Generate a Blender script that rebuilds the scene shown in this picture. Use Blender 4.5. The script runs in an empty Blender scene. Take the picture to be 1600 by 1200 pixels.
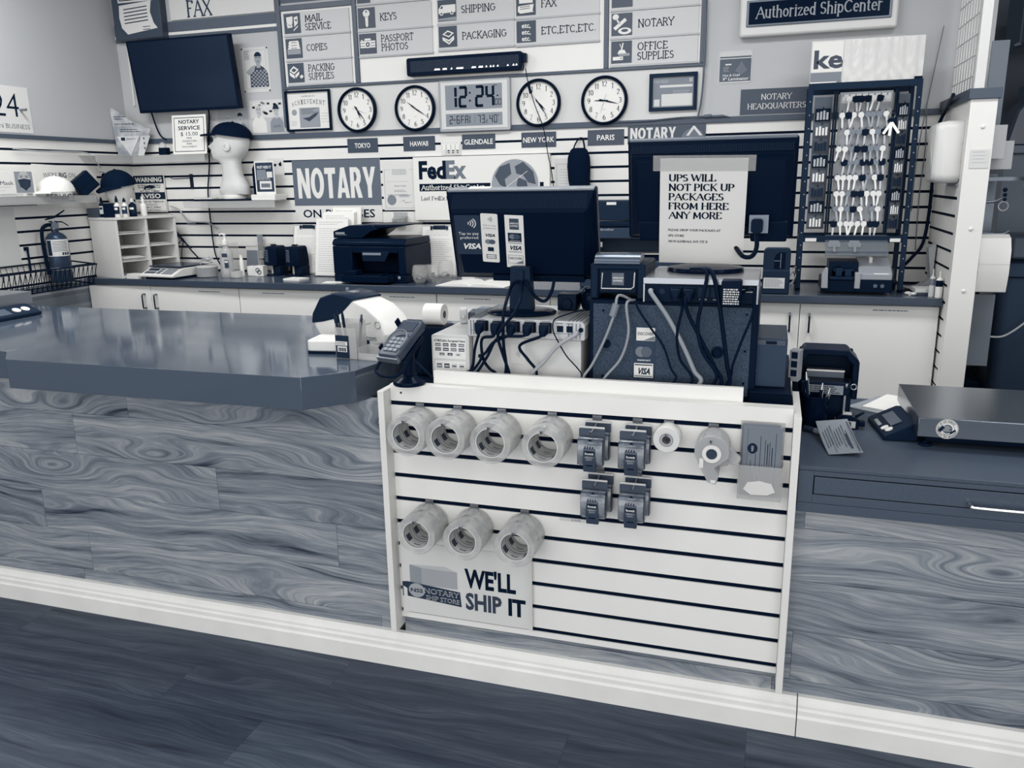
import bpy, bmesh, math, random
from mathutils import Vector, Matrix
random.seed(7)
SC = bpy.context.scene
COL = SC.collection
R = math.radians

# ------------------------------------------------------------------ camera, exposure, sky, lights
CAM = Vector((1.05595, -2.12948, 1.52188)); FPX = 1268.1
YAW, PITCH, ROLL = -0.309129, 0.24402, -0.017229
_f = Vector((math.sin(YAW)*math.cos(PITCH), math.cos(YAW)*math.cos(PITCH), -math.sin(PITCH)))
_r0 = Vector((math.cos(YAW), -math.sin(YAW), 0)); _u0 = _r0.cross(_f)
_r = math.cos(ROLL)*_r0 + math.sin(ROLL)*_u0
_u = -math.sin(ROLL)*_r0 + math.cos(ROLL)*_u0
cd = bpy.data.cameras.new('camera'); cam = bpy.data.objects.new('camera', cd); COL.objects.link(cam)
cd.sensor_width = 36; cd.lens = FPX/1600*36; cd.clip_start = .05
cam.matrix_world = Matrix(((_r.x, _u.x, -_f.x, CAM.x), (_r.y, _u.y, -_f.y, CAM.y), (_r.z, _u.z, -_f.z, CAM.z), (0, 0, 0, 1)))
SC.camera = cam
SC.view_settings.view_transform = 'Standard'; SC.view_settings.look = 'None'
SC.view_settings.gamma = 1; SC.view_settings.use_curve_mapping = False
SC.view_settings.exposure = 0.4
W = bpy.data.worlds.new('daylight'); SC.world = W; W.use_nodes = True
W.node_tree.nodes['Background'].inputs[0].default_value = (.95, .97, 1, 1)
W.node_tree.nodes['Background'].inputs[1].default_value = 0.4

def area(name, loc, rot, sx, sy, power, color=(1, 1, 1), spread=180):
    l = bpy.data.lights.new(name, 'AREA'); l.shape = 'RECTANGLE'; l.size = sx; l.size_y = sy
    l.energy = power; l.color = color; l.spread = R(spread)
    o = bpy.data.objects.new(name, l); COL.objects.link(o); o.location = loc; o.rotation_euler = rot
    return o
for lx in (-2.2, 0.1, 2.2):
    for ly in (-2.9, -1.0, 0.85):
        area('ceiling_tube_light', (lx, ly, 2.96), (0, 0, 0), 1.2, .5, (27 if lx < 2 else 17) if ly > 0 else 8)
area('storefront_window_daylight', (0.4, -5.2, 1.5), (R(90), 0, 0), 8.5, 2.6, 125, (1, 1, 1))

def pt(u, v, **k):
    """point where the sight line through a photo pixel meets a real plane x=, y= or z="""
    d = _f*FPX + _r*(u-800) - _u*(v-600)
    (a, val), = k.items(); i = 'xyz'.index(a)
    return CAM + d*((val-CAM[i])/d[i])

# ------------------------------------------------------------------ materials
STOPS = [(0, (3, 14, 34)), (30, (10, 26, 46)), (60, (42, 54, 72)), (110, (97, 107, 119)), (170, (165, 168, 172)), (225, (226, 225, 221)), (255, (247, 246, 242))]
def tone(g):
    for (a, ca), (b, cb) in zip(STOPS, STOPS[1:]):
        if g <= b:
            t = (g-a)/(b-a); c = [ca[i]+(cb[i]-ca[i])*t for i in range(3)]; break
    else: c = STOPS[-1][1]
    lin = lambda x: x/12.92 if x <= .04045 else ((x+.055)/1.055)**2.4
    return tuple(lin(x/255) for x in c) + (1,)
_M = {}
def mat(g, rough=.5, metal=0., spec=.5, coat=0., bump=0., bscale=200., trans=0., ior=1.45, alpha=1., emit=0., mottle=0., mscale=6., stretch=(1, 1, 1), key=None):
    k = (g, rough, metal, spec, coat, bump, bscale, trans, alpha, emit, mottle, mscale, stretch)
    if k in _M: return _M[k]
    m = bpy.data.materials.new('tone_%d' % g); m.use_nodes = True
    nt = m.node_tree; b = nt.nodes['Principled BSDF']; L = nt.links
    b.inputs['Base Color'].default_value = tone(g); b.inputs['Roughness'].default_value = rough
    b.inputs['Metallic'].default_value = metal; b.inputs['Specular IOR Level'].default_value = spec if spec != .5 or g > 50 else .1
    b.inputs['Coat Weight'].default_value = coat; b.inputs['Transmission Weight'].default_value = trans
    b.inputs['IOR'].default_value = ior; b.inputs['Alpha'].default_value = alpha
    if g < 60: b.inputs['Specular Tint'].default_value = (.5, .72, 1, 1)
    if emit:
        b.inputs['Emission Color'].default_value = tone(g); b.inputs['Emission Strength'].default_value = emit
    if bump or mottle:
        tc = nt.nodes.new('ShaderNodeTexCoord'); mp = nt.nodes.new('ShaderNodeMapping'); L.new(tc.outputs['Object'], mp.inputs[0])
        mp.inputs['Scale'].default_value = stretch
    if mottle:
        n = nt.nodes.new('ShaderNodeTexNoise'); n.inputs['Scale'].default_value = mscale; n.inputs['Detail'].default_value = 5
        r = nt.nodes.new('ShaderNodeValToRGB'); r.color_ramp.elements[0].color = tone(max(0, g-mottle)); r.color_ramp.elements[1].color = tone(min(255, g+mottle))
        r.color_ramp.elements[0].position = .3; r.color_ramp.elements[1].position = .7
        L.new(mp.outputs[0], n.inputs['Vector']); L.new(n.outputs['Fac'], r.inputs[0]); L.new(r.outputs[0], b.inputs['Base Color'])
    if bump:
        n = nt.nodes.new('ShaderNodeTexNoise'); n.inputs['Scale'].default_value = bscale; n.inputs['Detail'].default_value = 3
        bp = nt.nodes.new('ShaderNodeBump'); bp.inputs['Strength'].default_value = bump; bp.inputs['Distance'].default_value = .002
        L.new(mp.outputs[0], n.inputs['Vector']); L.new(n.outputs['Fac'], bp.inputs['Height']); L.new(bp.outputs[0], b.inputs['Normal'])
    _M[k] = m
    return m

def wood(name, lo, mid, hi, row=.15, freq=9., rough=.45, plank=1.22, vert='Z', grain=.35, swirl=1.9, knot=.95):
    """plank laminate: contour-line grain with knots, rows along x, butt joints"""
    m = bpy.data.materials.new(name); m.use_nodes = True
    nt = m.node_tree; N = nt.nodes; L = nt.links; b = N['Principled BSDF']
    def math_(op, a, c=None, v=None):
        n = N.new('ShaderNodeMath'); n.operation = op
        for i, x in enumerate((a, c)):
            if x is None: continue
            if isinstance(x, (int, float)): n.inputs[i].default_value = x
            else: L.new(x, n.inputs[i])
        return n.outputs[0]
    tc = N.new('ShaderNodeTexCoord'); sp = N.new('ShaderNodeSeparateXYZ'); L.new(tc.outputs['Object'], sp.inputs[0])
    X = sp.outputs['X']; V = sp.outputs[vert]
    rowi = math_('FLOOR', math_('DIVIDE', V, row))
    wn = N.new('ShaderNodeTexWhiteNoise'); wn.noise_dimensions = '1D'; L.new(rowi, wn.inputs['W'])
    xo = math_('ADD', X, math_('MULTIPLY', wn.outputs['Value'], plank*7))
    pli = math_('FLOOR', math_('DIVIDE', xo, plank))
    wn2 = N.new('ShaderNodeTexWhiteNoise'); wn2.noise_dimensions = '2D'
    cb0 = N.new('ShaderNodeCombineXYZ'); L.new(rowi, cb0.inputs[0]); L.new(pli, cb0.inputs[1]); L.new(cb0.outputs[0], wn2.inputs['Vector'])
    off = math_('MULTIPLY', wn2.outputs['Value'], 40.)
    def vec(a, c, d=None):
        n = N.new('ShaderNodeCombineXYZ')
        for i, q in enumerate((a, c, d)):
            if q is not None: L.new(q, n.inputs[i])
        return n.outputs[0]
    def noise(v, scale, detail, rgh=.5, dist=0.):
        n = N.new('ShaderNodeTexNoise'); n.inputs['Scale'].default_value = scale; n.inputs['Detail'].default_value = detail
        n.inputs['Roughness'].default_value = rgh; n.inputs['Distortion'].default_value = dist; L.new(v, n.inputs['Vector']); return n.outputs['Fac']
    xs = math_('ADD', X, off)
    vo = N.new('ShaderNodeTexVoronoi'); vo.feature = 'F1'; vo.inputs['Scale'].default_value = 1.
    L.new(vec(math_('MULTIPLY', xs, 1.5), math_('ADD', math_('MULTIPLY', V, 5.2), off)), vo.inputs['Vector'])
    d2 = math_('MULTIPLY', vo.outputs['Distance'], vo.outputs['Distance'])
    bump = math_('POWER', 2.718, math_('MULTIPLY', d2, -16.))
    F = math_('ADD', math_('ADD', math_('MULTIPLY', V, 9.), math_('MULTIPLY', noise(vec(math_('MULTIPLY', xs, .9), math_('MULTIPLY', V, 3.5), off), 1.6, 2.), swirl)), math_('MULTIPLY', bump, knot))
    n2 = noise(vec(math_('MULTIPLY', xs, .9), math_('MULTIPLY', F, 1.5), off), 1.7, 4., .58)
    nf = noise(vec(math_('MULTIPLY', xs, 5.), math_('MULTIPLY', F, 15.), off), 1.7, 4., .65)
    ring = math_('POWER', math_('ADD', math_('MULTIPLY', math_('SINE', math_('MULTIPLY', F, freq)), .5), .5), 3.)
    dk = math_('MULTIPLY', math_('MAXIMUM', math_('SUBTRACT', .41, n2), 0.), 2.4)
    core = math_('MULTIPLY', math_('POWER', 2.718, math_('MULTIPLY', d2, -420.)), .5)
    val = math_('ADD', .56, math_('MULTIPLY', math_('SUBTRACT', n2, .5), 1.1))
    val = math_('ADD', val, math_('MULTIPLY', math_('SUBTRACT', nf, .5), .75))
    val = math_('SUBTRACT', val, math_('MULTIPLY', ring, math_('ADD', grain*.35, math_('MULTIPLY', bump, grain))))
    val = math_('SUBTRACT', math_('SUBTRACT', val, dk), core)
    val = math_('ADD', val, math_('MULTIPLY', math_('SUBTRACT', wn2.outputs['Value'], .5), .14))
    # seams
    fr = math_('FRACT', math_('DIVIDE', V, row)); fx = math_('FRACT', math_('DIVIDE', xo, plank))
    seam = math_('MAXIMUM', math_('LESS_THAN', fr, .0018/row), math_('LESS_THAN', fx, .0016/plank))
    val = math_('SUBTRACT', val, math_('MULTIPLY', seam, .35))
    rp = N.new('ShaderNodeValToRGB'); e = rp.color_ramp.elements
    e[0].position = .05; e[0].color = tone(lo); e[1].position = .95; e[1].color = tone(hi)
    q = e.new(.5); q.color = tone(mid)
    L.new(val, rp.inputs[0]); L.new(rp.outputs[0], b.inputs['Base Color'])
    b.inputs['Roughness'].default_value = rough
    bp = N.new('ShaderNodeBump'); bp.inputs['Strength'].default_value = .12; bp.inputs['Distance'].default_value = .001
    L.new(val, bp.inputs['Height']); L.new(bp.outputs[0], b.inputs['Normal'])
    return m

# ------------------------------------------------------------------ mesh builder
class MB:
    def __init__(s): s.v = []; s.f = []; s.mi = []; s.M = Matrix(); s.m = 0
    def add(s, vs, fs, m=None):
        o = len(s.v); s.v += [s.M @ Vector(p) for p in vs]
        m = s.m if m is None else m
        for f in fs: s.f.append([o+i for i in f]); s.mi.append(m)
        return s
    def box(s, x0, y0, z0, x1, y1, z1, m=None):
        vs = [(x0, y0, z0), (x1, y0, z0), (x1, y1, z0), (x0, y1, z0), (x0, y0, z1), (x1, y0, z1), (x1, y1, z1), (x0, y1, z1)]
        return s.add(vs, [(0, 3, 2, 1), (4, 5, 6, 7), (0, 1, 5, 4), (1, 2, 6, 5), (2, 3, 7, 6), (3, 0, 4, 7)], m)
    def poly(s, pts, m=None): return s.add(pts, [tuple(range(len(pts)))], m)
    def loft(s, rings, m=None, close=True, cap=True):
        n = len(rings[0]); vs = [p for r in rings for p in r]; fs = []
        for i in range(len(rings)-1):
            for j in range(n if close else n-1):
                a = i*n+j; b_ = i*n+(j+1) % n; fs.append((a, b_, b_+n, a+n))
        if cap and close: fs += [tuple(range(n-1, -1, -1)), tuple(range((len(rings)-1)*n, len(rings)*n))]
        return s.add(vs, fs, m)
    def prism(s, p2, a, b, axis='y', m=None):
        """extrude a 2-D outline; axis y: (x,z) outline, axis z: (x,y), axis x: (y,z)"""
        g = {'y': lambda p, t: (p[0], t, p[1]), 'z': lambda p, t: (p[0], p[1], t), 'x': lambda p, t: (t, p[0], p[1])}[axis]
        return s.loft([[g(p, a) for p in p2], [g(p, b) for p in p2]], m)
    def lathe(s, prof, seg=24, m=None, c=(0, 0, 0), sx=1, sy=1, cap=True):
        rings = [[(c[0]+r*sx*math.cos(2*math.pi*k/seg), c[1]+r*sy*math.sin(2*math.pi*k/seg), c[2]+z) for k in range(seg)] for r, z in prof]
        return s.loft(rings, m, cap=cap)
    def cyl(s, p0, p1, r0, r1=None, seg=12, m=None, cap=True):
        return s.tube([p0, p1], r0, seg, m, r1=r1, cap=cap, smooth=0)
    def tube(s, pts, r, seg=8, m=None, r1=None, cap=True, smooth=4):
        pts = [Vector(p) for p in pts]
        if smooth and len(pts) > 2: pts = spline(pts, smooth)
        rings = []; n = len(pts); up = None
        for i, p in enumerate(pts):
            t = (pts[min(i+1, n-1)]-pts[max(i-1, 0)])
            t = t.normalized() if t.length > 1e-9 else Vector((0, 0, 1))
            if up is None: up = t.orthogonal().normalized()
            else:
                up = up - t*up.dot(t); up = up.normalized() if up.length > 1e-6 else t.orthogonal().normalized()
            w = t.cross(up); rr = r if r1 is None else r+(r1-r)*i/(n-1)
            rings.append([p + (up*math.cos(2*math.pi*k/seg)+w*math.sin(2*math.pi*k/seg))*rr for k in range(seg)])
        return s.loft(rings, m, cap=cap)
    def ball(s, c, rx, ry=None, rz=None, seg=16, m=None, lo=-90, hi=90, rings=9):
        ry = ry or rx; rz = rz or rx
        rr = []
        for i in range(rings):
            a = R(lo+(hi-lo)*i/(rings-1))
            rr.append([(c[0]+rx*max(math.cos(a), 1e-4)*math.cos(2*math.pi*k/seg), c[1]+ry*max(math.cos(a), 1e-4)*math.sin(2*math.pi*k/seg), c[2]+rz*math.sin(a)) for k in range(seg)])
        return s.loft(rr, m)
    def torus(s, c, Rr, r, axis='y', seg=32, rs=8, m=None, a0=0, a1=360):
        pts = []
        for k in range(seg+1):
            a = R(a0+(a1-a0)*k/seg)
            x, z = Rr*math.cos(a), Rr*math.sin(a)
            pts.append({'y': (c[0]+x, c[1], c[2]+z), 'z': (c[0]+x, c[1]+z, c[2]), 'x': (c[0], c[1]+x, c[2]+z)}[axis])
        return s.tube(pts, r, rs, m, smooth=0)
    def disc(s, c, r, y=None, seg=28, m=None, rz=None):
        """flat disc facing -y"""
        rz = rz or r
        return s.poly([(c[0]+r*math.cos(2*math.pi*k/seg), c[1], c[2]+rz*math.sin(2*math.pi*k/seg)) for k in range(seg)], m)
    def rect(s, x0, z0, x1, z1, y, m=None): return s.poly([(x0, y, z0), (x1, y, z0), (x1, y, z1), (x0, y, z1)], m)

def spline(p, k):
    out = []; n = len(p)
    for i in range(n-1):
        a, b, c, d = p[max(i-1, 0)], p[i], p[i+1], p[min(i+2, n-1)]
        for j in range(k):
            t = j/k
            out.append(.5*((2*b)+(c-a)*t+(2*a-5*b+4*c-d)*t*t+(3*b-a-3*c+d)*t**3))
    out.append(p[-1]); return out

def rrect(x0, z0, x1, z1, r, n=4):
    out = []
    for cx, cz, a in ((x1-r, z1-r, 0), (x0+r, z1-r, 90), (x0+r, z0+r, 180), (x1-r, z0+r, 270)):
        for k in range(n+1): out.append((cx+r*math.cos(R(a+90*k/n)), cz+r*math.sin(R(a+90*k/n))))
    return out

def obj(name, mb, mats, parent=None, bev=0., sm=None, bseg=2):
    me = bpy.data.meshes.new(name); me.from_pydata([tuple(p) for p in mb.v], [], mb.f); me.update()
    if not isinstance(mats, (list, tuple)): mats = [mats]
    for x in mats: me.materials.append(x)
    me.polygons.foreach_set('material_index', mb.mi)
    bm = bmesh.new(); bm.from_mesh(me)
    bmesh.ops.recalc_face_normals(bm, faces=[f for f in bm.faces]) if mb.M is not None and len(mb.f) > 1 and not getattr(mb, 'flat', False) else None
    bm.to_mesh(me); bm.free()
    if sm:
        me.polygons.foreach_set('use_smooth', [True]*len(me.polygons)); me.set_sharp_from_angle(angle=R(sm))
    o = bpy.data.objects.new(name, me); COL.objects.link(o)
    if parent: o.parent = parent
    if bev:
        md = o.modifiers.new('bevel', 'BEVEL'); md.width = bev; md.segments = bseg; md.limit_method = 'ANGLE'; md.angle_limit = R(40)
        me.polygons.foreach_set('use_smooth', [True]*len(me.polygons)); me.set_sharp_from_angle(angle=R(28))
    return o
def tag(o, label, cat, group=None, kind=None):
    if label: o['label'] = label
    if cat: o['category'] = cat
    if group: o['group'] = group
    if kind: o['kind'] = kind
    return o
def thing(name, label, cat, loc=(0, 0, 0), rz=0, group=None):
    o = bpy.data.objects.new(name, None); COL.objects.link(o); o.location = loc; o.rotation_euler = (0, 0, R(rz)); o.empty_display_size = .05
    return tag(o, label, cat, group)
def solo(name, mb, mats, label, cat, loc=(0, 0, 0), rz=0, group=None, **k):
    o = obj(name, mb, mats, **k); o.location = loc; o.rotation_euler = (0, 0, R(rz)); return tag(o, label, cat, group)
def struct(name, mb, mats, **k):
    o = obj(name, mb, mats, **k); o['kind'] = 'structure'; return o
def dup(root, loc, label, group=None, rz=None):
    r = root.copy(); COL.objects.link(r); r.location = loc; r['label'] = label
    if rz is not None: r.rotation_euler = (0, 0, R(rz))
    if group: r['group'] = group
    for ch in list(root.children):
        c = ch.copy(); COL.objects.link(c); c.parent = r
        for g in ch.children:
            d = g.copy(); COL.objects.link(d); d.parent = c
    return r

# ------------------------------------------------------------------ lettering
_TX = {}
def _sans(s, bold):
    k = (s, bold)
    if k not in _TX:
        cu = bpy.data.curves.new('t', 'FONT'); cu.body = s; cu.size = 1; cu.offset = bold; cu.resolution_u = 2
        o = bpy.data.objects.new('t', cu); COL.objects.link(o)
        dg = bpy.context.evaluated_depsgraph_get(); me = bpy.data.meshes.new_from_object(o.evaluated_get(dg))
        _TX[k] = ([tuple(v.co) for v in me.vertices], [tuple(p.vertices) for p in me.polygons])
        bpy.data.objects.remove(o); bpy.data.curves.remove(cu); bpy.data.meshes.remove(me)
    return _TX[k]
# serif stroke alphabet: width, strokes; '@cx,cy,rx,ry,a0,a1' is an arc
GL = {
'A': (.78, '0,0 .39,1 .78,0|.15,.36 .63,.36'), 'B': (.68, '.1,0 .1,1|.1,1 .36,1 @.36,.76,.22,.24,90,-90 .1,.52|.1,.52 .38,.52 @.38,.26,.26,.26,90,-90 .1,0'),
'C': (.76, '@.42,.5,.36,.5,42,318'), 'D': (.8, '.1,0 .1,1|.1,1 .34,1 @.34,.5,.38,.5,90,-90 .1,0'), 'E': (.64, '.1,0 .1,1|.1,1 .56,1 .56,.84|.1,.53 .42,.53|.1,0 .6,0 .6,.18'),
'F': (.6, '.1,0 .1,1|.1,1 .56,1 .56,.84|.1,.52 .42,.52'), 'G': (.82, '@.43,.5,.36,.5,42,360|.52,.48 .82,.48'), 'H': (.8, '.1,0 .1,1|.7,0 .7,1|.1,.52 .7,.52'), 'I': (.24, '.12,0 .12,1'),
'J': (.5, '.38,1 .38,.25 @.2,.22,.18,.22,0,-170'), 'K': (.74, '.1,0 .1,1|.66,1 .1,.42|.27,.56 .68,0'), 'L': (.6, '.1,0 .1,1|.1,0 .56,0 .56,.2'), 'M': (.95, '.1,0 .14,1 .475,.14 .81,1 .85,0'),
'N': (.82, '.1,0 .1,1|.1,1 .72,0|.72,0 .72,1'), 'O': (.86, '@.43,.5,.37,.5,0,360'), 'P': (.64, '.1,0 .1,1|.1,1 .36,1 @.36,.74,.24,.26,90,-90 .1,.48'), 'Q': (.86, '@.43,.5,.37,.5,0,360|.5,.2 .8,-.1'),
'R': (.72, '.1,0 .1,1|.1,1 .36,1 @.36,.75,.23,.25,90,-90 .1,.5|.36,.5 .66,0'), 'S': (.58, '@.29,.75,.21,.25,30,270 @.29,.25,.23,.25,90,-150'), 'T': (.7, '.35,0 .35,1|.02,.84 .02,1 .68,1 .68,.84'),
'U': (.8, '.1,1 .1,.34 @.4,.34,.3,.34,180,360 .7,1'), 'V': (.76, '0,1 .38,0 .76,1'), 'W': (1.1, '0,1 .3,0 .55,.95 .8,0 1.1,1'), 'X': (.76, '.04,1 .72,0|.72,1 .04,0'), 'Y': (.74, '0,1 .37,.48 .74,1|.37,.48 .37,0'), 'Z': (.66, '.06,.84 .06,1 .6,1 .06,0 .62,0 .62,.18'),
'a': (.52, '.08,.58 @.24,.5,.17,.18,150,0 .41,0|.41,.34 @.24,.18,.18,.18,60,360'), 'c': (.46, '@.26,.34,.2,.34,50,310'), 'd': (.54, '@.26,.34,.2,.34,0,360|.46,0 .46,1'), 'e': (.5, '.06,.36 .46,.36 @.26,.34,.2,.34,0,310'), 'h': (.56, '.08,0 .08,1|.08,.46 @.27,.46,.19,.22,180,0 .46,0'),
'i': (.22, '.11,0 .11,.68|.11,.88 .11,.97'), 'l': (.22, '.11,0 .11,1'), 'm': (.84, '.08,0 .08,.68|.08,.46 @.25,.48,.17,.2,180,0 .42,0|.42,.46 @.59,.48,.17,.2,180,0 .76,0'), 'n': (.56, '.08,0 .08,.68|.08,.46 @.27,.46,.19,.22,180,0 .46,0'), 'o': (.54, '@.27,.34,.21,.34,0,360'),
'p': (.54, '.08,-.3 .08,.68|@.28,.34,.2,.34,0,360'), 'r': (.4, '.08,0 .08,.68|.08,.42 @.26,.46,.18,.22,180,50'), 's': (.42, '@.21,.5,.15,.18,30,270 @.21,.17,.16,.17,90,-150'), 't': (.34, '.14,.92 .14,.15 @.24,.14,.1,.14,180,320|.0,.68 .3,.68'), 'u': (.56, '.08,.68 .08,.24 @.27,.24,.19,.24,180,360|.46,.68 .46,0'),
'v': (.5, '0,.68 .25,0 .5,.68'), 'x': (.5, '.02,.68 .48,0|.48,.68 .02,0'), 'y': (.5, '0,.68 .25,0|.5,.68 .15,-.3'), 'z': (.46, '.04,.56 .04,.68 .42,.68 .04,0 .44,0 .44,.12'), 'f': (.34, '.14,0 .14,.8 @.28,.8,.14,.2,180,60|0,.68 .3,.68'), 'g': (.54, '@.25,.38,.18,.3,0,360|.44,.68 .44,-.1 @.25,-.1,.19,.2,0,-150'), 'w': (.74, '0,.68 .2,0 .37,.62 .54,0 .74,.68'), 'k': (.54, '.08,0 .08,1|.46,.68 .08,.28|.2,.4 .5,0'), 'b': (.54, '.08,0 .08,1|@.28,.34,.2,.34,0,360'),
'0': (.6, '@.3,.5,.24,.5,0,360'), '1': (.36, '.04,.8 .2,1 .2,0'), '2': (.58, '@.29,.74,.22,.26,165,-30 .06,0 .54,0'), '3': (.56, '@.27,.76,.2,.24,150,-90 @.27,.26,.23,.26,90,-150'), '4': (.6, '.44,0 .44,1 .04,.28 .58,.28'), '5': (.56, '.5,1 .12,1 .1,.56 @.27,.31,.23,.31,130,-150'), '6': (.58, '.46,.95 @.5,.4,.44,.58,115,180 @.3,.28,.24,.28,180,-180'), '7': (.54, '.04,1 .52,1 .2,0'), '8': (.56, '@.28,.76,.19,.24,-90,270 @.28,.26,.23,.26,90,-270'), '9': (.58, '.12,.05 @.08,.6,.44,.58,-65,0 @.28,.72,.24,.28,0,360'),
',': (.22, '.12,.1 .06,-.16'), '.': (.22, '.1,0 .1,.1'), "'": (.2, '.1,1 .1,.76'), ':': (.22, '.1,.1 .1,.2|.1,.6 .1,.7'), '$': (.58, '@.29,.75,.21,.25,30,270 @.29,.25,.23,.25,90,-150|.29,-.1 .29,1.1'), '-': (.4, '.06,.4 .34,.4'), '&': (.8, '.7,0 .2,.75 @.3,.82,.14,.18,180,-20 .08,.3 @.3,.24,.22,.24,170,340 .7,.5'), ' ': (.36, ''),
}
def _serif(s, thick, thin, slab):
    k = (s, thick, thin, slab)
    if k in _TX: return _TX[k]
    V = []; F = []; x = 0; lay = [0]
    def ribbon(pts):
        n = len(pts)
        for i in range(n-1):
            (ax, ay), (bx, by) = pts[i], pts[i+1]; dx, dy = bx-ax, by-ay; l = math.hypot(dx, dy)
            if l < 1e-6: continue
            c = abs(dy)/l; w = thin+(thick-thin)*c**1.3
            if dx*dy > 0 and abs(dx) > .25*abs(dy) and abs(dx) < 3*abs(dy) and l > .3: w = thin*1.15
            nx, ny = -dy/l*w/2, dx/l*w/2; e = min(.012, l*.2); ex, ey = dx/l*e, dy/l*e
            lay[0] += 1; q = lay[0]; o = len(V); V.extend([(ax-ex-nx, ay-ey-ny, q), (bx+ex-nx, by+ey-ny, q), (bx+ex+nx, by+ey+ny, q), (ax-ex+nx, ay-ey+ny, q)]); F.append((o, o+1, o+2, o+3))
    for ch in s:
        w, st = GL.get(ch) or GL[' ']; lay[0] = 0
        if not st: x += w; continue
        for stroke in st.split('|'):
            pts = []; ends = []
            for tk in stroke.split():
                if tk[0] == '@':
                    cx, cy, rx, ry, a0, a1 = map(float, tk[1:].split(',')); n = 14
                    pts += [(x+cx+rx*math.cos(R(a0+(a1-a0)*j/n)), cy+ry*math.sin(R(a0+(a1-a0)*j/n))) for j in range(n+1)]
                else: px, py = map(float, tk.split(',')); pts.append((x+px, py))
            ribbon(pts)
            if slab and ch not in '.,:-$\'&':
                for a, b in ((pts[0], pts[1]), (pts[-1], pts[-2])):
                    if abs(a[1]-b[1]) > .9*abs(a[0]-b[0]) and abs(a[1]-b[1]) > .35 and (a[1] < .01 or a[1] > .67) or (ch in 'AVWY' and a[1] in (0, 1) and a is not pts[1]):
                        yy = a[1]; sg = 1 if yy < .3 else -1
                        lay[0] += 1; q = lay[0]; o = len(V); V.extend([(a[0]-slab, yy, q), (a[0]+slab, yy, q), (a[0]+slab, yy-sg*thin, q), (a[0]-slab, yy-sg*thin, q)]); F.append((o, o+1, o+2, o+3))
        x += w+.1
    _TX[k] = (V, F); return _TX[k]
def txt(mb, s, x, z, h, y, m=None, al='l', w=None, bold=0., serif=None, shear=0., rot=0.):
    """letters of cap height h on the plane y, facing -y; w squeezes the line to that width"""
    V, F = _serif(s, *serif) if serif else _sans(s, bold)
    if not V: return
    cap = 1. if serif else .729
    x0 = min(v[0] for v in V); x1 = max(v[0] for v in V)
    k = h/cap; kx = k if w is None else w/(x1-x0)
    W_ = (x1-x0)*kx; ox = x-{'l': 0, 'c': W_/2, 'r': W_}[al]
    ca, sa = math.cos(rot), math.sin(rot)
    P = []
    for v in V:
        a = ox+(v[0]-x0)*kx+shear*v[1]*k-x; b = v[1]*k
        P.append((x+a*ca-b*sa, y-(v[2]*8e-6 if serif else 0), z+a*sa+b*ca))
    mb.add(P, F, m)
HEAVY = {'N': (.62, [[(0, 0), (.19, 0), (.19, .55), (.42, 0), (.62, 0), (.62, 1), (.43, 1), (.43, .45), (.2, 1), (0, 1)]], []),
'T': (.54, [[(0, 1), (0, .8), (.17, .8), (.17, 0), (.37, 0), (.37, .8), (.54, .8), (.54, 1)]], []), 'A': (.62, [[(0, 0), (.19, 0), (.225, .18), (.395, .18), (.43, 0), (.62, 0), (.41, 1), (.21, 1)]], [[(.25, .33), (.37, .33), (.31, .7)]]),
'R': (.57, [[(0, 0), (.19, 0), (.19, .38), (.23, .38), (.36, 0), (.57, 0), (.42, .43), (.5, .54), (.53, .7), (.48, .9), (.34, 1), (0, 1)]], [[(.19, .54), (.28, .56), (.33, .69), (.28, .83), (.19, .85)]]),
'Y': (.62, [[(0, 1), (.2, 1), (.31, .62), (.42, 1), (.62, 1), (.405, .38), (.405, 0), (.215, 0), (.215, .38)]], []),
'O': (.66, [[(.33+.33*math.cos(R(a)), .5+.51*math.sin(R(a))) for a in range(0, 360, 10)]], [[(.33+.13*math.cos(R(a)), .5+.32*math.sin(R(a))) for a in range(0, 360, 15)]])}
def heavy(mb, s, x, z, h, w, y, m, hole):
    tot = sum(HEAVY[c][0]+.05 for c in s)-.05; k = w/tot; ox = x
    for c in s:
        cw, fill, holes = HEAVY[c]
        for p in fill: mb.poly([(ox+a*k, y, z+c2*h) for a, c2 in p], m)
        for p in holes: mb.poly([(ox+a*k, y-.0005, z+c2*h) for a, c2 in p], hole)
        ox += (cw+.05)*k
SLAB = (.135, .11, .13); TIMES = (.215, .09, .12); LIGHT = (.14, .065, .09)
def scribble(mb, x0, z1, x1, n, dz, y, m=None, t=None, seed=1, indent=.3):
    """rows of print too small to read: word-length bars"""
    rg = random.Random(seed); t = t or dz*.34
    for i in range(n):
        x = x0; z = z1-i*dz; end = x1-(x1-x0)*indent*rg.random()
        while x < end:
            l = (x1-x0)*rg.uniform(.05, .16); e = min(x+l, end)
            mb.rect(x, z-t, e, z, y, m); x = e+(x1-x0)*.02
# ------------------------------------------------------------------ room shell and fixed counters
YB = 2.461; XL = -3.048; XR = 1.81
BOARD = mat(223, .45, mottle=4, mscale=3); DARK = mat(12, .8); DRY = mat(186, .8, bump=.15, bscale=60); BLUE = mat(84, .5)
WHITE = mat(226, .4); LAMI = mat(221, .35)
COUNTER = mat(84, .3, spec=.5, mottle=4, mscale=260); COUNTERTOP = mat(90, .085, spec=.62, mottle=3, mscale=300)
WOODF = wood('oak_laminate', 48, 128, 190, row=.152, freq=34, rough=.55, grain=.2)
WOODFLOOR = wood('dark_plank_floor', 30, 64, 98, row=.19, freq=40, swirl=1.2, knot=.4, rough=.55, vert='Y', plank=1.25, grain=.12)

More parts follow.
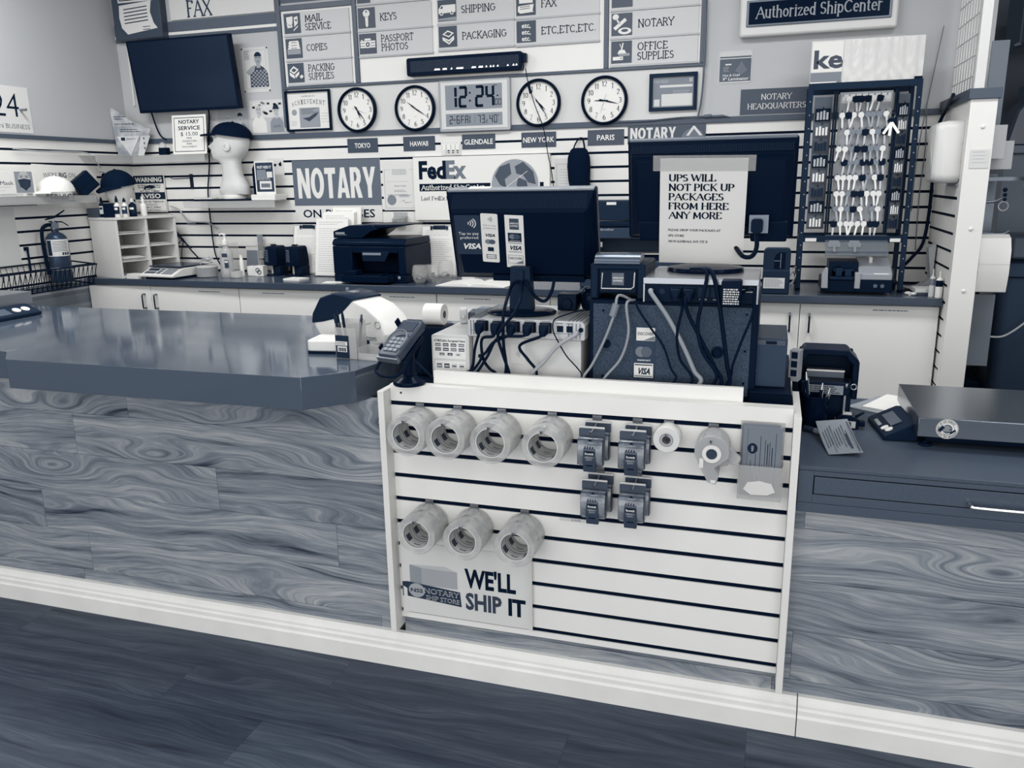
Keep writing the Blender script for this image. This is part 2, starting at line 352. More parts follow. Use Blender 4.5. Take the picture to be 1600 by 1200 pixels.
b = MB(); b.box(-3.2, -5.3, -.05, 5.2, 3.9, 0); struct('floor', b, WOODFLOOR)
b = MB(); b.box(-3.2, -5.3, 3.0, 5.2, 3.9, 3.1); struct('ceiling', b, mat(215, .9, bump=.3, bscale=90))
def slats(mb, axis, a0, a1, face, back, z_lo, z_hi, z1, flip=1):
    """boards with dark gaps centred at z1 - k*0.0762"""
    zs = [z1-.0762*k for k in range(-3, 16)]
    edges = sorted([z for z in zs if z_lo < z < z_hi])
    lo = z_lo
    for z in edges+[None]:
        hi = z_hi if z is None else z-.0066
        if hi > lo:
            if axis == 'x': mb.box(a0, min(face, back), lo, a1, max(face, back), hi, 0)
            else: mb.box(min(face, back), a0, lo, max(face, back), a1, hi, 0)
        if z is not None: lo = z+.0066
b = MB(); slats(b, 'x', XL, XR, YB, YB+.005, .9, 1.803, 1.746)
b.box(XL-.1, YB+.005, 0, XR+.05, YB+.1, 1.803, 1); b.box(XL-.1, YB, 1.803, 2.0, YB+.1, 3.0, 2); b.box(XL, YB, 0, XR, YB+.005, .9, 0)
struct('wall_back', b, [BOARD, DARK, DRY])
b = MB(); slats(b, 'y', -1.0, YB, XL, XL-.005, .975, 1.805, 1.7473)
b.box(XL-.1, -5.3, .9, XL-.005, YB+.1, 1.805, 1); b.box(XL-.1, -5.3, 1.805, XL, YB+.1, 3.0, 2); b.box(XL-.1, -5.3, 0, XL-.001, YB+.1, .975, 3)
b.box(XL-.005, -5.3, .975, XL, -1.0, 1.805, 2)
struct('wall_left', b, [BOARD, DARK, DRY, WOODF])
b = MB(); slats(b, 'y', 1.86, YB, XR, XR+.005, .0, 1.82, 1.42); b.box(XR+.005, 1.86, 0, XR+.05, YB, 1.82, 1)
struct('wall_right', b, [BOARD, DARK])
b = MB(); b.box(XL, YB-.012, 1.804, XR, YB-.0005, 1.834); struct('trim_1', b, BLUE, bev=.002)
b = MB(); b.box(XL+.0005, -5, 1.806, XL+.012, YB-.012, 1.829); struct('trim_2', b, BLUE, bev=.002)
b = MB(); b.box(1.805, 1.8, 0, 1.905, 1.86, 1.82); o = struct('trim_3', b, WHITE, bev=.002)
b = MB(); b.box(1.795, 1.79, 1.82, 1.915, 1.862, 1.862); b.box(1.795, 1.862, 1.82, 1.862, YB-.013, 1.862); struct('trim_4', b, BLUE, bev=.002)
# wall behind the service board: blue and white bands at the upper left
b = MB()
for z0, z1 in ((2.468, 2.53), (2.428, 2.452)): b.box(XL+.001, YB-.005, z0, -1.846, YB-.0005, z1, 0)
b.box(XL+.001, YB-.005, 2.452, -1.846, YB-.0005, 2.468, 1); b.box(-1.818, YB-.005, 2.575, -1.345, YB-.0005, 2.62, 0)
struct('trim_5', b, [mat(96, .6), mat(228, .6)])

# skirting of the long counter, with its stepped profile and the cracked joint
prof = [(.0195, 0), (-.02, 0), (-.02, .058), (-.014, .064), (-.014, .078), (-.008, .083), (-.008, .092), (-.001, .098), (.004, .112), (.0195, .112)]
b = MB(); b.prism(prof, -3.0, 1.196, 'x'); struct('baseboard_front', b, mat(232, .4, mottle=6, mscale=8), sm=25)
b = MB(); b.prism(prof, 1.199, 3.2, 'x'); struct('baseboard_right', b, mat(232, .4, mottle=6, mscale=8), sm=25)

# counters
t = thing('service_counter', 'long wood-fronted counter base under the blue-grey left worktop', 'counter', (-1.5, .4, 0))
b = MB(); b.box(-2.95, .02, 0, -.03, .06, .880); b.box(-2.95, .06, 0, -.2, .84, .880)
o = obj('front_panel', b, WOODF, t); o.location = (1.5, -.4, 0)
b = MB(); b.prism([(-1.458, -.024), (-1.342, -.13), (-.228, -.13), (-.114, -.012), (-.08, .21), (-.08, .9), (-1.475, .9)], .8815, .98, 'z')
solo('worktop', b, [COUNTERTOP], 'glossy blue-grey laminate worktop with clipped corners left of the slatted display', 'worktop', bev=.001)
b = MB(); b.prism([(-2.98, -.02), (-1.4605, -.02), (-1.4775, .9), (-2.98, .9)], .8815, .979, 'z')
solo('worktop', b, [COUNTERTOP], 'blue-grey worktop section at the far left carrying the silver scale', 'worktop', bev=.002)
t = thing('drawer_counter', 'low dark grey counter with a drawer right of the slatted display', 'counter', (1.7, .3, 0))
off = (-1.7, -.3, 0)
b = MB(); b.box(1.157, .02, 0, 3.0, .06, .672); b.box(1.157, .06, 0, 3.0, .7, .672); o = obj('front_panel', b, WOODF, t); o.location = off
b = MB()
b.box(1.157, -.02, .7, 1.1935, .02, .788); b.box(1.1935, -.02, .775, 3.0, .02, .788); b.box(1.1935, -.02, .7, 3.0, .02, .7235); b.box(1.1935, .0, .72, 3.0, .02, .78)
b.box(1.157, -.019, .673, 3.0, .02, .699)
o = obj('fascia', b, COUNTER, t, bev=.001); o.location = off
b = MB(); b.box(1.157, -.022, .789, 3.0, .72, .80); o = obj('worktop', b, mat(80, .35, mottle=3, mscale=260), t, bev=.0015); o.location = off
b = MB(); b.box(1.1965, -.021, .7262, 2.9, -.0005, .7722); d = obj('drawer', b, COUNTER, t, bev=.001); d.location = off
b = MB(); b.tube([(1.553, -.022, .741), (1.556, -.042, .7385), (1.575, -.047, .736), (1.76, -.047, .736), (1.778, -.042, .736), (1.78, -.022, .736)], .0042, 10); obj('handle', b, mat(215, .18, metal=1), d, sm=50)
b = MB(); b.box(-.0065, .062, .895, 1.1345, .78, .925); b.box(-.075, .26, .895, -.0065, .78, .925); b.box(.0, .26, 0, 1.12, .74, .895)
solo('checkout_counter', b, mat(20, .5), 'dark low checkout counter hidden behind the white riser board', 'counter')

# back counter
b = MB(); b.prism([(-3.043, 1.945), (-1.9, 1.918), (1.805, 1.914), (1.805, 2.459), (-3.043, 2.459)], .944, .98, 'z')
solo('back_worktop', b, [mat(76, .22, spec=.55)], 'long blue-grey worktop along the slatted back wall', 'worktop', bev=.002)
def cabinet(x0, xm, x1, label, hz=True, hx=None):
    t = thing('base_cabinet', label, 'cabinet', ((x0+x1)/2, 2.2, 0), group='white cabinets under the back worktop')
    ox = -(x0+x1)/2; oy = -2.2
    b = MB(); b.box(x0+ox, 1.97+oy, .1, x1+ox-.002, 2.459+oy, .943); b.box(x0+ox+.02, 2.02+oy, 0, x1+ox-.02, 2.44+oy, .1); obj('carcass', b, mat(205, .5), t)
    for s, a, c in ((1, x0, xm), (-1, xm, x1)):
        b = MB(); b.box(a+ox+.002, 1.951+oy, .105, c+ox-.002, 1.969+oy, .936); d = obj('door', b, mat(247, .32, mottle=2, mscale=3), t, bev=.0015)
        hxx = (xm-.044 if s > 0 else xm+.044)+ox
        b = MB(); b.tube([(hxx, 1.951+oy, .888), (hxx, 1.928+oy, .888), (hxx, 1.924+oy, .88), (hxx, 1.924+oy, .812), (hxx, 1.928+oy, .804), (hxx, 1.951+oy, .804)], .0052, 8, smooth=3)
        obj('handle', b, mat(120, .15, metal=1), d, sm=50)
        b = MB(); lx = (c-.28 if s < 0 else a+.16)+ox
        if s < 0 or x0 > -2: scribble(b, lx, .917, lx+.15, 1, .01, 1.9502+oy, t=.005, seed=int(a*100) % 97, indent=.0); obj('door_label', b, mat(120, .6), d)
cabinet(-3.04, -2.57, -1.935, 'white two-door cabinet at the left end under the paper organizer')
cabinet(-1.933, -1.312, -.672, 'white two-door cabinet under the black inkjet printer')
cabinet(-.67, -.03, .598, 'white two-door cabinet behind the left monitor')
cabinet(.6, 1.203, 1.803, 'white two-door cabinet at the right end below the key rack')

# slatted retail front in the middle of the counter
t = thing('slatted_display', 'white slatted retail panel with side cheeks holding tape rolls', 'display', (.564, 0, .142))
DX = (-.564, 0, -.142)
b = MB(); b.box(-.027, -.045, .142, -.0075, .24, .931); o = obj('side_panel', b, mat(224, .5, bump=.2, bscale=120), t, bev=.001); o.location = DX
b = MB(); b.box(1.1355, -.045, .142, 1.154, .24, .931); o = obj('side_panel', b, mat(224, .5, bump=.2, bscale=120), t, bev=.001); o.location = DX
b = MB(); slats(b, 'x', -.007, 1.135, 0, .004, .175, .943, .886); b.box(-.007, .004, .175, 1.135, .0385, .941, 1); b.box(-.007, .004, .941, 1.135, .0385, .943, 0)
o = obj('slat_panel', b, [mat(234, .42, mottle=3, mscale=4), DARK], t); o.location = DX
b = MB(); b.box(-.007, .018, .112, 1.135, .038, .175); o = obj('kick_strip', b, WOODF, t); o.location = DX
b = MB(); b.box(.118, .0395, .926, 1.007, .058, .981); solo('riser_board', b, mat(234, .45, mottle=3, mscale=4), 'plain white board standing along the top of the slatted display', 'board', bev=.0015)
b = MB(); b.disc((.028, -.0004, .918), .0035); b.M = Matrix()
o = obj('screw', b, mat(60, .4, metal=.6), t); o.location = DX
# ------------------------------------------------------------------ back wall: signs, clocks, frames
INK = mat(28, .6); CREAM = mat(226, .5); GREYT = mat(196, .45); LEDGE = mat(176, .35); SIGNB = mat(80, .5); SILV = mat(190, .35, metal=.3); BLACKP = mat(16, .35)
def on_wall(name, label, cat, x, z, group=None, y=None): return thing(name, label, cat, (x, (YB if y is None else y)-.0008, z), 0, group)

t = on_wall('menu_board', 'large service menu board with blue frame strips high on the back wall', 'sign board', -.58, 1.84)
def rel(mb, x0, y0, z0, x1, y1, z1, m=0): mb.box(x0+.58, y0, z0-1.84, x1+.58, y1, z1-1.84, m)
b = MB(); b.box(-1.816, YB-.0048, 1.8345, .662, YB-.0005, 2.088, 0); b.box(-1.846, YB-.017, 1.87, -1.818, YB-.0005, 2.088, 1)
b.M = Matrix.Translation((-1.832, YB-.0085, 1.872)); b.tube([(0, 0, 0), (.004, 0, -.018), (.02, 0, -.03), (.046, 0, -.034)], .008, 6, 1); b.M = Matrix(); struct('wall_panel', b, [mat(206, .5), mat(88, .4)])
b = MB(); rel(b, -1.816, -.006, 2.105, -1.343, 0, 2.53); rel(b, -1.313, -.006, 2.105, .14, 0, 2.8); rel(b, .167, -.006, 2.105, .645, 0, 2.8); obj('upper_panel', b, mat(226, .4), t)
b = MB()
for q in ((-1.846, -.016, 2.0885, -1.818, 0, 2.85), (-1.342, -.016, 2.105, -1.314, 0, 2.85), (.141, -.016, 2.105, .166, 0, 2.85), (.646, -.016, 2.105, .673, 0, 2.85), (-1.818, -.016, 2.089, .673, 0, 2.1045), (-1.818, -.016, 2.53, -1.342, 0, 2.56)): rel(b, *q)
obj('frame', b, mat(88, .4), t, bev=.002)

def icon(b, kind, x, z, s, y, W, D):
    """line-art pictogram in a square of side s; W light, D dark material slot"""
    def q(pts, m): b.poly([(x+px*s, y, z+pz*s) for px, pz in pts], m)
    def e(cx, cz, rx, rz, m, dy=0): b.poly([(x+(cx+rx*math.cos(2*math.pi*k/20))*s, y-dy, z+(cz+rz*math.sin(2*math.pi*k/20))*s) for k in range(20)], m)
    y2 = y-.0004
    def q2(pts, m): b.poly([(x+px*s, y2, z+pz*s) for px, pz in pts], m)
    if kind == 'mail':
        q([(.15, .82), (.55, .86), (.52, .5), (.35, .4), (.17, .55)], W); q([(.15, .55), (.2, .28), (.5, .3), (.5, .48), (.35, .36)], W); q([(.62, .8), (.85, .85), (.85, .5), (.62, .3)], W); q2([(.66, .66), (.8, .55), (.8, .72)], D); q([(.55, .1), (.85, .32), (.84, .38), (.56, .17)], W)
    elif kind == 'copies':
        for i in range(3): q([(.1+.03*i, .46+.14*i), (.9-.03*i, .46+.14*i), (.82-.02*i, .6+.14*i), (.2+.02*i, .6+.14*i)], W); q2([(.32, .5+.14*i), (.7, .5+.14*i), (.68, .53+.14*i), (.34, .53+.14*i)], D)
        q([(.08, .2), (.9, .2), (.9, .44), (.08, .44)], W+2)
    elif kind == 'boxes':
        q([(.1, .62), (.38, .86), (.68, .66), (.4, .44)], W); q2([(.22, .62), (.38, .76), (.56, .65), (.4, .54)], D); q([(.1, .56), (.4, .38), (.4, .2), (.12, .38)], W); q([(.44, .38), (.7, .58), (.7, .42), (.46, .22)], W); q([(.72, .3), (.86, .4), (.96, .3), (.82, .18)], W)
    elif kind == 'key':
        e(.5, .72, .2, .18, W); e(.5, .8, .05, .045, D, .0004); q([(.42, .56), (.6, .56), (.58, .1), (.5, .04), (.44, .12)], W)
    elif kind == 'camera':
        q([(.06, .3), (.94, .3), (.94, .64), (.06, .64)], W); q([(.3, .66), (.7, .66), (.66, .76), (.34, .76)], W); q([(.1, .66), (.22, .66), (.22, .7), (.1, .7)], W); q2([(.06, .38), (.94, .38), (.94, .41), (.06, .41)], D); q2([(.06, .52), (.94, .52), (.94, .55), (.06, .55)], D)
        e(.5, .46, .18, .18, W, .0006); e(.5, .46, .12, .12, D, .001); e(.5, .46, .05, .05, W, .0014)
    elif kind == 'van':
        q([(.04, .42), (.04, .58), (.2, .76), (.96, .76), (.96, .4), (.04, .36)], W); q2([(.12, .58), (.2, .7), (.28, .7), (.28, .6)], D); e(.2, .36, .1, .09, W, .0006); e(.76, .38, .1, .09, W, .0006); e(.2, .36, .05, .045, D, .0009); e(.76, .38, .05, .045, D, .0009); q([(0, .04), (1, .02), (1, .18), (0, .12)], W+2)
    elif kind == 'package':
        q([(.2, .62), (.5, .8), (.84, .66), (.56, .46)], W); q2([(.32, .62), (.5, .73), (.72, .65), (.56, .53)], D); q([(.2, .5), (.56, .34), (.84, .54), (.84, .34), (.56, .12), (.22, .34)], W); q2([(.3, .4), (.56, .26), (.76, .4), (.56, .2)], D)
    elif kind == 'fax':
        q([(.15, .9), (.85, .9), (.85, .56), (.15, .56)], W); q2([(.22, .84), (.78, .84), (.78, .8), (.22, .8)], D); q([(.1, .44), (.9, .5), (.84, .2), (.9, .14), (.2, .1), (.08, .2)], W)
        for i in range(2): q2([(.2, .4-.09*i), (.7, .43-.09*i), (.7, .4-.09*i), (.2, .37-.09*i)], D)
    elif kind == 'stamp':
        e(.2, .84, .15, .13, W); q([(.2, .76), (.3, .72), (.42, .56), (.34, .52)], W); q([(.08, .36), (.2, .24), (.74, .66), (.64, .78)], W); e(.64, .2, .32, .15, W); e(.64, .22, .17, .07, D, .0006)
    elif kind == 'desk':
        q([(.08, .14), (.58, .14), (.58, .3), (.08, .3)], W); q([(.4, .32), (.9, .32), (.9, .44), (.3, .44)], W+2); q([(.3, .44), (.74, .44), (.64, .6), (.4, .6)], W); q([(.47, .6), (.54, .6), (.6, .9), (.55, .92)], W); q([(.5, .62), (.44, .88), (.4, .86)], W); q2([(.44, .2), (.54, .2), (.54, .24), (.44, .24)], D)
SG = 'service strips on the menu board'
def service(x0, z0, w, h, ico, lines, label, cap=.034, isz=.11, top=False):
    t = on_wall('service_sign', label, 'sign', x0, z0, SG, YB-.0068)
    b = MB(); b.box(0, -.006, .004, w, 0, h, 0); obj('panel', b, GREYT, t)
    b = MB(); b.box(0, -.011, -.006, w+.004, 0, .003); obj('ledge', b, LEDGE, t)
    b = MB(); b.box(.006, -.0075, (h-isz)/2+.004, .006+isz, -.006, (h+isz)/2+.004, 0)
    if ico == 'etc':
        for i, s in enumerate(('etc,', 'etc,', 'etc.')): txt(b, s, .006+isz/2, (h-isz)/2+.078-.033*i, .026, -.0082, 1, 'c', bold=.02)
    elif ico: icon(b, ico, .006, (h-isz)/2+.004, isz, -.0082, 1, 0)
    obj('pictogram', b, [mat(74, .45), mat(222, .5), mat(120, .5), mat(150, .5)], t)
    if lines:
        b = MB(); n = len(lines)
        for i, (s, wd) in enumerate(lines): txt(b, s, .006+isz+.03, h/2+.003-cap/2+((n-1)/2-i)*cap*1.42, cap, -.0066, w=wd, serif=SLAB)
        obj('lettering', b, INK, t)
service(-1.8, 2.389, .438, .13, 'mail', [('MAIL', .118), ('SERVICE', .172)], 'MAIL SERVICE strip at the upper left of the menu board')
service(-1.8, 2.25, .438, .13, 'copies', [('COPIES', .138)], 'COPIES strip with the paper stack pictogram')
service(-1.8, 2.112, .438, .13, 'boxes', [('PACKING', .178), ('SUPPLIES', .17)], 'PACKING SUPPLIES strip at the lower left of the menu board')
service(-1.31, 2.384, .466, .132, 'key', [('KEYS', .105)], 'KEYS strip with the key pictogram')
service(-1.31, 2.245, .466, .132, 'camera', [('PASSPORT', .205), ('PHOTOS', .168)], 'PASSPORT PHOTOS strip with the camera pictogram')
service(-.81, 2.388, .452, .132, 'van', [('SHIPPING', .2)], 'SHIPPING strip with the van pictogram')
service(-.81, 2.251, .452, .132, 'package', [('PACKAGING', .262)], 'PACKAGING strip with the open box pictogram')
service(-.35, 2.384, .466, .132, 'fax', [('FAX', .088)], 'FAX strip with a fax sheet pictogram in the menu board')
service(-.35, 2.247, .466, .132, 'etc', [('ETC,ETC,ETC.', .3)], 'strip reading ETC,ETC,ETC. in the menu board')
service(.176, 2.387, .458, .13, None, [], 'partly cut off strip above the NOTARY strip')
service(.176, 2.249, .458, .13, 'stamp', [('NOTARY', .19)], 'NOTARY strip with the rubber stamp pictogram')
service(.176, 2.112, .458, .13, 'desk', [('OFFICE', .158), ('SUPPLIES', .19)], 'OFFICE SUPPLIES strip at the lower right of the menu board')
for x, lb in ((-1.31, 'cropped blank strip above the KEYS strip'), (-.81, 'cropped blank strip above the SHIPPING strip')): service(x, 2.527, .455, .09, None, [], lb, isz=.085)

# fax light box and fax sign at the far left
t = on_wall('fax_box_sign', 'dark box sign with fax sheet pictogram in the upper left corner', 'sign', -2.995, 2.435)
b = MB(); b.box(0, -.06, 0, .36, 0, .42); obj('housing', b, mat(72, .45), t, bev=.003)
b = MB(); ax = .03
b.rect(ax+.02, .215, ax+.29, .35, -.0605, 0); b.rect(ax+.03, .225, ax+.28, .275, -.0608, 1); b.rect(ax+.037, .231, ax+.273, .269, -.0611, 0)
txt(b, 'FAX', ax+.045, .238, .022, -.0615, 1, w=.07, bold=.02)
b.poly([(ax+.025, -.0605, .2), (ax+.27, -.0605, .215), (ax+.255, -.0605, .15), (ax+.275, -.0605, .085), (ax+.3, -.0605, .055), (ax+.07, -.0605, .03), (ax+.03, -.0605, .07), (ax+.018, -.0605, .13)], 0)
for i in range(5): b.poly([(ax+.055, -.0609, .178-.02*i), (ax+.235, -.0609, .188-.02*i), (ax+.235, -.0609, .182-.02*i), (ax+.055, -.0609, .172-.02*i)], 1)
for i in range(2): b.rect(ax+.19, .066-.016*i, ax+.245, .07-.016*i, -.0609, 1)
obj('pictogram', b, [mat(214, .5), mat(50, .5)], t)
t = on_wall('fax_sign', 'white panel lettered FAX in slab serifs at the upper left', 'sign', -2.6, 2.535)
b = MB(); b.box(0, -.012, 0, .745, 0, .3); obj('panel', b, mat(212, .5), t)
b = MB(); txt(b, 'FAX', .125, .015, .085, -.0125, w=.185, serif=(.17, .09, .14)); obj('lettering', b, mat(56, .5), t)

# television
t = on_wall('television', 'black flat television high in the left corner of the back wall', 'television', -2.475, 2.2)
Mt = Matrix.Translation((0, -.1, 0)) @ Matrix.Rotation(R(7), 4, 'X')
b = MB(); b.M = Mt; b.prism(rrect(-.375, -.213, .375, .213, .006), -.018, .02, 'y'); b.box(-.2, .02, -.12, .2, .05, .1); obj('housing', b, mat(12, .3), t, bev=.002)
b = MB(); b.M = Mt; b.rect(-.362, -.196, .362, .202, -.0185); obj('screen', b, mat(24, .16, spec=.45), t)
b = MB(); b.box(-.05, -.075, -.08, .05, 0, .06); obj('wall_bracket', b, mat(30, .4, metal=.5), t)
b = MB(); b.tube([pt(235, 170, y=YB-.05), pt(243, 195, y=YB-.03), pt(251, 212, y=YB-.02), pt(260, 218, y=YB-.02)], .005, 6); b.tube([pt(325, 166, y=YB-.05), pt(327, 185, y=YB-.02), pt(326, 215, y=YB-.02), pt(327, 260, y=YB-.02), pt(325, 300, y=YB-.02), pt(329, 345, y=YB-.02), pt(336, 395, y=YB-.025), pt(345, 414, y=YB-.03)], .0045, 6)
solo('television_cable', b, mat(24, .5), 'dark cables dropping from the television to the left worktop', 'cable', sm=50)
b = MB(); p0 = pt(200, 66, y=YB); p1 = pt(203, 166, y=YB); b.box(p0.x-.006, YB-.012, p1.z, p0.x+.006, YB-.0005, p0.z+.02); solo('cable_cover', b, mat(214, .5), 'narrow white cable cover strip running down left of the television', 'cable cover')

# LED ticker
t = on_wall('led_ticker', 'long black LED ticker sign across the menu board', 'ticker sign', -.648, 2.118, y=YB-.0075)
b = MB(); b.prism(rrect(-.344, 0, .344, .097, .012), -.05, 0, 'y'); obj('housing', b, mat(14, .4), t, bev=.003)
b = MB(); b.rect(-.322, .016, .33, .082, -.0503, 0)
for i in range(78):
    for j in range(9): b.rect(-.318+i*.0083, .021+j*.0066, -.3135+i*.0083, .0248+j*.0066, -.0506, 1)
obj('dot_matrix', b, [mat(20, .5), mat(74, .5)], t)
b = MB(); rg = random.Random(5)
for i in [18, 19, 20, 21, 24, 25, 26, 30, 34, 35, 36, 37, 38, 45, 46, 47, 50, 51, 52, 55, 58, 60, 63, 70, 74, 76]: b.poly([(-.323+.0083*i, -.0512, .024), (-.3118+.0083*i, -.0512, .024), (-.3155+.0083*i, -.0512, .034)])
obj('lit_dots', b, mat(240, .5, emit=1.6), t)
b = MB(); b.box(.345, -.045, .04, .366, -.01, .085); obj('end_bracket', b, mat(30, .4), t, bev=.002)
b = MB(); b.tube([pt(u, v, y=YB-.06) for u, v in ((821, 106), (825, 128), (836, 165), (849, 200), (856, 240), (862, 270), (866, 300))], .0028, 6); b.tube([pt(826, 133, y=YB-.06), pt(829.5, 146, y=YB-.06)], .008, 8, smooth=0)
solo('ticker_cable', b, mat(18, .5), 'thin black cable hanging from the ticker across the New York clock', 'cable', sm=50)

# clocks
def hand(b, ang, l, w, y, m, back=.03):
    a = R(ang); dx, dz = math.sin(a), math.cos(a); nx, nz = dz*w/2, -dx*w/2
    b.poly([(-dx*back-nx*.6, y, -dz*back-nz*.6), (dx*l*.3-nx, y, dz*l*.3-nz), (dx*l, y, dz*l), (dx*l*.3+nx, y, dz*l*.3+nz), (-dx*back+nx*.6, y, -dz*back+nz*.6)], m)
cparts = {}
def clock(x, z, h, mn, sec, city, extra):
    t = on_wall('wall_clock', f'round black-rimmed wall clock {extra}', 'clock', x, z, 'round city clocks', YB-.0048)
    if not cparts:
        b = MB(); b.loft([[(r*math.cos(2*math.pi*k/56), y, r*math.sin(2*math.pi*k/56)) for k in range(56)] for r, y in ((.12, 0), (.1275, -.006), (.128, -.018), (.124, -.028), (.117, -.031), (.1115, -.026), (.111, -.010))], cap=False); cparts['rim'] = obj('rim', b, mat(18, .3), t, sm=60)
        b = MB(); b.disc((0, -.0115, 0), .113, seg=48); cparts['dial'] = obj('dial', b, mat(228, .5), t)
        b = MB()
        for n in range(1, 13):
            a = R(30*n); txt(b, str(n), (.086*math.sin(a)), .086*math.cos(a)-.0125, .0255, -.0125, 0, 'c', serif=LIGHT)
        for n in range(60):
            a = R(6*n); r0, r1 = .104, (.1085 if n % 5 else .11); c, s = math.cos(a), math.sin(a)
            b.poly([(r0*s-c*.0005, -.0123, r0*c+s*.0005), (r1*s-c*.0005, -.0123, r1*c+s*.0005), (r1*s+c*.0005, -.0123, r1*c-s*.0005), (r0*s+c*.0005, -.0123, r0*c-s*.0005)], 0)
        b.rect(-.008, -.0465, .008, -.0455, -.0124, 0)
        cparts['numerals'] = obj('numerals', b, INK, t)
    else:
        for p in cparts.values():
            c = p.copy(); COL.objects.link(c); c.parent = t
    b = MB(); hand(b, h*30, .06, .009, -.0145, 0, .02); obj('hour_hand', b, INK, t)
    b = MB(); hand(b, mn*6, .086, .008, -.016, 0, .028); b.disc((0, -.0165, 0), .0035, m=0); obj('minute_hand', b, INK, t)
    if sec is not None:
        b = MB(); hand(b, sec*6, .085, .0016, -.0175, 0, .035); obj('second_hand', b, mat(70, .5), t)
clock(-1.342, 1.952, 5.33, 23.8, 18.3, 'Tokyo', 'above the TOKYO plate')
clock(-.967, 1.946, 10.25, 20.4, 51, 'Hawaii', 'above the HAWAII plate')
clock(-.222, 1.944, 4.45, 24.2, 54, 'New York', 'above the NEW YORK plate')
clock(.148, 1.941, 9.05, 17.3, 33, 'Paris', 'above the PARIS plate')
for x, s, w in ((-1.328, 'TOKYO', .098), (-.958, 'HAWAII', .108), (-.586, 'GLENDALE', .165), (-.227, 'NEW YORK', .17), (.155, 'PARIS', .092)):
    t = on_wall('city_plate', f'dark city name plate reading {s}', 'name plate', x, 1.75, 'city name plates')
    b = MB(); b.box(-.101, -.003, -.041, .101, 0, .041); obj('plate', b, mat(72, .4), t)
    b = MB(); txt(b, s, 0, -.014, .029, -.0036, al='c', w=w*1.06, bold=.012); obj('lettering', b, mat(240, .5), t)

# digital clock
SEG = {'0': 'abcdef', '1': 'bc', '2': 'abged', '3': 'abgcd', '4': 'fgbc', '5': 'afgcd', '6': 'afgedc', '7': 'abc', '8': 'abcdefg', '9': 'abcdfg', 'F': 'afge', 'R': 'abcefg', 'I': 'ef', '-': 'g'}
def seg7(b, ch, x, z, w, h, t, y, m):
    S = {'a': (x+t*.4, z+h-t, x+w-t*.4, z+h), 'd': (x+t*.4, z, x+w-t*.4, z+t), 'g': (x+t*.5, z+h/2-t/2, x+w-t*.5, z+h/2+t/2), 'f': (x, z+h/2+t*.2, x+t, z+h-t*.4), 'b': (x+w-t, z+h/2+t*.2, x+w, z+h-t*.4), 'e': (x, z+t*.4, x+t, z+h/2-t*.2), 'c': (x+w-t, z+t*.4, x+w, z+h/2-t*.2)}
    for c in SEG.get(ch, ''): b.rect(*S[c], y, m)
t = on_wall('digital_clock', 'silver digital clock showing 12:24 over date and temperature', 'clock', -.596, 1.807, y=YB-.0048)
b = MB(); b.prism(rrect(-.214, 0, .214, .28, .01), -.028, 0, 'y'); obj('housing', b, mat(168, .3, metal=.4), t, bev=.003)
b = MB(); b.box(-.2, -.031, .014, .2, -.028, .269); obj('inner_bezel', b, mat(206, .35), t, bev=.001)
b = MB(); b.box(-.172, -.0325, .119, .168, -.031, .252); b.box(-.172, -.0325, .03, .168, -.031, .098); obj('display', b, mat(138, .25), t)
b = MB()
for ch, x in (('1', -.155), ('2', -.092), ('2', .008), ('4', .07)): seg7(b, ch, x, .128, .054, .117, .0155, -.033, 0)
b.rect(-.028, .16, -.018, .17, -.033); b.rect(-.028, .202, -.018, .212, -.033)
for ch, x in (('0', .126), ('0', .147)): seg7(b, ch, x, .136, .017, .034, .0035, -.033, 0)
for ch, x in (('2', -.15), ('-', -.13), ('1', -.122), ('6', -.107), ('F', -.08), ('R', -.055), ('I', -.028), ('7', .02), ('3', .045), ('4', .092), ('0', .118)): seg7(b, ch, x, .042, .019, .044, .004, -.033, 0)
seg7(b, '2', .07, .042, .01, .018, .0025, -.033, 0); b.rect(.004, .04, .005, .09, -.033); b.rect(.143, .078, .149, .084, -.033); b.rect(.118, .24, .14, .243, -.033); b.disc((.142, -.033, .186), .005, seg=12)
obj('digits', b, mat(20, .4), t)

# framed papers
def frame(name, label, cat, x0, z0, x1, z1, fw, fg, pg, d=.018):
    t = on_wall(name, label, cat, (x0+x1)/2, z0, None, YB-.0048); w = (x1-x0)/2; h = z1-z0
    b = MB()
    b.box(-w, -d, 0, w, 0, fw); b.box(-w, -d, h-fw, w, 0, h); b.box(-w, -d, fw, -w+fw, 0, h-fw); b.box(w-fw, -d, fw, w, 0, h-fw); obj('frame', b, mat(fg, .3), t, bev=.0015)
    b = MB(); b.box(-w+fw, -.005, fw, w-fw, 0, h-fw); obj('sheet', b, mat(pg, .45), t)
    return t, w, h
t, w, h = frame('framed_certificate', 'black-framed certificate of achievement left of the Tokyo clock', 'certificate', -1.828, 1.845, -1.52, 2.08, .012, 18, 220)
b = MB(); y = -.0055
txt(b, 'Certificate of', 0, h-.037, .008, y, 0, 'c', w=.09, serif=LIGHT)
for i, c in enumerate('ACHIEVEMENT'): a = (i-5)/5; txt(b, c, a*.105, h-.075-.012*a*a, .022, y, 0, 'c', w=.015, serif=SLAB, rot=-a*.12)
b.rect(-.065, .02, .075, h-.1, y, 1)
b.poly([(-.045, y-.0004, .075), (.0, y-.0004, .055), (.05, y-.0004, .085), (.07, y-.0004, .11), (.03, y-.0004, .095), (.0, y-.0004, .08)], 2)
b.disc((-.1, y, .11), .018, seg=16, m=1); scribble(b, -.05, h-.105, .06, 5, .007, y-.0005, 0, seed=3); scribble(b, .085, .1, .135, 4, .016, y, 1, t=.002, seed=4); scribble(b, -.125, .06, -.08, 4, .008, y, 1, t=.002, seed=9)
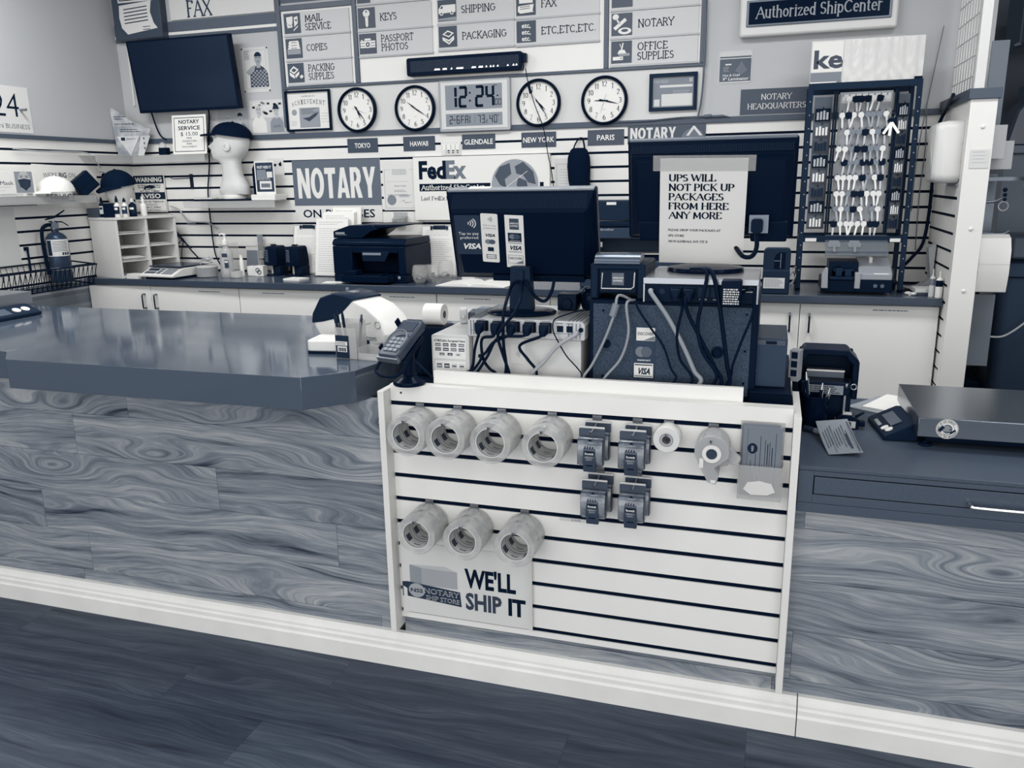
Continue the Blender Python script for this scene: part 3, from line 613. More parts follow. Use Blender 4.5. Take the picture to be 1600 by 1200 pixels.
obj('print', b, [mat(70, .5), mat(150, .5), mat(60, .5)], t)
t, w, h = frame('member_plaque', 'dark-framed glossy member plaque right of the Paris clock', 'plaque', .389, 1.874, .639, 2.063, .018, 44, 128)
b = MB(); txt(b, 'MEMBER', -.1, h-.048, .015, -.0055, 0, w=.075); b.rect(.082, h-.047, .1, h-.028, -.0055, 0); b.rect(-.06, .025, .1, .085, -.0055, 1); b.rect(-.1, .025, -.07, .06, -.0055, 1); scribble(b, 0, .1, .09, 2, .01, -.0055, 0, seed=8); b.rect(-.07, .118, .1, .13, -.0055, 1)
obj('print', b, [mat(170, .4), mat(205, .3)], t)

# flat signs lower on the slats
def plate(name, label, cat, x0, z0, x1, z1, g, d=.004, y=YB, rough=.5, group=None):
    t = on_wall(name, label, cat, (x0+x1)/2, z0, group, y); w = (x1-x0)/2; h = z1-z0
    b = MB(); b.box(-w, -d, 0, w, 0, h); obj('panel', b, mat(g, rough), t); return t, w, h
t, w, h = plate('notary_sign', 'large grey sign reading NOTARY over ON PREMISES behind the printer', 'sign', -1.824, 1.298, -1.22, 1.673, 218)
b = MB(); b.rect(-w, .1, w, h, -.0045); obj('header_field', b, mat(104, .45), t)
b = MB()
heavy(b, 'NOTARY', -.27, .145, .182, .54, -.005, 0, 1); obj('header_lettering', b, [mat(222, .5), mat(104, .45)], t)
b = MB(); txt(b, 'ON PREMISES', -w+.055, .028, .05, -.0045, 0, w=.5, bold=.018); obj('footer_lettering', b, mat(32, .5), t)
t, w, h = plate('commission_certificate', 'pale notary public commission certificate left of the courier sign', 'certificate', -1.205, 1.367, -.98, 1.656, 216, d=.002)
b = MB(); y = -.0024
for q in ((-w+.01, .012, -w+.0115, h-.05), (w-.0115, .012, w-.01, h-.05), (-w+.01, .012, w-.01, .0135), (-w+.01, h-.051, -.06, h-.05), (.06, h-.051, w-.01, h-.05)): b.rect(*q, y)
txt(b, 'Notary Public', 0, h-.15, .008, y, 0, 'c', w=.08, serif=LIGHT)
scribble(b, -.05, h-.05, .05, 5, .007, y, seed=2, indent=.1); scribble(b, -.09, h-.12, .09, 1, .01, y, t=.001, seed=5); scribble(b, -.04, h-.17, .05, 2, .008, y, seed=6); scribble(b, -.085, h-.195, .06, 2, .007, y, seed=7)
b.disc((-.06, y, .06), .03, seg=24, m=1); scribble(b, -.01, .09, .08, 3, .006, y, seed=3); b.poly([(-.01, y, .045), (.02, y, .062), (.03, y, .044), (.07, y, .05), (.07, y, .048), (.03, y, .041), (.018, y, .058)])
obj('print', b, [mat(120, .5), mat(130, .5)], t)
t, w, h = plate('courier_sign', 'white courier sign with big logo lettering and a globe behind the left monitor', 'sign', -.99, 1.31, -.157, 1.672, 226, d=.03)
b = MB(); y = -.0305
txt(b, 'Fed', -w+.035, h-.122, .1, y, 0, w=.172, bold=.042); txt(b, 'Ex', -w+.205, h-.122, .1, y, 1, w=.13, bold=.042)
b.rect(-w+.035, h-.196, w-.035, h-.153, y, 0); txt(b, 'Authorized ShipCenter', -w+.045, h-.187, .025, y-.0004, 2, w=.4, serif=SLAB)
txt(b, 'Last FedEx Pickup', -w+.043, h-.247, .02, y, 0, w=.25, serif=SLAB)
obj('lettering', b, [mat(26, .5), mat(118, .5), mat(222, .5)], t)
b = MB(); b.disc((w-.205, y-.0002, h-.165), .148, seg=40, m=0); b.disc((w-.205, y-.0005, h-.165), .14, seg=40, m=1)
for pts in ([(-.12, .05), (-.09, .1), (-.03, .12), (-.02, .06), (-.06, .03), (-.05, -.02), (-.09, -.0)], [(-.05, -.02), (-.01, -.04), (-.02, -.1), (-.05, -.11), (-.06, -.06)], [(.0, .1), (.05, .125), (.11, .07), (.125, .0), (.08, .01), (.05, .05), (.01, .06)], [(.02, .04), (.07, .02), (.08, -.04), (.05, -.1), (.03, -.06), (.01, .0)]): b.poly([(w-.205+a, y-.0008, h-.165+c) for a, c in pts], 2)
for i in range(2): b.poly([(w-.29, y-.001, h-.2+.02*i), (w-.13, y-.001, h-.09-.13*i), (w-.13, y-.001, h-.093-.13*i), (w-.29, y-.001, h-.203+.02*i)], 0)
obj('globe', b, [mat(222, .4), mat(150, .3), mat(74, .4)], t)
t, w, h = plate('posted_certificate', 'pale certificate partly hidden behind the hanging black pouch', 'certificate', -.135, 1.34, .04, 1.645, 208, d=.002)
b = MB(); y = -.0024
for q in ((-w+.012, .012, -w+.0135, h-.03), (-w+.012, h-.0315, w-.012, h-.03), (w-.0135, .012, w-.012, h-.03)): b.rect(*q, y)
scribble(b, -.06, h-.06, .06, 14, .015, y, t=.0016, seed=21); obj('print', b, mat(140, .5), t)
t, w, h = plate('notary_banner', 'dark NOTARY banner with an arch emblem just above the right monitor', 'sign', .277, 1.71, .69, 1.802, 80, d=.006)
b = MB(); heavy(b, 'NOTARY', -w+.013, .025, .058, .245, -.0065, 0, 1)
b.poly([(.105, -.0065, .035), (.14, -.0065, .084), (.15, -.0065, .084), (.19, -.0065, .035), (.175, -.0065, .035), (.145, -.0065, .07), (.12, -.0065, .035)], 0); obj('lettering', b, [mat(212, .5), mat(80, .5)], t)
b = MB(); b.poly([(.14+.062*math.cos(R(a)), -.0062, .01+.062*math.sin(R(a))) for a in range(0, 181, 12)]); obj('emblem', b, mat(112, .5), t)
t = on_wall('authorized_sign', 'raised white box sign with a dark serif-lettered field at the upper right', 'sign', 1.205, 2.208)
b = MB(); b.box(-.365, -.055, 0, .365, 0, .4); obj('housing', b, mat(212, .4), t, bev=.012)
b = MB(); b.box(-.333, -.064, .045, .333, -.055, .167); obj('plate_frame', b, mat(118, .3, metal=.5), t, bev=.003)
b = MB(); b.box(-.322, -.066, .055, .322, -.064, .157); obj('name_field', b, mat(18, .2), t)
b = MB(); txt(b, 'Authorized ShipCenter', 0, .083, .05, -.0668, al='c', w=.58, serif=(.15, .08, .1)); obj('lettering', b, mat(150, .4), t)
t, w, h = plate('headquarters_plate', 'dark plate reading NOTARY HEADQUARTERS left of the key rack', 'sign', .86, 1.84, 1.195, 1.964, 76, d=.004)
b = MB(); txt(b, 'NOTARY', .01, .071, .026, -.0045, al='c', w=.15, serif=LIGHT); txt(b, 'HEADQUARTERS', .012, .026, .026, -.0045, al='c', w=.285, serif=LIGHT); obj('lettering', b, mat(210, .5), t)
t = on_wall('laminator_card', 'square package card lettered Hot & Cold 9" Laminator in clear wrap', 'card', .826, 1.998)
b = MB(); b.prism(rrect(-.083, 0, .083, .155, .014), -.002, 0, 'y'); obj('card', b, mat(196, .2), t)
b = MB(); b.rect(-.078, .008, .078, .118, -.0024, 0); b.rect(-.078, .123, .078, .13, -.0024, 0); b.poly([(.0, -.0027, .06), (.03, -.0027, .105), (.06, -.0027, .06), (.03, -.0027, .04)], 2)
txt(b, 'Hot & Cold', -.062, .034, .0115, -.0028, 1, w=.085, bold=.02, shear=.15); txt(b, '9" Laminator', -.062, .014, .015, -.0028, 1, w=.13, bold=.02, shear=.15); scribble(b, -.06, .08, -.03, 4, .007, -.0028, 1, t=.0012, seed=4); b.rect(-.05, .088, -.02, .095, -.0028, 1)
obj('print', b, [mat(84, .2), mat(206, .4), mat(104, .3)], t)

# photographs pinned left of the menu board
t, w, h = plate('portrait_print', 'pinned print of a person in a checked shirt pointing forward', 'print', -2.12, 2.085, -1.93, 2.345, 206, d=.001)
def person(b, x, z, s, y, shirt, skin, check=None, hat=None, hair=None):
    b.poly([(x-.5*s, y, z), (x-.48*s, y, z+.62*s), (x-.3*s, y, z+.85*s), (x-.12*s, y, z+.95*s), (x+.12*s, y, z+.95*s), (x+.3*s, y, z+.85*s), (x+.48*s, y, z+.62*s), (x+.5*s, y, z)], shirt)
    b.poly([(x-.1*s, y-.0002, z+.85*s), (x+.1*s, y-.0002, z+.85*s), (x+.12*s, y-.0002, z+1.08*s), (x-.12*s, y-.0002, z+1.08*s)], skin)
    b.disc((x, y-.0003, z+1.27*s), .2*s, seg=20, m=skin, rz=.27*s)
    for e in (-1, 1): b.rect(x+e*.08*s-.045*s, z+1.3*s, x+e*.08*s+.045*s, z+1.33*s, y-.0005, 3); b.rect(x+e*.08*s-.05*s, z+1.36*s, x+e*.08*s+.05*s, z+1.38*s, y-.0005, 3)
    b.rect(x-.02*s, z+1.18*s, x+.03*s, z+1.21*s, y-.0005, 3); b.rect(x-.07*s, z+1.11*s, x+.07*s, z+1.13*s, y-.0005, 3)
    if hat is not None: b.poly([(x-.3*s, y-.0006, z+1.42*s), (x+.3*s, y-.0006, z+1.42*s), (x+.22*s, y-.0006, z+1.48*s), (x+.16*s, y-.0006, z+1.66*s), (x-.16*s, y-.0006, z+1.66*s), (x-.22*s, y-.0006, z+1.48*s)], hat)
    if hair is not None: b.poly([(x+.21*s*math.cos(R(a)), y-.0006, z+(1.3+.26*math.sin(R(a)))*s) for a in range(15, 166, 15)], hair)
    if check:
        for i in range(9):
            for j in range(9):
                if (i+j) % 2: b.rect(x-.45*s+i*.1*s, z+j*.085*s, x-.35*s+i*.1*s, z+(j+1)*.085*s, y-.0002, check)
b = MB(); person(b, .02, .03, .13, -.0014, 0, 2, check=1, hair=3); b.poly([(-.07, -.0022, .12), (-.03, -.0022, .15), (.0, -.0022, .16), (-.01, -.0022, .125), (-.05, -.0022, .1)], 2); scribble(b, -.075, h-.02, -.035, 6, .009, -.0014, 3, seed=3)
for q in ((-.075, .022, .075, .0235), (.0735, .022, .075, h-.015), (-.075, h-.016, .075, h-.0145), (-.075, .022, -.0735, h-.015)): b.rect(*q, -.0013, 1)
obj('picture', b, [mat(60, .5), mat(150, .5), mat(158, .5), mat(50, .5)], t)
b = MB()
for a, c in ((-.088, .253), (.088, .253), (-.088, .008), (.088, .008)): b.ball((a, -.003, c), .005, seg=8, rings=5)
obj('push_pin', b, mat(30, .3), t)
t, w, h = plate('group_photo', 'pinned photo of two people, one with a hat, above the blue band', 'print', -2.095, 1.845, -1.85, 2.068, 186, d=.001)
b = MB(); b.rect(-w, .09, w, h-.03, -.0013, 4); rg = random.Random(4)
for i in range(26): a = rg.uniform(-w+.01, w-.03); c = rg.uniform(.1, h-.05); b.rect(a, c, a+.02, c+.012, -.0014, rg.choice((1, 3, 5)))
person(b, -.06, -.0, .105, -.0016, 5, 2); person(b, .065, .002, .095, -.002, 1, 2, hat=3); txt(b, 'SCOTTS', .065, .03, .012, -.0026, 3, 'c', w=.05)
obj('picture', b, [mat(60, .5), mat(140, .5), mat(186, .5), mat(50, .5), mat(206, .5), mat(218, .5)], t)
t, w, h = plate('crowd_photo', 'photo of two faces partly hidden behind the capped mannequin head', 'print', -2.33, 1.845, -2.11, 2.01, 170, d=.001)
b = MB(); person(b, -.04, -.04, .1, -.0015, 5, 2); person(b, .05, -.03, .1, -.002, 1, 2, hair=3); obj('picture', b, [mat(60, .5), mat(120, .5), mat(180, .5), mat(46, .5), mat(190, .5), mat(210, .5)], t)

# key-fob stand hung between HAWAII and GLENDALE plates, black pouch
t = on_wall('fob_holder', 'small clear holder with four white tags between the city plates', 'holder', -.757, 1.678)
b = MB(); b.box(-.062, -.004, 0, .062, -.0008, .075); obj('backing', b, mat(214, .3), t)
for i in range(4):
    b = MB(); b.prism(rrect(-.05+i*.028, .008, -.03+i*.028, .062, .004), -.012, -.004, 'y'); b.rect(-.046+i*.028, .012, -.034+i*.028, .03, -.0124, 1); b.disc((-.04+i*.028, -.0128, .02), .0035, seg=10, m=0); obj('tag', b, [mat(228, .4), mat(40 if i else 200, .4)], t)
t = on_wall('black_pouch', 'black fabric pouch hanging on a loop left of the PARIS plate', 'pouch', .014, 1.4)
b = MB(); rings = []
for z, w_, d_, cx in ((0, .052, .02, .012), (.06, .056, .034, .01), (.13, .062, .04, .002), (.2, .066, .042, .0), (.25, .062, .036, .0), (.285, .048, .022, .0), (.297, .034, .01, 0)): rings.append([(cx+w_*math.cos(2*math.pi*k/18), -.045+d_*math.sin(2*math.pi*k/18), z) for k in range(18)])
b.loft(rings); obj('bag', b, mat(14, .85, bump=.4, bscale=40), t, sm=60)
b = MB(); b.tube([(-.03, -.045, .29), (-.024, -.035, .315), (-.008, -.02, .345), (.006, -.012, .35), (.018, -.02, .342), (.032, -.04, .29)], .0045, 6); obj('loop', b, mat(16, .8), t, sm=50)
b = MB(); b.tube([(0, 0, .345), (0, -.03, .343), (0, -.032, .352)], .0025, 6); obj('hook', b, mat(60, .3, metal=.8), t)
# cable with connector along the top of the blue band
b = MB(); b.tube([pt(u, v, y=YB-.026) for u, v in ((1103, 0), (1102, 60), (1099, 120), (1095, 160), (1090, 184))], .005, 6); b.tube([pt(u, v, y=YB-.018) for u, v in ((960, 191), (1010, 189), (1060, 184), (1100, 182), (1118, 181))], .004, 6)
b.tube([pt(1100, 182, y=YB-.018), pt(1112, 181, y=YB-.018)], .009, 10, smooth=0); b.tube([pt(1114, 182, y=YB-.018), pt(1130, 181, y=YB-.018)], .007, 10, smooth=0); b.cyl(pt(1130, 181, y=YB-.018), pt(1142, 183, y=YB-.018), .005, .001, 8)
solo('coaxial_cable', b, mat(96, .4), 'grey coaxial cable with a loose connector below the member plaque', 'cable', sm=50)
# ------------------------------------------------------------------ left corner: posters, shelves, heads, extinguisher
CLEAR = mat(226, .08, alpha=.22); CLEARB = mat(200, .1, alpha=.4); GLASS = mat(240, .03, trans=1., ior=1.45); PAPER = mat(230, .6)
def on_left(name, label, cat, y, z, group=None, x=XL): return thing(name, label, cat, (x+.0008, y, z), 90, group)
t = on_left('anniversary_poster', 'cropped white poster lettered 24 and IN BUSINESS on the left wall', 'poster', 1.35, 1.838)
b = MB(); b.box(-.4, -.002, 0, .365, 0, .25); obj('sheet', b, mat(214, .5), t)
b = MB(); txt(b, '24', .29, .085, .135, -.0024, al='r', w=.165, bold=-.01); txt(b, 'YEARS IN BUSINESS', .345, .022, .027, -.0024, al='r', w=.33, bold=-.012); obj('lettering', b, mat(32, .5), t)
b = MB(); b.cyl((0, 0, 0), (.045, 0, 0), .007, seg=12); p = pt(31, 172, x=XL); solo('wall_peg', b, mat(140, .3, metal=.6), 'small metal peg beside the 24 on the left wall', 'peg', loc=(p.x+.002, p.y, p.z), sm=50)
t = on_left('blank_poster', 'plain pale sheet on the left slats at the picture edge', 'poster', 1.2, 1.1)
b = MB(); b.box(-.3, -.002, 0, .3, 0, .33); b.box(-.3, -.003, .3, .3, -.002, .33); obj('sheet', b, mat(206, .5), t)
t = on_left('services_poster', "white poster lettered WE'RE BIG ON behind the white cap", 'poster', 1.905, 1.42)
b = MB(); b.prism([(-.24, .0), (.235, -.0), (.235, .235), (-.24, .25)], -.002, 0, 'y'); obj('sheet', b, PAPER, t)
b = MB(); txt(b, "WE'RE", -.17, .172, .03, -.0024, 0, w=.1, bold=-.012); txt(b, 'BIG', -.055, .172, .03, -.0024, 0, w=.055, bold=.02); txt(b, 'ON', .015, .172, .03, -.0024, 0, w=.05, bold=-.012); txt(b, 'NOTARY', -.17, .1, .05, -.0024, 1, w=.23, bold=.01); txt(b, 'SERVICES', -.17, .03, .05, -.0024, 1, w=.25, bold=.01); obj('lettering', b, [mat(36, .5), mat(96, .5)], t)
def acrylic(name, label, pts_in, pts_out, z, lip, mt=CLEARB):
    b = MB(); n = len(pts_in)
    for i in range(n-1):
        a, c, d, e = pts_in[i], pts_in[i+1], pts_out[i+1], pts_out[i]
        b.loft([[(p[0], p[1], z) for p in (a, c, d, e)], [(p[0], p[1], z+.004) for p in (a, c, d, e)]])
        dx, dy = d[0]-e[0], d[1]-e[1]; l = math.hypot(dx, dy); nx, ny = dy/l*.003, -dx/l*.003
        b.loft([[(e[0], e[1], z-lip), (d[0], d[1], z-lip), (d[0]+nx, d[1]+ny, z-lip), (e[0]+nx, e[1]+ny, z-lip)], [(e[0], e[1], z+.004), (d[0], d[1], z+.004), (d[0]+nx, d[1]+ny, z+.004), (e[0]+nx, e[1]+ny, z+.004)]])
    return solo(name, b, mt, label, 'shelf')
acrylic('acrylic_shelf', 'clear acrylic shelf on the left wall under the mask box', [(XL+.001, .8), (XL+.001, 1.98)], [(XL+.13, .8), (XL+.13, 1.98)], 1.483, .04)
acrylic('acrylic_shelf', 'clear acrylic corner shelf carrying the map triangle and the price sign', [(XL+.001, 2.02), (XL+.002, YB-.002), (-2.365, YB-.002)], [(XL+.13, 2.02), (XL+.13, YB-.13), (-2.365, YB-.13)], 1.722, .042)
acrylic('acrylic_shelf', 'clear acrylic shelf under the mannequin head', [(-2.53, YB-.002), (-1.86, YB-.002)], [(-2.53, YB-.17), (-1.86, YB-.17)], 1.432, .038)

t = thing('mask_box', 'white face mask box with a masked face picture on the left shelf', 'box', (XL+.095, 1.3, 1.4885), 90)
b = MB(); b.box(-.3, -.03, 0, .26, .05, .138); obj('carton', b, mat(232, .4), t, bev=.001)
b = MB(); y = -.0306
b.rect(.13, .02, .245, .134, y, 3)
b.disc((.19, y-.0003, .085), .04, seg=22, m=1, rz=.052); b.poly([(.148, y-.0006, .09), (.19, y-.0006, .097), (.232, y-.0006, .09), (.226, y-.0006, .055), (.192, y-.0006, .03), (.158, y-.0006, .052)], 2)
for e in (-1, 1): b.rect(.19+e*.018-.01, .103, .19+e*.018+.01, .107, y-.0008, 2); b.rect(.19+e*.018-.012, .112, .19+e*.018+.012, .114, y-.0008, 2)
b.rect(-.04, .004, .17, .017, y, 4); b.rect(.19, .003, .235, .018, y, 4); scribble(b, -.03, .015, .16, 2, .006, y-.0003, 3, t=.0015, seed=5); 
for i in range(9): b.rect(.195+i*.004, .005, .1965+i*.004+.0005*(i % 3), .016, y-.0005, 2)
txt(b, 'R', -.0, .108, .014, y, 2, bold=.01); txt(b, 'Face Mask', .118, .063, .022, y, 2, 'r', w=.17, bold=.0); b.rect(-.1, .05, .1, .0512, y, 3); b.rect(-.1, .033, .06, .0342, y, 3); txt(b, 'S', -.01, .006, .012, y, 2, bold=.02)
obj('print', b, [mat(200, .5), mat(190, .5), mat(58, .5), mat(150, .5), mat(210, .5)], t)

def cap_mesh(b, c, rx, ry, h, ang=0, vis=.075, tilt=0, m=0):
    """six-panel cap; visor points to local -x before turning by ang"""
    b.M = Matrix.Translation(c) @ Matrix.Rotation(R(ang), 4, 'Z') @ Matrix.Rotation(R(tilt), 4, 'Y')
    b.ball((0, 0, 0), rx, ry, h, 28, m, 0, 88, 8); b.ball((0, 0, h), .008, .008, .005, 8, m, -20, 90, 4)
    top = []; bot = []
    for k in range(15):
        a = R(120+120*k/14); x = rx*math.cos(a); y = ry*math.sin(a)
        top.append((x, y, .006))
        f = math.sin(math.pi*k/14)
        bot.append((x-vis*f**.6, y*(1.02), -.004-.018*(1-abs(k-7)/7*.2)*f+.012*f*abs(k-7)/7))
    b.loft([top, bot, [(p[0], p[1], p[2]-.004) for p in bot], [(p[0], p[1], p[2]-.008) for p in top]], m, close=False)
    b.M = Matrix()
t = thing('baseball_hat', 'soft white cap lying on the left shelf in front of the poster', 'hat', (XL+.125, 1.715, 1.4885))
b = MB(); cap_mesh(b, (0, -.02, .022), .1, .105, .088, 60, .12); obj('crown', b, mat(226, .85, mottle=8, mscale=25), t, sm=60)
t = thing('card_case', 'black open case tilted on its corner at the end of the left shelf', 'case', (XL+.07, 1.965, 1.462), 62)
b = MB(); b.M = Matrix.Translation((0, 0, .092)) @ Matrix.Rotation(R(-38), 4, 'Y'); b.box(-.062, -.03, -.055, .062, .03, .055); obj('shell', b, mat(18, .5), t, bev=.004)
b = MB(); b.M = Matrix.Translation((0, 0, .092)) @ Matrix.Rotation(R(-38), 4, 'Y'); b.box(-.057, -.0312, -.05, .057, -.03, -.012); b.box(-.057, -.0312, -.008, .057, -.03, .05); obj('front_panel', b, mat(30, .35), t, bev=.001)
b = MB()
for dz in (0, .05):
    b.M = Matrix.Translation((XL+.05, 2.17, 1.545+dz)) @ Matrix.Rotation(R(78), 4, 'Z') @ Matrix.Rotation(R(25), 4, 'Y'); b.prism(rrect(-.032, -.016, .032, .016, .014), -.002, .002, 'y')
b.M = Matrix(); b.tube([(XL+.05, 2.17, 1.555), (XL+.045, 2.172, 1.57), (XL+.05, 2.17, 1.585)], .002, 6)
b.tube([(XL+.05, 2.17, 1.61), (XL+.03, 2.17, 1.625), (XL+.001, 2.17, 1.626)], .002, 6)
solo('sunglasses', b, mat(14, .15), 'dark sunglasses hung on the left wall beside the capped foam head', 'sunglasses')

# map triangle and trinkets on the corner shelf
t = thing('map_cutout', 'triangular map print standing on the corner shelf', 'cutout', (-2.95, 2.36, 1.7275), 22)
b = MB(); b.prism([(-.08, 0), (.075, 0), (.14, .165), (.02, .22), (-.085, .3), (-.1, .29)], -.004, 0, 'y'); obj('backing', b, mat(150, .5, mottle=40, mscale=16), t)
b = MB(); b.prism([(-.075, .12), (.07, .125), (.0, .0)], -.008, -.0045, 'y'); b.prism([(.08, 0), (.135, .125), (.075, .125), (.045, 0)], -.007, -.0045, 'y'); obj('inset', b, mat(196, .5, mottle=16, mscale=14), t)
b = MB(); scribble(b, -.08, .245, .0, 2, .014, -.0045, 0, seed=3); scribble(b, -.08, .2, .05, 1, .014, -.0045, 0, seed=4); scribble(b, -.05, .165, .09, 2, .012, -.0045, 0, seed=6); b.rect(-.05, .095, -.025, .115, -.0084, 0); b.rect(-.018, .104, .04, .107, -.0084, 0)
for i in range(3): b.rect(.09, .04+.03*i, .096, .055+.03*i, -.0074, 0)
obj('print', b, mat(44, .5), t)
t = thing('glass_trinket', 'small glass dome trinket with dark base on the corner shelf', 'trinket', (-2.705, 2.38, 1.7275))
b = MB(); b.box(-.028, -.022, 0, .028, .022, .045); obj('base', b, mat(20, .3), t, bev=.004)
b = MB(); b.ball((-.01, 0, .05), .026, .02, .03, 14, 0, -20, 90, 7); obj('dome', b, mat(214, .1, alpha=.5), t, sm=60)
t = thing('price_sign', 'white bordered sign reading NOTARY SERVICE $ 15.00 on the corner shelf', 'sign', (-2.5, 2.37, 1.7275))
b = MB(); Mt = Matrix.Rotation(R(-6), 4, 'X'); b.M = Mt; b.box(-.128, -.004, 0, .128, 0, .24); obj('panel', b, PAPER, t)
b = MB(); b.M = Mt; y = -.0046
for q in ((-.113, .015, -.109, .225), (.109, .015, .113, .225), (-.113, .015, .113, .019), (-.113, .221, .113, .225)): b.rect(*q, y)
for s, z, h, w, bd in (('NOTARY', .187, .024, .155, .02), ('SERVICE', .149, .024, .165, .02), ('$ 15.00', .113, .024, .13, 0.), ('PER', .093, .011, .04, 0.), ('SIGNATURE', .075, .011, .11, 0.), ('PER', .058, .011, .04, 0.), ('DOCUMENT', .04, .011, .11, 0.)): txt(b, s, 0, z, h, y, al='c', w=w, bold=bd)
obj('lettering', b, mat(30, .5), t)

# mannequin head with black cap
t = thing('mannequin_head', 'pale long-necked mannequin head in profile on the middle acrylic shelf', 'mannequin', (-2.2, 2.37, 1.4735), 4)
prof = [(0, -.11, .12, .06), (.03, -.112, .124, .066), (.06, -.1, .122, .066), (.1, -.082, .1, .058), (.13, -.076, .082, .055), (.18, -.072, .072, .053), (.215, -.078, .07, .054), (.235, -.11, .075, .056), (.25, -.135, .085, .06), (.265, -.142, .1, .066), (.285, -.142, .118, .071), (.3, -.145, .13, .073), (.32, -.138, .142, .075), (.345, -.136, .15, .077), (.37, -.128, .154, .078), (.395, -.128, .154, .078), (.43, -.13, .15, .076), (.455, -.1, .118, .058), (.475, -.05, .07, .03)]
fine = []
for (a, b_) in zip(prof, prof[1:]):
    for j in range(4): fine.append(tuple(p+(q-p)*j/4 for p, q in zip(a, b_)))
prof = fine+[prof[-1]]
rings = []
for z, xf, xb, w in prof:
    z *= .87; xf *= .84; xb *= .84; w *= .95
    cx = (xf+xb)/2; rx = (xb-xf)/2; ring = []
    for k in range(72):
        a = 2*math.pi*k/72; c, s = math.cos(a), math.sin(a)
        x = cx+rx*math.copysign(abs(c)**.9, c); y = w*math.copysign(abs(s)**.85, s)
        fr = max(0, -c)**14
        nose = max(0, 1-abs(z-.294)/.034)*.04*max(0, -c)**36; lip = (max(0, 1-abs(z-.26)/.012)+max(0, 1-abs(z-.246)/.01))*.011*fr
        eye = -max(0, 1-abs(z-.333)/.02)*.012*max(0, -c)**3*max(0, 1-max(0, -c)**40)
        ring.append((x-nose-lip-eye, y, z))
    rings.append(ring)
b = MB(); b.loft(rings); o = obj('bust', b, mat(206, .35), t, sm=80)
for s in (-1, 1):
    b = MB(); b.M = Matrix.Translation((.02, s*.074, .285)) @ Matrix.Rotation(R(8), 4, 'Y'); b.torus((0, 0, 0), .02, .006, 'y', 18, 8); b.ball((.004, 0, .002), .018, .007, .026, 12, rings=7); obj('ear', b, mat(206, .35), t, sm=70)
b = MB(); b.lathe([(.07, -.026), (.072, -.022), (.072, -.004), (.07, 0)], 28); obj('plinth', b, mat(226, .3), t, sm=40)
b = MB(); cap_mesh(b, (-2.178, 2.371, 1.826), .132, .098, .085, 4, .085, 8); solo('baseball_hat', b, mat(13, .85, bump=.3, bscale=60), 'black cap worn by the mannequin head in profile', 'hat', sm=60)
t = thing('slim_laptop', 'slim black case under the mannequin head on the acrylic shelf', 'case', (-2.215, 2.39, 1.4365))
b = MB(); b.box(-.245, -.09, 0, .17, .065, .011); obj('case', b, mat(14, .3), t, bev=.003)
t = thing('notepad', 'narrow white spiral notepad lying on the slim black case', 'notepad', (-2.4, 2.335, 1.448))
b = MB(); b.box(-.06, -.03, 0, .08, .03, .008); obj('pages', b, PAPER, t)
b = MB()
for i in range(12): b.torus((-.055+i*.012, -.03, .005), .006, .0012, 'x', 8, 5)
obj('spiral', b, mat(190, .3, metal=.7), t)
t = thing('white_device', 'flat white box under the small flyer stand', 'box', (-1.955, 2.38, 1.4365))
b = MB(); b.box(-.085, -.07, 0, .085, .06, .036); obj('housing', b, mat(226, .35), t, bev=.004)
t = thing('flyer_stand', 'small upright flyer with a dark collage print on the flat white box', 'flyer', (-1.96, 2.36, 1.473))
b = MB(); b.prism(rrect(-.07, 0, .07, .2, .006), -.003, 0, 'y'); obj('card', b, mat(222, .3), t)
b = MB(); y = -.0034; b.rect(-.062, .015, .062, .19, y, 0); txt(b, 'MUST NEED IT', 0, .155, .016, y-.0003, 2, 'c', w=.1, bold=.03); b.rect(-.055, .1, .01, .148, y-.0003, 1); b.rect(.015, .1, .055, .135, y-.0003, 2); b.rect(-.04, .03, .045, .08, y-.0003, 2); b.rect(-.03, .04, .035, .065, y-.0006, 1); scribble(b, -.055, .098, .055, 2, .008, y-.0003, 2, seed=5); scribble(b, -.028, .062, .03, 2, .009, y-.0009, 0, seed=7)
obj('print', b, [mat(58, .4), mat(130, .4), mat(216, .4)], t)
b = MB(); b.poly([(-2.1, 2.452, 1.47), (-2.06, 2.452, 1.47), (-2.04, 2.452, 1.66), (-2.07, 2.452, 1.69), (-2.1, 2.452, 1.68)]); b = MB()
b.M = Matrix.Translation((-2.035, 2.42, 1.437)); b.prism([(-.05, 0), (.03, 0), (.04, .15), (.02, .22), (-.03, .225), (-.05, .19)], -.014, .014, 'y'); b.M = Matrix()
solo('black_pouch', b, mat(13, .7), 'black leather pouch standing behind the small flyer', 'pouch', bev=.006)
t, w, h = plate('hook_card', 'pale card with a dark bird-like mark above the small flyer', 'card', -2.0, 1.585, -1.885, 1.69, 214, d=.002)
b = MB(); b.poly([(.02, -.0025, .07), (.04, -.0025, .085), (.045, -.0025, .06), (.03, -.0025, .055)]); b.poly([(-.05, -.0025, .03), (-.03, -.0025, .06), (0, -.0025, .055), (.01, -.0025, .07), (-.035, -.0025, .075)]); obj('mark', b, mat(24, .5), t)
b = MB(); p = pt(300, 283, y=YB); b.box(p.x-.012, YB-.006, p.z-.05, p.x+.012, YB-.001, p.z+.045); b.tube([(p.x, YB-.005, p.z+.02), (p.x-.02, YB-.15, p.z+.015), (p.x-.025, YB-.17, p.z+.03)], .003, 6)
solo('slat_hook', b, mat(60, .3, metal=.7), 'empty metal hook on the slats left of the mannequin head', 'hook')
b = MB(); b.box(-.035, -.004, 0, .035, 0, .012); p = pt(300, 351, y=YB); solo('slat_clip', b, mat(110, .4), 'short grey label clip on a slat above the counter scale', 'clip', loc=(p.x, YB-.001, p.z))

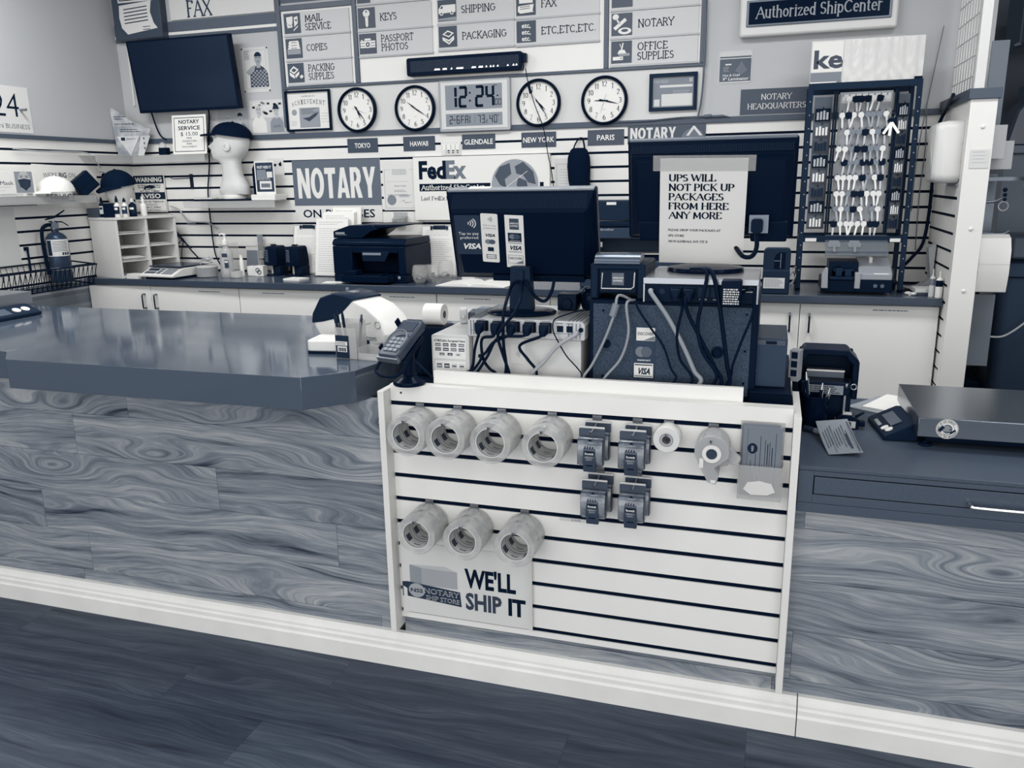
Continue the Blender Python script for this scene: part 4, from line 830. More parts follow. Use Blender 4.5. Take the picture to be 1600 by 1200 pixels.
# warning sign
p0, p1 = pt(207.5, 273.5, y=YB-.02), pt(258.5, 331, y=YB-.02)
t = thing('warning_sign', 'black and white WARNING and AVISO video surveillance sign', 'sign', ((p0.x+p1.x)/2+.003, YB-.013, p1.z)); w = .127; h = p0.z-p1.z
b = MB(); b.box(-w, -.003, 0, w, 0, h); obj('panel', b, mat(228, .4), t)
b = MB(); y = -.0034; m_ = .005
b.rect(-w+m_, h-.058, w-m_, h-m_, y, 0); b.rect(-w+m_, .082, w-m_, .128, y, 0)
for q in ((-w+m_, m_, -w+m_+.002, h-m_), (w-m_-.002, m_, w-m_, h-m_), (-w+m_, m_, w-m_, m_+.002)): b.rect(*q, y, 0)
txt(b, 'WARNING', 0, h-.046, .03, y-.0004, 1, 'c', w=.215, bold=.03); txt(b, 'AVISO', 0, .09, .03, y-.0004, 1, 'c', w=.17, bold=.03)
b.poly([(-.04, y, h-.075), (.01, y, h-.066), (.05, y, h-.075), (.03, y, h-.085), (-.02, y, h-.088)], 0); b.disc((-.035, y, h-.088), .009, seg=12, m=0); b.poly([(-.02, y, h-.095), (.05, y, h-.078), (.05, y, h-.083), (-.02, y, h-.099)], 0)
for s, z, wd in (('AUDIO & VIDEO', .168, .19), ('SURVEILLANCE', .155, .18), ('ON DUTY', .1425, .1), ('AT ALL TIMES', .1305, .16)): txt(b, s, 0, z-.0, .0095, y, 0, 'c', w=wd, bold=.03)
for s, z, wd, bd in (('Camara de Vigilancia', .063, .21, .02), ('Grabando', .045, .1, .0), ('Audio Y Video', .027, .15, .02), ('Todo el Tiempo', .011, .15, 0)): txt(b, s, 0, z, .0105, y, 0, 'c', w=wd, bold=bd)
obj('lettering', b, [mat(46, .4), mat(228, .4)], t)

# fire extinguisher on the left wall
t = thing('fire_extinguisher', 'fire extinguisher with black hose hung on the left slatted wall', 'fire extinguisher', (XL+.078, 1.69, .985), 52); t.scale = (.86, .86, .9)
b = MB(); b.lathe([(.03, 0), (.068, .004), (.072, .02), (.072, .27), (.066, .295), (.045, .318), (.024, .328), (.022, .345)], 32); obj('cylinder', b, mat(58, .25), t, sm=50)
b = MB()
for r in (.0726,):
    pts = [R(a) for a in range(205, 336, 5)]
    b.loft([[(r*math.cos(a), r*math.sin(a), z) for a in pts] for z in (.175, .283)], 0, close=False, cap=False)
    r = .0729; b.loft([[(r*math.cos(R(a)), r*math.sin(R(a)), z) for a in range(210, 236, 5)] for z in (.18, .278)], 1, close=False, cap=False)
    for i in range(7): b.loft([[(r*math.cos(R(a)), r*math.sin(R(a)), z) for a in range(242, 318, 5)] for z in (.208+.01*i, .211+.01*i)], 1, close=False, cap=False)
    for i in range(4): a0 = 284+11*i; b.loft([[(r*math.cos(R(a)), r*math.sin(R(a)), z) for a in range(a0, a0+9, 4)] for z in (.182, .2)], 1, close=False, cap=False)
obj('label', b, [mat(206, .4), mat(48, .4)], t)
b = MB(); b.lathe([(.0735, .082), (.0755, .084), (.0755, .1), (.0735, .102)], 32); b.box(.06, -.03, .084, .088, .0, .1); obj('strap', b, mat(120, .35, metal=.5), t)
b = MB(); b.lathe([(.022, .345), (.026, .347), (.026, .385), (.016, .39), (.016, .4)], 16); b.cyl((-.0, -.02, .372), (0, -.042, .372), .021, seg=18); obj('valve', b, mat(120, .25, metal=.7), t, sm=40)
b = MB(); b.M = Matrix.Translation((0, 0, 0)); b.loft([[(-.05, -.01, .405), (-.05, .01, .405), (-.05, .01, .413), (-.05, -.01, .413)], [(.01, -.011, .418), (.01, .011, .418), (.01, .011, .432), (.01, -.011, .432)], [(.075, -.009, .462), (.075, .009, .462), (.075, .009, .47), (.075, -.009, .47)]]); b.loft([[(-.03, -.01, .392), (-.03, .01, .392), (-.03, .01, .4), (-.03, -.01, .4)], [(.05, -.01, .388), (.05, .01, .388), (.05, .01, .396), (.05, -.01, .396)], [(.085, -.008, .362), (.085, .008, .362), (.085, .008, .37), (.085, -.008, .37)]]); obj('handle', b, mat(14, .4), t, bev=.002)
b = MB(); b.tube([(-.02, 0, .375), (-.05, -.03, .374), (-.08, -.045, .35), (-.088, -.045, .28), (-.085, -.04, .18), (-.08, -.035, .1), (-.078, -.03, .06)], .012, 10); obj('hose', b, mat(13, .5), t, sm=60)
# wire basket
t = thing('wire_basket', 'black wire basket hanging on the left slatted wall', 'basket', (XL+.002, 1.2, .965))
b = MB(); y0, y1, d, h = -.27, .6, .24, .12
for z in (0, h): b.tube([(.006, y0, z+.02), (d if z else d-.03, y0, z), (d if z else d-.03, y1, z), (.006, y1, z+.02)], .0045, 6, smooth=0)
b.tube([(.006, y0, h+.02), (.006, y1, h+.02)], .0045, 6); b.tube([(.03, y0, .0), (.03, y1, .0)], .003, 6)
for i in range(24):
    y = y0+(y1-y0)*i/23
    b.cyl((.006, y, h+.02), (.03, y, 0), .0018, seg=5); b.cyl((.03, y, 0), (d-.03, y, 0), .0018, seg=5)
n = 26
for i in range(n):
    ya = y0+(y1-y0)*i/n; yb = y0+(y1-y0)*(i+1)/n
    b.cyl((d, ya, h), (d-.03, (ya+yb)/2, 0), .0022, seg=5); b.cyl((d-.03, (ya+yb)/2, 0), (d, yb, h), .0022, seg=5)
obj('wire_frame', b, mat(18, .4), t)
for y in (-.2, .34): b = MB(); b.tube([(.0, y, .235), (.012, y, .225), (.012, y, .1)], .006, 6, smooth=0); b.box(.0, y-.015, .22, .006, y+.015, .24); obj('hanger', b, mat(24, .4), t)

# silver shipping scale on the far-left worktop
t = thing('shipping_scale', 'silver platform scale with a dark keypad on the far left worktop', 'scale', (-2.32, .46, .98), 90)
b = MB(); b.box(-.3, -.16, .038, .28, .16, .095); obj('platform', b, mat(150, .28, metal=.7), t, bev=.003)
b = MB(); b.box(-.27, -.14, .0, .25, .14, .037); obj('base', b, mat(18, .5), t)
b = MB(); b.prism([(-.265, .0), (-.265, .014), (-.19, .046), (-.164, .046), (-.164, .0)], -.2, .225, 'x'); obj('console', b, mat(42, .45), t, bev=.003)
b = MB(); b.M = Matrix.Translation((0, -.2275, .0302)) @ Matrix.Rotation(R(23.1), 4, 'X')
for x in (.13, .175): b.cyl((x, 0, 0), (x, 0, .003), .018, seg=20, m=0)
b.box(-.12, -.026, -.0005, .09, .026, .0015, 1); obj('keypad', b, [mat(226, .4), mat(90, .3)], t)

b = MB(); b.tube([pt(120, 437, y=1.93), pt(112, 447, y=1.9), pt(110, 465, y=1.88), pt(107, 500, y=1.87)], .006, 8); solo('loose_cable', b, mat(18, .5), 'black cable drooping off the left end of the back worktop', 'cable', sm=60)
b = MB(); b.tube([pt(268, 335, y=YB-.01), pt(273, 350, y=YB-.02), pt(275, 365, y=YB-.03), pt(290, 380, y=YB-.04), pt(300, 388, y=YB-.03)], .004, 6); b.tube([pt(272, 358, y=YB-.03), pt(285, 373, y=YB-.04), pt(298, 390, y=YB-.05), pt(312, 405, y=YB-.04)], .0045, 6); b.tube([pt(275, 384, y=YB-.03), pt(286, 375, y=YB-.04), pt(284, 392, y=YB-.03), pt(284, 402, y=YB-.03)], .003, 6)
solo('knotted_cable', b, mat(22, .5), 'knotted black cables on the slats right of the paper organizer', 'cable', sm=60)
b = MB(); b.tube([pt(20, 232, x=XL+.02), pt(60, 236, x=XL+.02), pt(130, 238, x=XL+.02), pt(145, 247, x=XL+.04), pt(158, 263, x=XL+.05)], .004, 6)
solo('pale_cable', b, mat(168, .4), 'pale cable drooping along the left wall slats above the services poster', 'cable', sm=60)
b = MB(); b.tube([pt(266, 322, y=YB-.02), pt(280, 328, y=YB-.02), pt(295, 345, y=YB-.02), pt(325, 348, y=YB-.02), pt(340, 358, y=YB-.03)], .0045, 6); solo('pale_cable', b, mat(168, .4), 'pale cable on the slats between the warning sign and the acrylic stand', 'cable', sm=60)
# ------------------------------------------------------------------ things on the back worktop
ZB = .9805
ORG = Matrix.Translation((-2.73, 1.925, 0)); OA = 75
# local frame: x along the pigeonhole front (d), y going back into it
t = thing('paper_organizer', 'white pigeonhole paper organizer standing in the left corner', 'organizer', (-2.765, 1.945, ZB), OA)
LW, DP, HT = .42, .275, .37
b = MB()
b.box(0, 0, 0, .014, DP, HT-.014); b.box(LW-.014, 0, 0, LW, DP, HT-.014); b.box(LW/2-.007, .003, .014, LW/2+.007, DP, HT-.014); b.box(-.004, -.004, HT-.014, LW+.004, DP, HT); b.box(.014, 0, 0, LW-.014, DP, .014); b.box(.014, DP-.006, .014, LW-.014, DP, HT-.014)
obj('carcass', b, mat(216, .4), t, bev=.0008)
b = MB()
for x0, x1 in ((.0145, LW/2-.0075), (LW/2+.0075, LW-.0145)):
    for k in range(1, 4): b.box(x0, .012, .014+k*.084, x1, DP-.007, .02+k*.084)
obj('shelf', b, mat(216, .4), t)
rg = random.Random(2)
def opos(d, s, z=HT): # point on the organizer: d along the front, s inward
    a = R(OA); return (-2.765+d*math.cos(a)-s*math.sin(a), 1.945+d*math.sin(a)+s*math.cos(a), ZB+z+.0005)
PG = 'papers in the organizer'
for lb, x0, x1, z, n in (('sheets in the top left pigeonhole', .02, .195, .2725, 3), ('sheets in the second left pigeonhole', .02, .195, .1885, 2), ('stack of folded forms in the third left pigeonhole', .025, .19, .1045, 9), ('sheets in the top right pigeonhole', .225, .4, .2725, 2), ('thick sheets in the second right pigeonhole', .225, .4, .1885, 4), ('sheets in the third right pigeonhole', .225, .4, .1045, 1)):
    b = MB()
    for i in range(n): b.box(x0+rg.uniform(0, .008), .006+rg.uniform(0, .03), .0028*i, x1-rg.uniform(0, .03), DP-.03, .0018+.0028*i)
    solo('paper_stack', b, mat(226, .6), 'white '+lb, 'paper', loc=opos(0, 0, z-.0005), rz=OA, group=PG)
t = thing('storage_tray', 'grey open tray holding a white block on the organizer top', 'tray', opos(.045, .225), OA+90)
b = MB(); b.box(-.06, -.04, 0, .05, .05, .003); b.box(-.06, -.04, .003, .05, -.036, .055); b.box(-.06, .046, .003, .05, .05, .055); b.box(-.06, -.036, .003, -.056, .046, .055); b.box(.046, -.036, .003, .05, .046, .055); obj('tray', b, mat(78, .4), t)
b = MB(); b.box(-.02, -.02, .004, .03, .03, .05); solo('white_block', b, mat(200, .4), 'pale block sitting inside the grey tray', 'block', loc=Vector(opos(.045, .225))+Vector((0, 0, .0005)), rz=OA+90)
def bottle(d, s, r, h, g, capg, lbg, label, cap_h=.02, ry=None, words=None, grp='bottles on the organizer'):
    t = thing('ink_bottle', label, 'bottle', opos(d, s), OA-62, grp)
    ry = ry or r
    b = MB(); b.lathe([(r*.9, 0), (r, .003), (r, h*.78), (r*.85, h*.86), (r*.42, h*.93), (r*.42, h)], 18, sy=ry/r); obj('body', b, mat(g, .3), t, sm=45)
    b = MB(); b.lathe([(r*.5, h), (r*.5, h+cap_h*.6), (r*.25, h+cap_h), (r*.2, h+cap_h*1.3)], 14); obj('cap', b, mat(capg, .35), t, sm=40)
    if lbg is not None:
        b = MB(); aa = range(200, 341, 10)
        b.loft([[(r*1.012*math.cos(R(a)), ry*1.012*math.sin(R(a)), z) for a in aa] for z in (h*.22, h*.72)], 0, close=False, cap=False); b.loft([[(r*1.02*math.cos(R(a)), ry*1.02*math.sin(R(a)), z) for a in range(235, 306, 10)] for z in (h*.5, h*.64)], 1, close=False, cap=False); obj('label', b, [mat(lbg, .4), mat(226 if lbg < 120 else 40, .4)], t)
bottle(.02, .15, .016, .095, 20, 16, 200, 'black bottle with white label beside the grey tray', .022)
b = MB(); b.box(-.033, -.03, 0, .033, .03, .085); solo('black_box', b, mat(15, .3), 'small black box between the tray and the ink bottles', 'box', loc=opos(.03, .075), rz=OA-62, bev=.004)
bottle(.045, .03, .018, .09, 222, 30, 44, 'white bottle with dark label nearest the small black box', .03)
bottle(.095, .03, .018, .09, 222, 30, 52, 'white bottle with dark label in the middle of the ink bottles')
bottle(.15, .035, .024, .088, 22, 200, 40, 'black flat bottle with a light cap in front of the warning sign', .02, .016)
bottle(.235, .05, .019, .085, 234, 234, None, 'plain white bottle right of the ink bottles', .028)
t = thing('foam_head', 'white foam head wearing a dark cap on the organizer', 'mannequin', opos(.16, .17), -12)
b = MB(); rr = []
for z, w, f, k in ((0, .05, .05, .05), (.04, .046, .046, .046), (.06, .048, .05, .048), (.08, .05, .06, .05), (.105, .062, .075, .06), (.14, .074, .085, .075), (.17, .08, .088, .085), (.21, .08, .085, .088), (.25, .066, .068, .07), (.28, .03, .03, .03)):
    rr.append([(w*math.cos(2*math.pi*q/28), (f if math.sin(2*math.pi*q/28) < 0 else k)*math.sin(2*math.pi*q/28)-max(0, 1-abs(z-.145)/.03)*.016*max(0, -math.sin(2*math.pi*q/28))**40, z) for q in range(28)])
b.loft(rr); obj('head', b, mat(224, .5), t, sm=70)
b = MB(); p = opos(.16, .17); cap_mesh(b, (p[0], p[1], p[2]+.188), .1, .108, .1, 78, .045, -8); solo('baseball_hat', b, mat(26, .85, bump=.4, bscale=50), 'dark cap on the white foam head in the corner', 'hat', sm=60)

# counter scale
t = thing('counter_scale', 'white counter scale with a dark plate and sloped keypad on the back worktop', 'scale', (-2.5, 2.1, ZB), -6)
b = MB(); b.prism([(-.15, .012), (-.15, .026), (-.06, .062), (.17, .062), (.17, .012)], -.135, .135, 'x'); obj('housing', b, mat(226, .35), t, bev=.004)
b = MB(); b.box(-.12, -.12, 0, .12, .15, .0125); obj('base', b, mat(26, .5), t)
b = MB(); b.box(-.13, -.075, .066, .13, .165, .074); b.box(-.05, 0, .061, .05, .1, .067); obj('plate', b, mat(52, .22), t, bev=.003)
b = MB(); b.M = Matrix.Translation((0, -.105, .0445)) @ Matrix.Rotation(R(21.8), 4, 'X')
b.box(-.115, .005, 0, -.03, .032, .001, 0); b.box(-.115, -.03, 0, -.03, -.004, .001, 1)
for i in range(4):
    for j in range(4): b.box(.03+i*.022, -.035+j*.018, 0, .047+i*.022, -.022+j*.018, .0015, 2)
for i in range(2):
    for j in range(3): b.box(-.018+i*.018, -.03+j*.022, 0, -.004+i*.018, -.014+j*.022, .0015, 1)
obj('keypad', b, [mat(50, .3), mat(90, .3), mat(120, .4)], t)
b = MB(); b.box(-.04, -.03, 0, .045, .03, .022); b.box(-.038, -.028, .022, .04, .028, .03); solo('form_pack', b, mat(222, .5), 'small white pack lying left of the counter scale', 'pack', loc=(-2.692, 1.975, ZB), rz=0, bev=.002)

# sanitizer, jars, acrylic riser, boxes
def at_b(u, v): p = pt(u, v, z=ZB); return (p.x, p.y, ZB)
t = thing('tape_tub', 'low round clear tub of rubber bands on the back worktop', 'tub', (-2.28, 2.13, ZB))
b = MB(); b.lathe([(.055, 0), (.064, .004), (.066, .062), (.063, .062), (.061, .008), (.0, .008)], 26, cap=False); obj('tub', b, mat(180, .1, alpha=.55), t, sm=50)
b = MB(); b.lathe([(.0, .06), (.067, .06), (.067, .066), (.06, .07), (.0, .071)], 26); obj('lid', b, mat(206, .2, alpha=.8), t, sm=40)
rg = random.Random(12); b = MB()
for i in range(7): b.torus((rg.uniform(-.02, .02), rg.uniform(-.02, .02), .085+.006*i), .028, .003, 'z', 14, 5)
b.M = Matrix.Rotation(R(60), 4, 'X') @ Matrix.Translation((0, .09, 0)); b.M = Matrix()
b.tube([(-.05, 0, .075), (-.045, 0, .1), (-.01, .01, .118), (.04, 0, .105), (.05, 0, .075)], .004, 6)
solo('cable_bundle', b, mat(190, .4), 'bundle of coiled white cable on the round clear tub', 'cable', loc=(-2.28, 2.14, ZB+.0005))
t = thing('sanitizer_bottle', 'clear hand sanitizer bottle with a white pump on the back worktop', 'bottle', (-2.13, 2.13, ZB))
b = MB(); b.lathe([(.04, 0), (.045, .004), (.046, .05), (.043, .07), (.044, .13), (.04, .16), (.022, .178), (.017, .182), (.017, .2)], 26, sy=.72); obj('bottle', b, mat(196, .06, alpha=.5), t, sm=60)
b = MB(); b.lathe([(.019, .198), (.019, .222), (.01, .225), (.006, .23), (.006, .255), (.012, .257), (.012, .266)], 18); b.tube([(0, 0, .262), (-.02, 0, .263), (-.034, 0, .256)], .005, 8); obj('pump', b, mat(232, .3), t, sm=45)
b = MB(); b.prism(rrect(.008, .06, .036, .11, .003), -.0345, -.033, 'y', 0); b.prism(rrect(-.008, .125, .03, .148, .003), -.033, -.0315, 'y', 0); b.rect(.01, .092, .034, .104, -.0347, 1); obj('label', b, [mat(70, .3), mat(216, .4)], t)
t = thing('acrylic_riser', 'large clear acrylic cube stand against the slats', 'stand', (-2.13, 2.36, ZB), -4)
b = MB(); b.box(-.14, -.11, .19, .16, .07, .194); b.box(-.14, -.11, 0, -.136, .07, .19); b.box(.156, -.11, 0, .16, .07, .19); obj('stand', b, mat(222, .08, alpha=.25), t)
b = MB(); b.box(.02, .07, .14, .06, .074, .24); obj('bracket', b, mat(140, .3, alpha=.8), t)
t = thing('leaning_card', 'dark grey card leaning inside the acrylic stand', 'card', (-2.11, 2.36, ZB))
b = MB(); b.M = Matrix.Rotation(R(-8), 4, 'X'); b.box(-.045, -.004, .0, .045, 0, .16); obj('card', b, mat(132, .3), t)
b = MB(); b.M = Matrix.Rotation(R(-8), 4, 'X'); b.box(-.05, -.006, .145, .04, -.0045, .168); obj('strip', b, mat(222, .4), t)
for i, (x, y, w, h, g, lb) in enumerate(((-2.24, 2.27, .02, .115, 226, 'slim white carton behind the hand sanitizer'), (-2.075, 2.2, .014, .13, 226, 'tall thin white bottle right of the hand sanitizer'), (-2.02, 2.24, .03, .06, 224, 'small white box left of the printed cube'))):
    b = MB()
    if i == 1: b.lathe([(w, 0), (w, h*.75), (w*.7, h*.8), (w*.7, h)], 16)
    else: b.box(-w, -w*.8, 0, w, w*.8, h)
    solo('white_bottle' if i == 1 else 'white_carton', b, mat(g, .4), lb, 'bottle' if i == 1 else 'box', loc=(x, y, ZB), bev=.0 if i == 1 else .002, sm=45 if i == 1 else None)
t = thing('printed_cube', 'small white box with a black loop emblem left of the stampers', 'box', (-1.965, 2.235, ZB), 8)
b = MB(); b.box(-.03, -.03, 0, .03, .03, .064); obj('carton', b, mat(220, .4), t, bev=.002)
b = MB(); b.M = Matrix.Translation((.0, -.032, .03)); b.torus((-.006, 0, .008), .012, .002, 'y', 16, 5); b.torus((.004, 0, -.004), .012, .002, 'y', 16, 5); obj('emblem', b, mat(40, .4), t)
t = thing('clear_dish', 'low clear dish in front of the thin white bottle', 'dish', (-2.06, 2.12, ZB))
b = MB(); b.lathe([(.03, 0), (.036, .003), (.038, .04), (.035, .04), (.033, .006), (.0, .006)], 20, cap=False); obj('dish', b, mat(214, .08, alpha=.4), t, sm=50)
# two upright electric stampers
st = None
def stamper(x, y, label):
    t = thing('stamper', label, 'stamper', (x, y, ZB), -8, 'black upright stampers')
    b = MB(); b.prism(rrect(-.062, -.055, .062, .062, .02), 0, .008, 'z'); obj('base', b, mat(22, .25), t, bev=.002)
    b = MB(); b.loft([[(-.052, -.045, .06), (.05, -.045, .06), (.055, .055, .06), (-.05, .055, .06)], [(-.05, -.048, .1), (.05, -.048, .1), (.055, .055, .1), (-.05, .055, .1)], [(-.044, -.04, .165), (.044, -.04, .165), (.05, .05, .17), (-.044, .05, .17)], [(-.036, -.03, .178), (.034, -.03, .178), (.042, .045, .182), (-.036, .045, .182)]]); obj('housing', b, mat(17, .4), t, bev=.004)
    b = MB(); b.prism([(.012, .008), (.058, .008), (.062, .06), (.02, .06)], -.03, .05, 'y'); b.box(-.04, .02, .008, .02, .05, .06); obj('rear_column', b, mat(34, .4), t, bev=.003)
    b = MB(); b.prism([(-.038, .085), (-.012, .083), (-.012, .158), (-.034, .16)], -.0495, -.0455, 'y', 0)
    for i in range(5): b.poly([(-.035, -.0502, .147-.013*i), (-.015, -.0502, .147-.016*i), (-.015, -.0502, .143-.016*i), (-.035, -.0502, .143-.013*i)], 1)
    obj('vent_panel', b, [mat(88, .3), mat(16, .4)], t)
    b = MB(); b.cyl((-.004, -.025, .012), (-.004, -.025, .06), .009, seg=14); obj('plunger', b, mat(190, .15, metal=.8), t, sm=40)
    b = MB(); b.box(-.02, -.01, .182, .012, .012, .19); obj('button', b, mat(16, .4), t, bev=.002)
    return t
s1 = stamper(-1.9, 2.3, 'left one of two black upright stampers beside the printed cube')
s2 = dup(s1, (-1.745, 2.295, ZB), 'right one of two black upright stampers beside the clipboard')
t = thing('stapler', 'black stapler lying behind the left black stamper', 'stapler', (-1.9, 2.42, ZB), 4)
b = MB(); b.box(-.06, -.018, 0, .06, .018, .012); b.prism([(-.06, .055), (-.06, .075), (.05, .1), (.07, .07)], -.015, .015, 'y'); b.box(.03, -.012, .012, .055, .012, .07); obj('body', b, mat(18, .4), t, bev=.003)

# papers on clipboards
def clipboard(x, y, w, h, tilt, label, z0=ZB, rz=0):
    t = thing('clipboard', label, 'clipboard', (x, y, z0), rz)
    Mt = Matrix.Rotation(R(-tilt), 4, 'X')
    b = MB(); b.M = Mt; b.box(-w/2, -.004, 0, w/2, 0, h); obj('board', b, mat(206, .3, alpha=.6), t)
    b = MB(); b.M = Mt; b.box(-w/2+.008, -.0065, .01, w/2-.008, -.0045, h-.012, 0); scribble(b, -w/2+.03, h-.035, w/2-.03, 3, .012, -.007, 1, t=.0018, seed=5); scribble(b, -w/2+.025, h-.085, w/2-.025, int((h-.12)/.0125), .0125, -.007, 1, t=.0016, seed=9); obj('form', b, [mat(232, .6), mat(150, .6)], t)
    b = MB(); b.M = Mt; b.box(-.05, -.012, h-.02, .05, -.007, h-.012); b.box(-.055, -.016, h-.03, -.045, -.006, h-.008); b.box(.045, -.016, h-.03, .055, -.006, h-.008); b.box(-.04, -.009, h-.028, .04, -.007, h-.004); obj('clip', b, mat(54, .25, metal=.7), t, bev=.001)
    return t
clipboard(-1.72, 2.365, .215, .31, 10, 'clear clipboard with a printed form left of the paper stack', rz=-4)
clipboard(-.83, 2.37, .235, .305, 10, 'clear clipboard with a printed form right of the inkjet printer')
t = thing('form_rack', 'tall fanned stack of white forms leaning on a stand left of the printer', 'forms', (-1.5, 2.3, ZB), -3)
for i, (w, h, dx, dy) in enumerate(((.2, .41, .06, .06), (.21, .385, .025, .045), (.22, .38, .02, .03), (.225, .345, -.005, .0))):
    b = MB(); b.M = Matrix.Translation((dx, dy, 0)) @ Matrix.Rotation(R(-9), 4, 'X'); b.box(-w/2, -.012, .0, w/2, 0, h, 0)
    if i in (0, 2, 3):
        y = -.0124; scribble(b, -w/2+.02, h-.02, w/2-.02, 2, .012, y, 1, t=.002, seed=i)
        if i == 2:
            for q in ((-w/2+.02, h-.1, w/2-.02, h-.098), (-w/2+.02, h-.05, w/2-.02, h-.048), (-w/2+.02, h-.1, -w/2+.022, h-.048), (w/2-.022, h-.1, w/2-.02, h-.048), (-.02, h-.1, -.018, h-.048)): b.rect(*q, y, 1)
        if i == 3: scribble(b, -w/2+.02, h-.06, w/2-.02, 20, .0135, y, 1, t=.0016, seed=i+30)
    obj('form_sheet', b, [mat(234, .6), mat(140, .6)], t)
b = MB(); b.box(-.1, -.05, 0, .1, .1, .004); b.box(.105, -.02, .0, .11, .03, .18); obj('stand', b, mat(60, .4), t)
for x, y, rz, lb in ((-1.32, 1.995, 12, 'loose white sheet lying left of the inkjet printer'), (-1.62, 2.08, -8, 'small white booklet lying below the clipboard')):
    b = MB(); b.box(-.06, -.045, 0, .06, .045, .002 if rz > 0 else .01); solo('loose_paper', b, PAPER, lb, 'paper', loc=(x, y, ZB), rz=rz)

# inkjet printer
t = thing('inkjet_printer', 'black all-in-one inkjet printer with document feeder on the back worktop', 'printer', (-1.105, 2.16, ZB), -2)
b = MB()
b.prism([(-.225, -.14), (.235, -.14), (.235, .2), (-.225, .2)], .0, .045, 'z'); b.box(-.225, -.14, .045, -.1, .2, .205); b.box(.19, -.14, .045, .235, .2, .205); b.box(-.1, -.02, .045, .19, .2, .205); b.box(-.1, -.14, .165, .19, -.02, .205)
obj('body', b, mat(16, .32), t, bev=.006)
b = MB(); b.prism([(-.14, .206), (-.14, .225), (-.12, .245), (.19, .245), (.2, .206)], -.225, .235, 'x'); obj('scanner_lid', b, mat(22, .3), t, bev=.006)
b = MB(); b.prism([(-.225, .247), (-.225, .285), (-.12, .318), (.02, .322), (.06, .296), (.02, .285), (-.04, .247)], -.12, .19, 'y'); b.prism([(.02, .3), (.1, .304), (.215, .315), (.218, .323), (.1, .322), (.0, .32)], -.1, .15, 'y'); obj('document_feeder', b, mat(20, .3), t, bev=.004)
b = MB(); b.M = Matrix.Translation((.02, -.142, .145)) @ Matrix.Rotation(R(-24), 4, 'X'); b.prism([(-.06, .03), (.12, .03), (.1, -.03), (-.035, -.03)], -.014, .0, 'y', 0); b.rect(-.045, .006, .07, .02, -.0146, 1); obj('control_panel', b, [mat(14, .2), mat(120, .15)], t)
b = MB(); b.box(-.12, -.24, .012, .17, -.14, .05); b.box(-.1, -.23, .05, -.03, -.15, .075); b.box(.12, -.236, .05, .13, -.14, .06); obj('paper_tray', b, mat(14, .3), t, bev=.003)
b = MB(); b.rect(-.21, .27, -.15, .28, -.1206); scribble(b, -.21, .2665, -.13, 1, .004, -.1206, t=.002, seed=3); b.rect(.185, .025, .2, .04, -.1405); obj('marking', b, mat(150, .4), t)

# glass tumblers of coins
def glass(x, y, label, s=1., rg=random.Random(3)):
    t = thing('coin_glass', label, 'glass', (x, y, ZB), 0, 'stemless glasses of coins')
    b = MB(); b.lathe([(.0, 0), (.024*s, .001), (.036*s, .02*s), (.043*s, .05*s), (.042*s, .075*s), (.035*s, .103*s), (.033*s, .103*s), (.04*s, .074*s), (.041*s, .05*s), (.034*s, .022*s), (.022*s, .005), (.0, .005)], 24, cap=False); obj('bowl', b, mat(222, .04, alpha=.14, spec=.8), t, sm=60)
    for i in range(9):
        b = MB(); b.M = Matrix.Translation((rg.uniform(-.016, .016), rg.uniform(-.016, .016), .016+.0042*i)) @ Matrix.Rotation(R(rg.uniform(-50, 50)), 4, 'X') @ Matrix.Rotation(R(rg.uniform(-40, 40)), 4, 'Y'); b.lathe([(.011, 0), (.011, .0016)], 14); obj('coin', b, mat(rg.choice((60, 120, 170, 200)), .3, metal=.6), t)
glass(-.8, 2.03, 'front stemless glass of coins beside the inkjet printer'); glass(-.765, 2.12, 'middle stemless glass of coins behind the front one', .95); glass(-.72, 2.22, 'rear stemless glass of coins in front of the clipboard', 1.05)
b = MB()
for s in (-1, 1):
    b.loft([[(s*.2*i/8, -.11, .002+.016*math.sin(math.pi*(i/8)**.6)*(1-i/8*.4)) for i in range(9)]+[(s*.2*i/8, -.11, 0) for i in range(8, -1, -1)], [(s*.2*i/8, .12, .002+.016*math.sin(math.pi*(i/8)**.6)*(1-i/8*.4)) for i in range(9)]+[(s*.2*i/8, .12, 0) for i in range(8, -1, -1)]], 0)
scribble(b, .03, .0, .1, 0, .01, 0)
solo('open_book', b, PAPER, 'open white ledger book on the worktop behind the left monitor', 'book', loc=(-.47, 2.05, ZB), rz=-3)
t = thing('small_carton', 'small white labelled carton between the glasses and the monitor', 'box', (-.59, 2.27, ZB))
b = MB(); b.box(-.04, -.03, 0, .04, .03, .06); obj('carton', b, mat(222, .5), t)
b = MB(); scribble(b, -.03, .045, .03, 3, .01, -.0306, seed=3); obj('print', b, mat(90, .5), t)

# laser printers behind the monitors
t = thing('laser_printer', 'dark grey laser printer half hidden between the two monitors', 'printer', (.37, 2.2, ZB))
b = MB(); b.box(-.26, -.18, 0, .28, .2, .14); b.box(-.26, -.16, .14, -.2, .2, .25); b.box(.22, -.16, .14, .28, .2, .25); b.box(-.2, .0, .14, .22, .2, .25); b.box(-.26, -.18, .25, .28, .2, .31); obj('body', b, mat(58, .45), t, bev=.006)
b = MB(); b.box(-.19, -.12, .141, .21, -.005, .165); obj('output_tray', b, mat(16, .5), t)
b = MB(); b.box(-.24, -.185, .31, .26, -.05, .335); obj('control_panel', b, mat(26, .3), t, bev=.005)
b = MB(); txt(b, 'brother', -.15, .293, .012, -.181, w=.07, bold=.02); b.box(-.17, -.182, .21, -.14, -.1805, .235); obj('marking', b, mat(160, .4), t)
b = MB(); b.box(-.1, -.13, .17, .2, -.02, .174); obj('printed_page', b, mat(226, .5), t)
b = MB(); b.box(-.02, -.1825, .085, .17, -.1805, .1); obj('tray_grip', b, mat(24, .4), t)
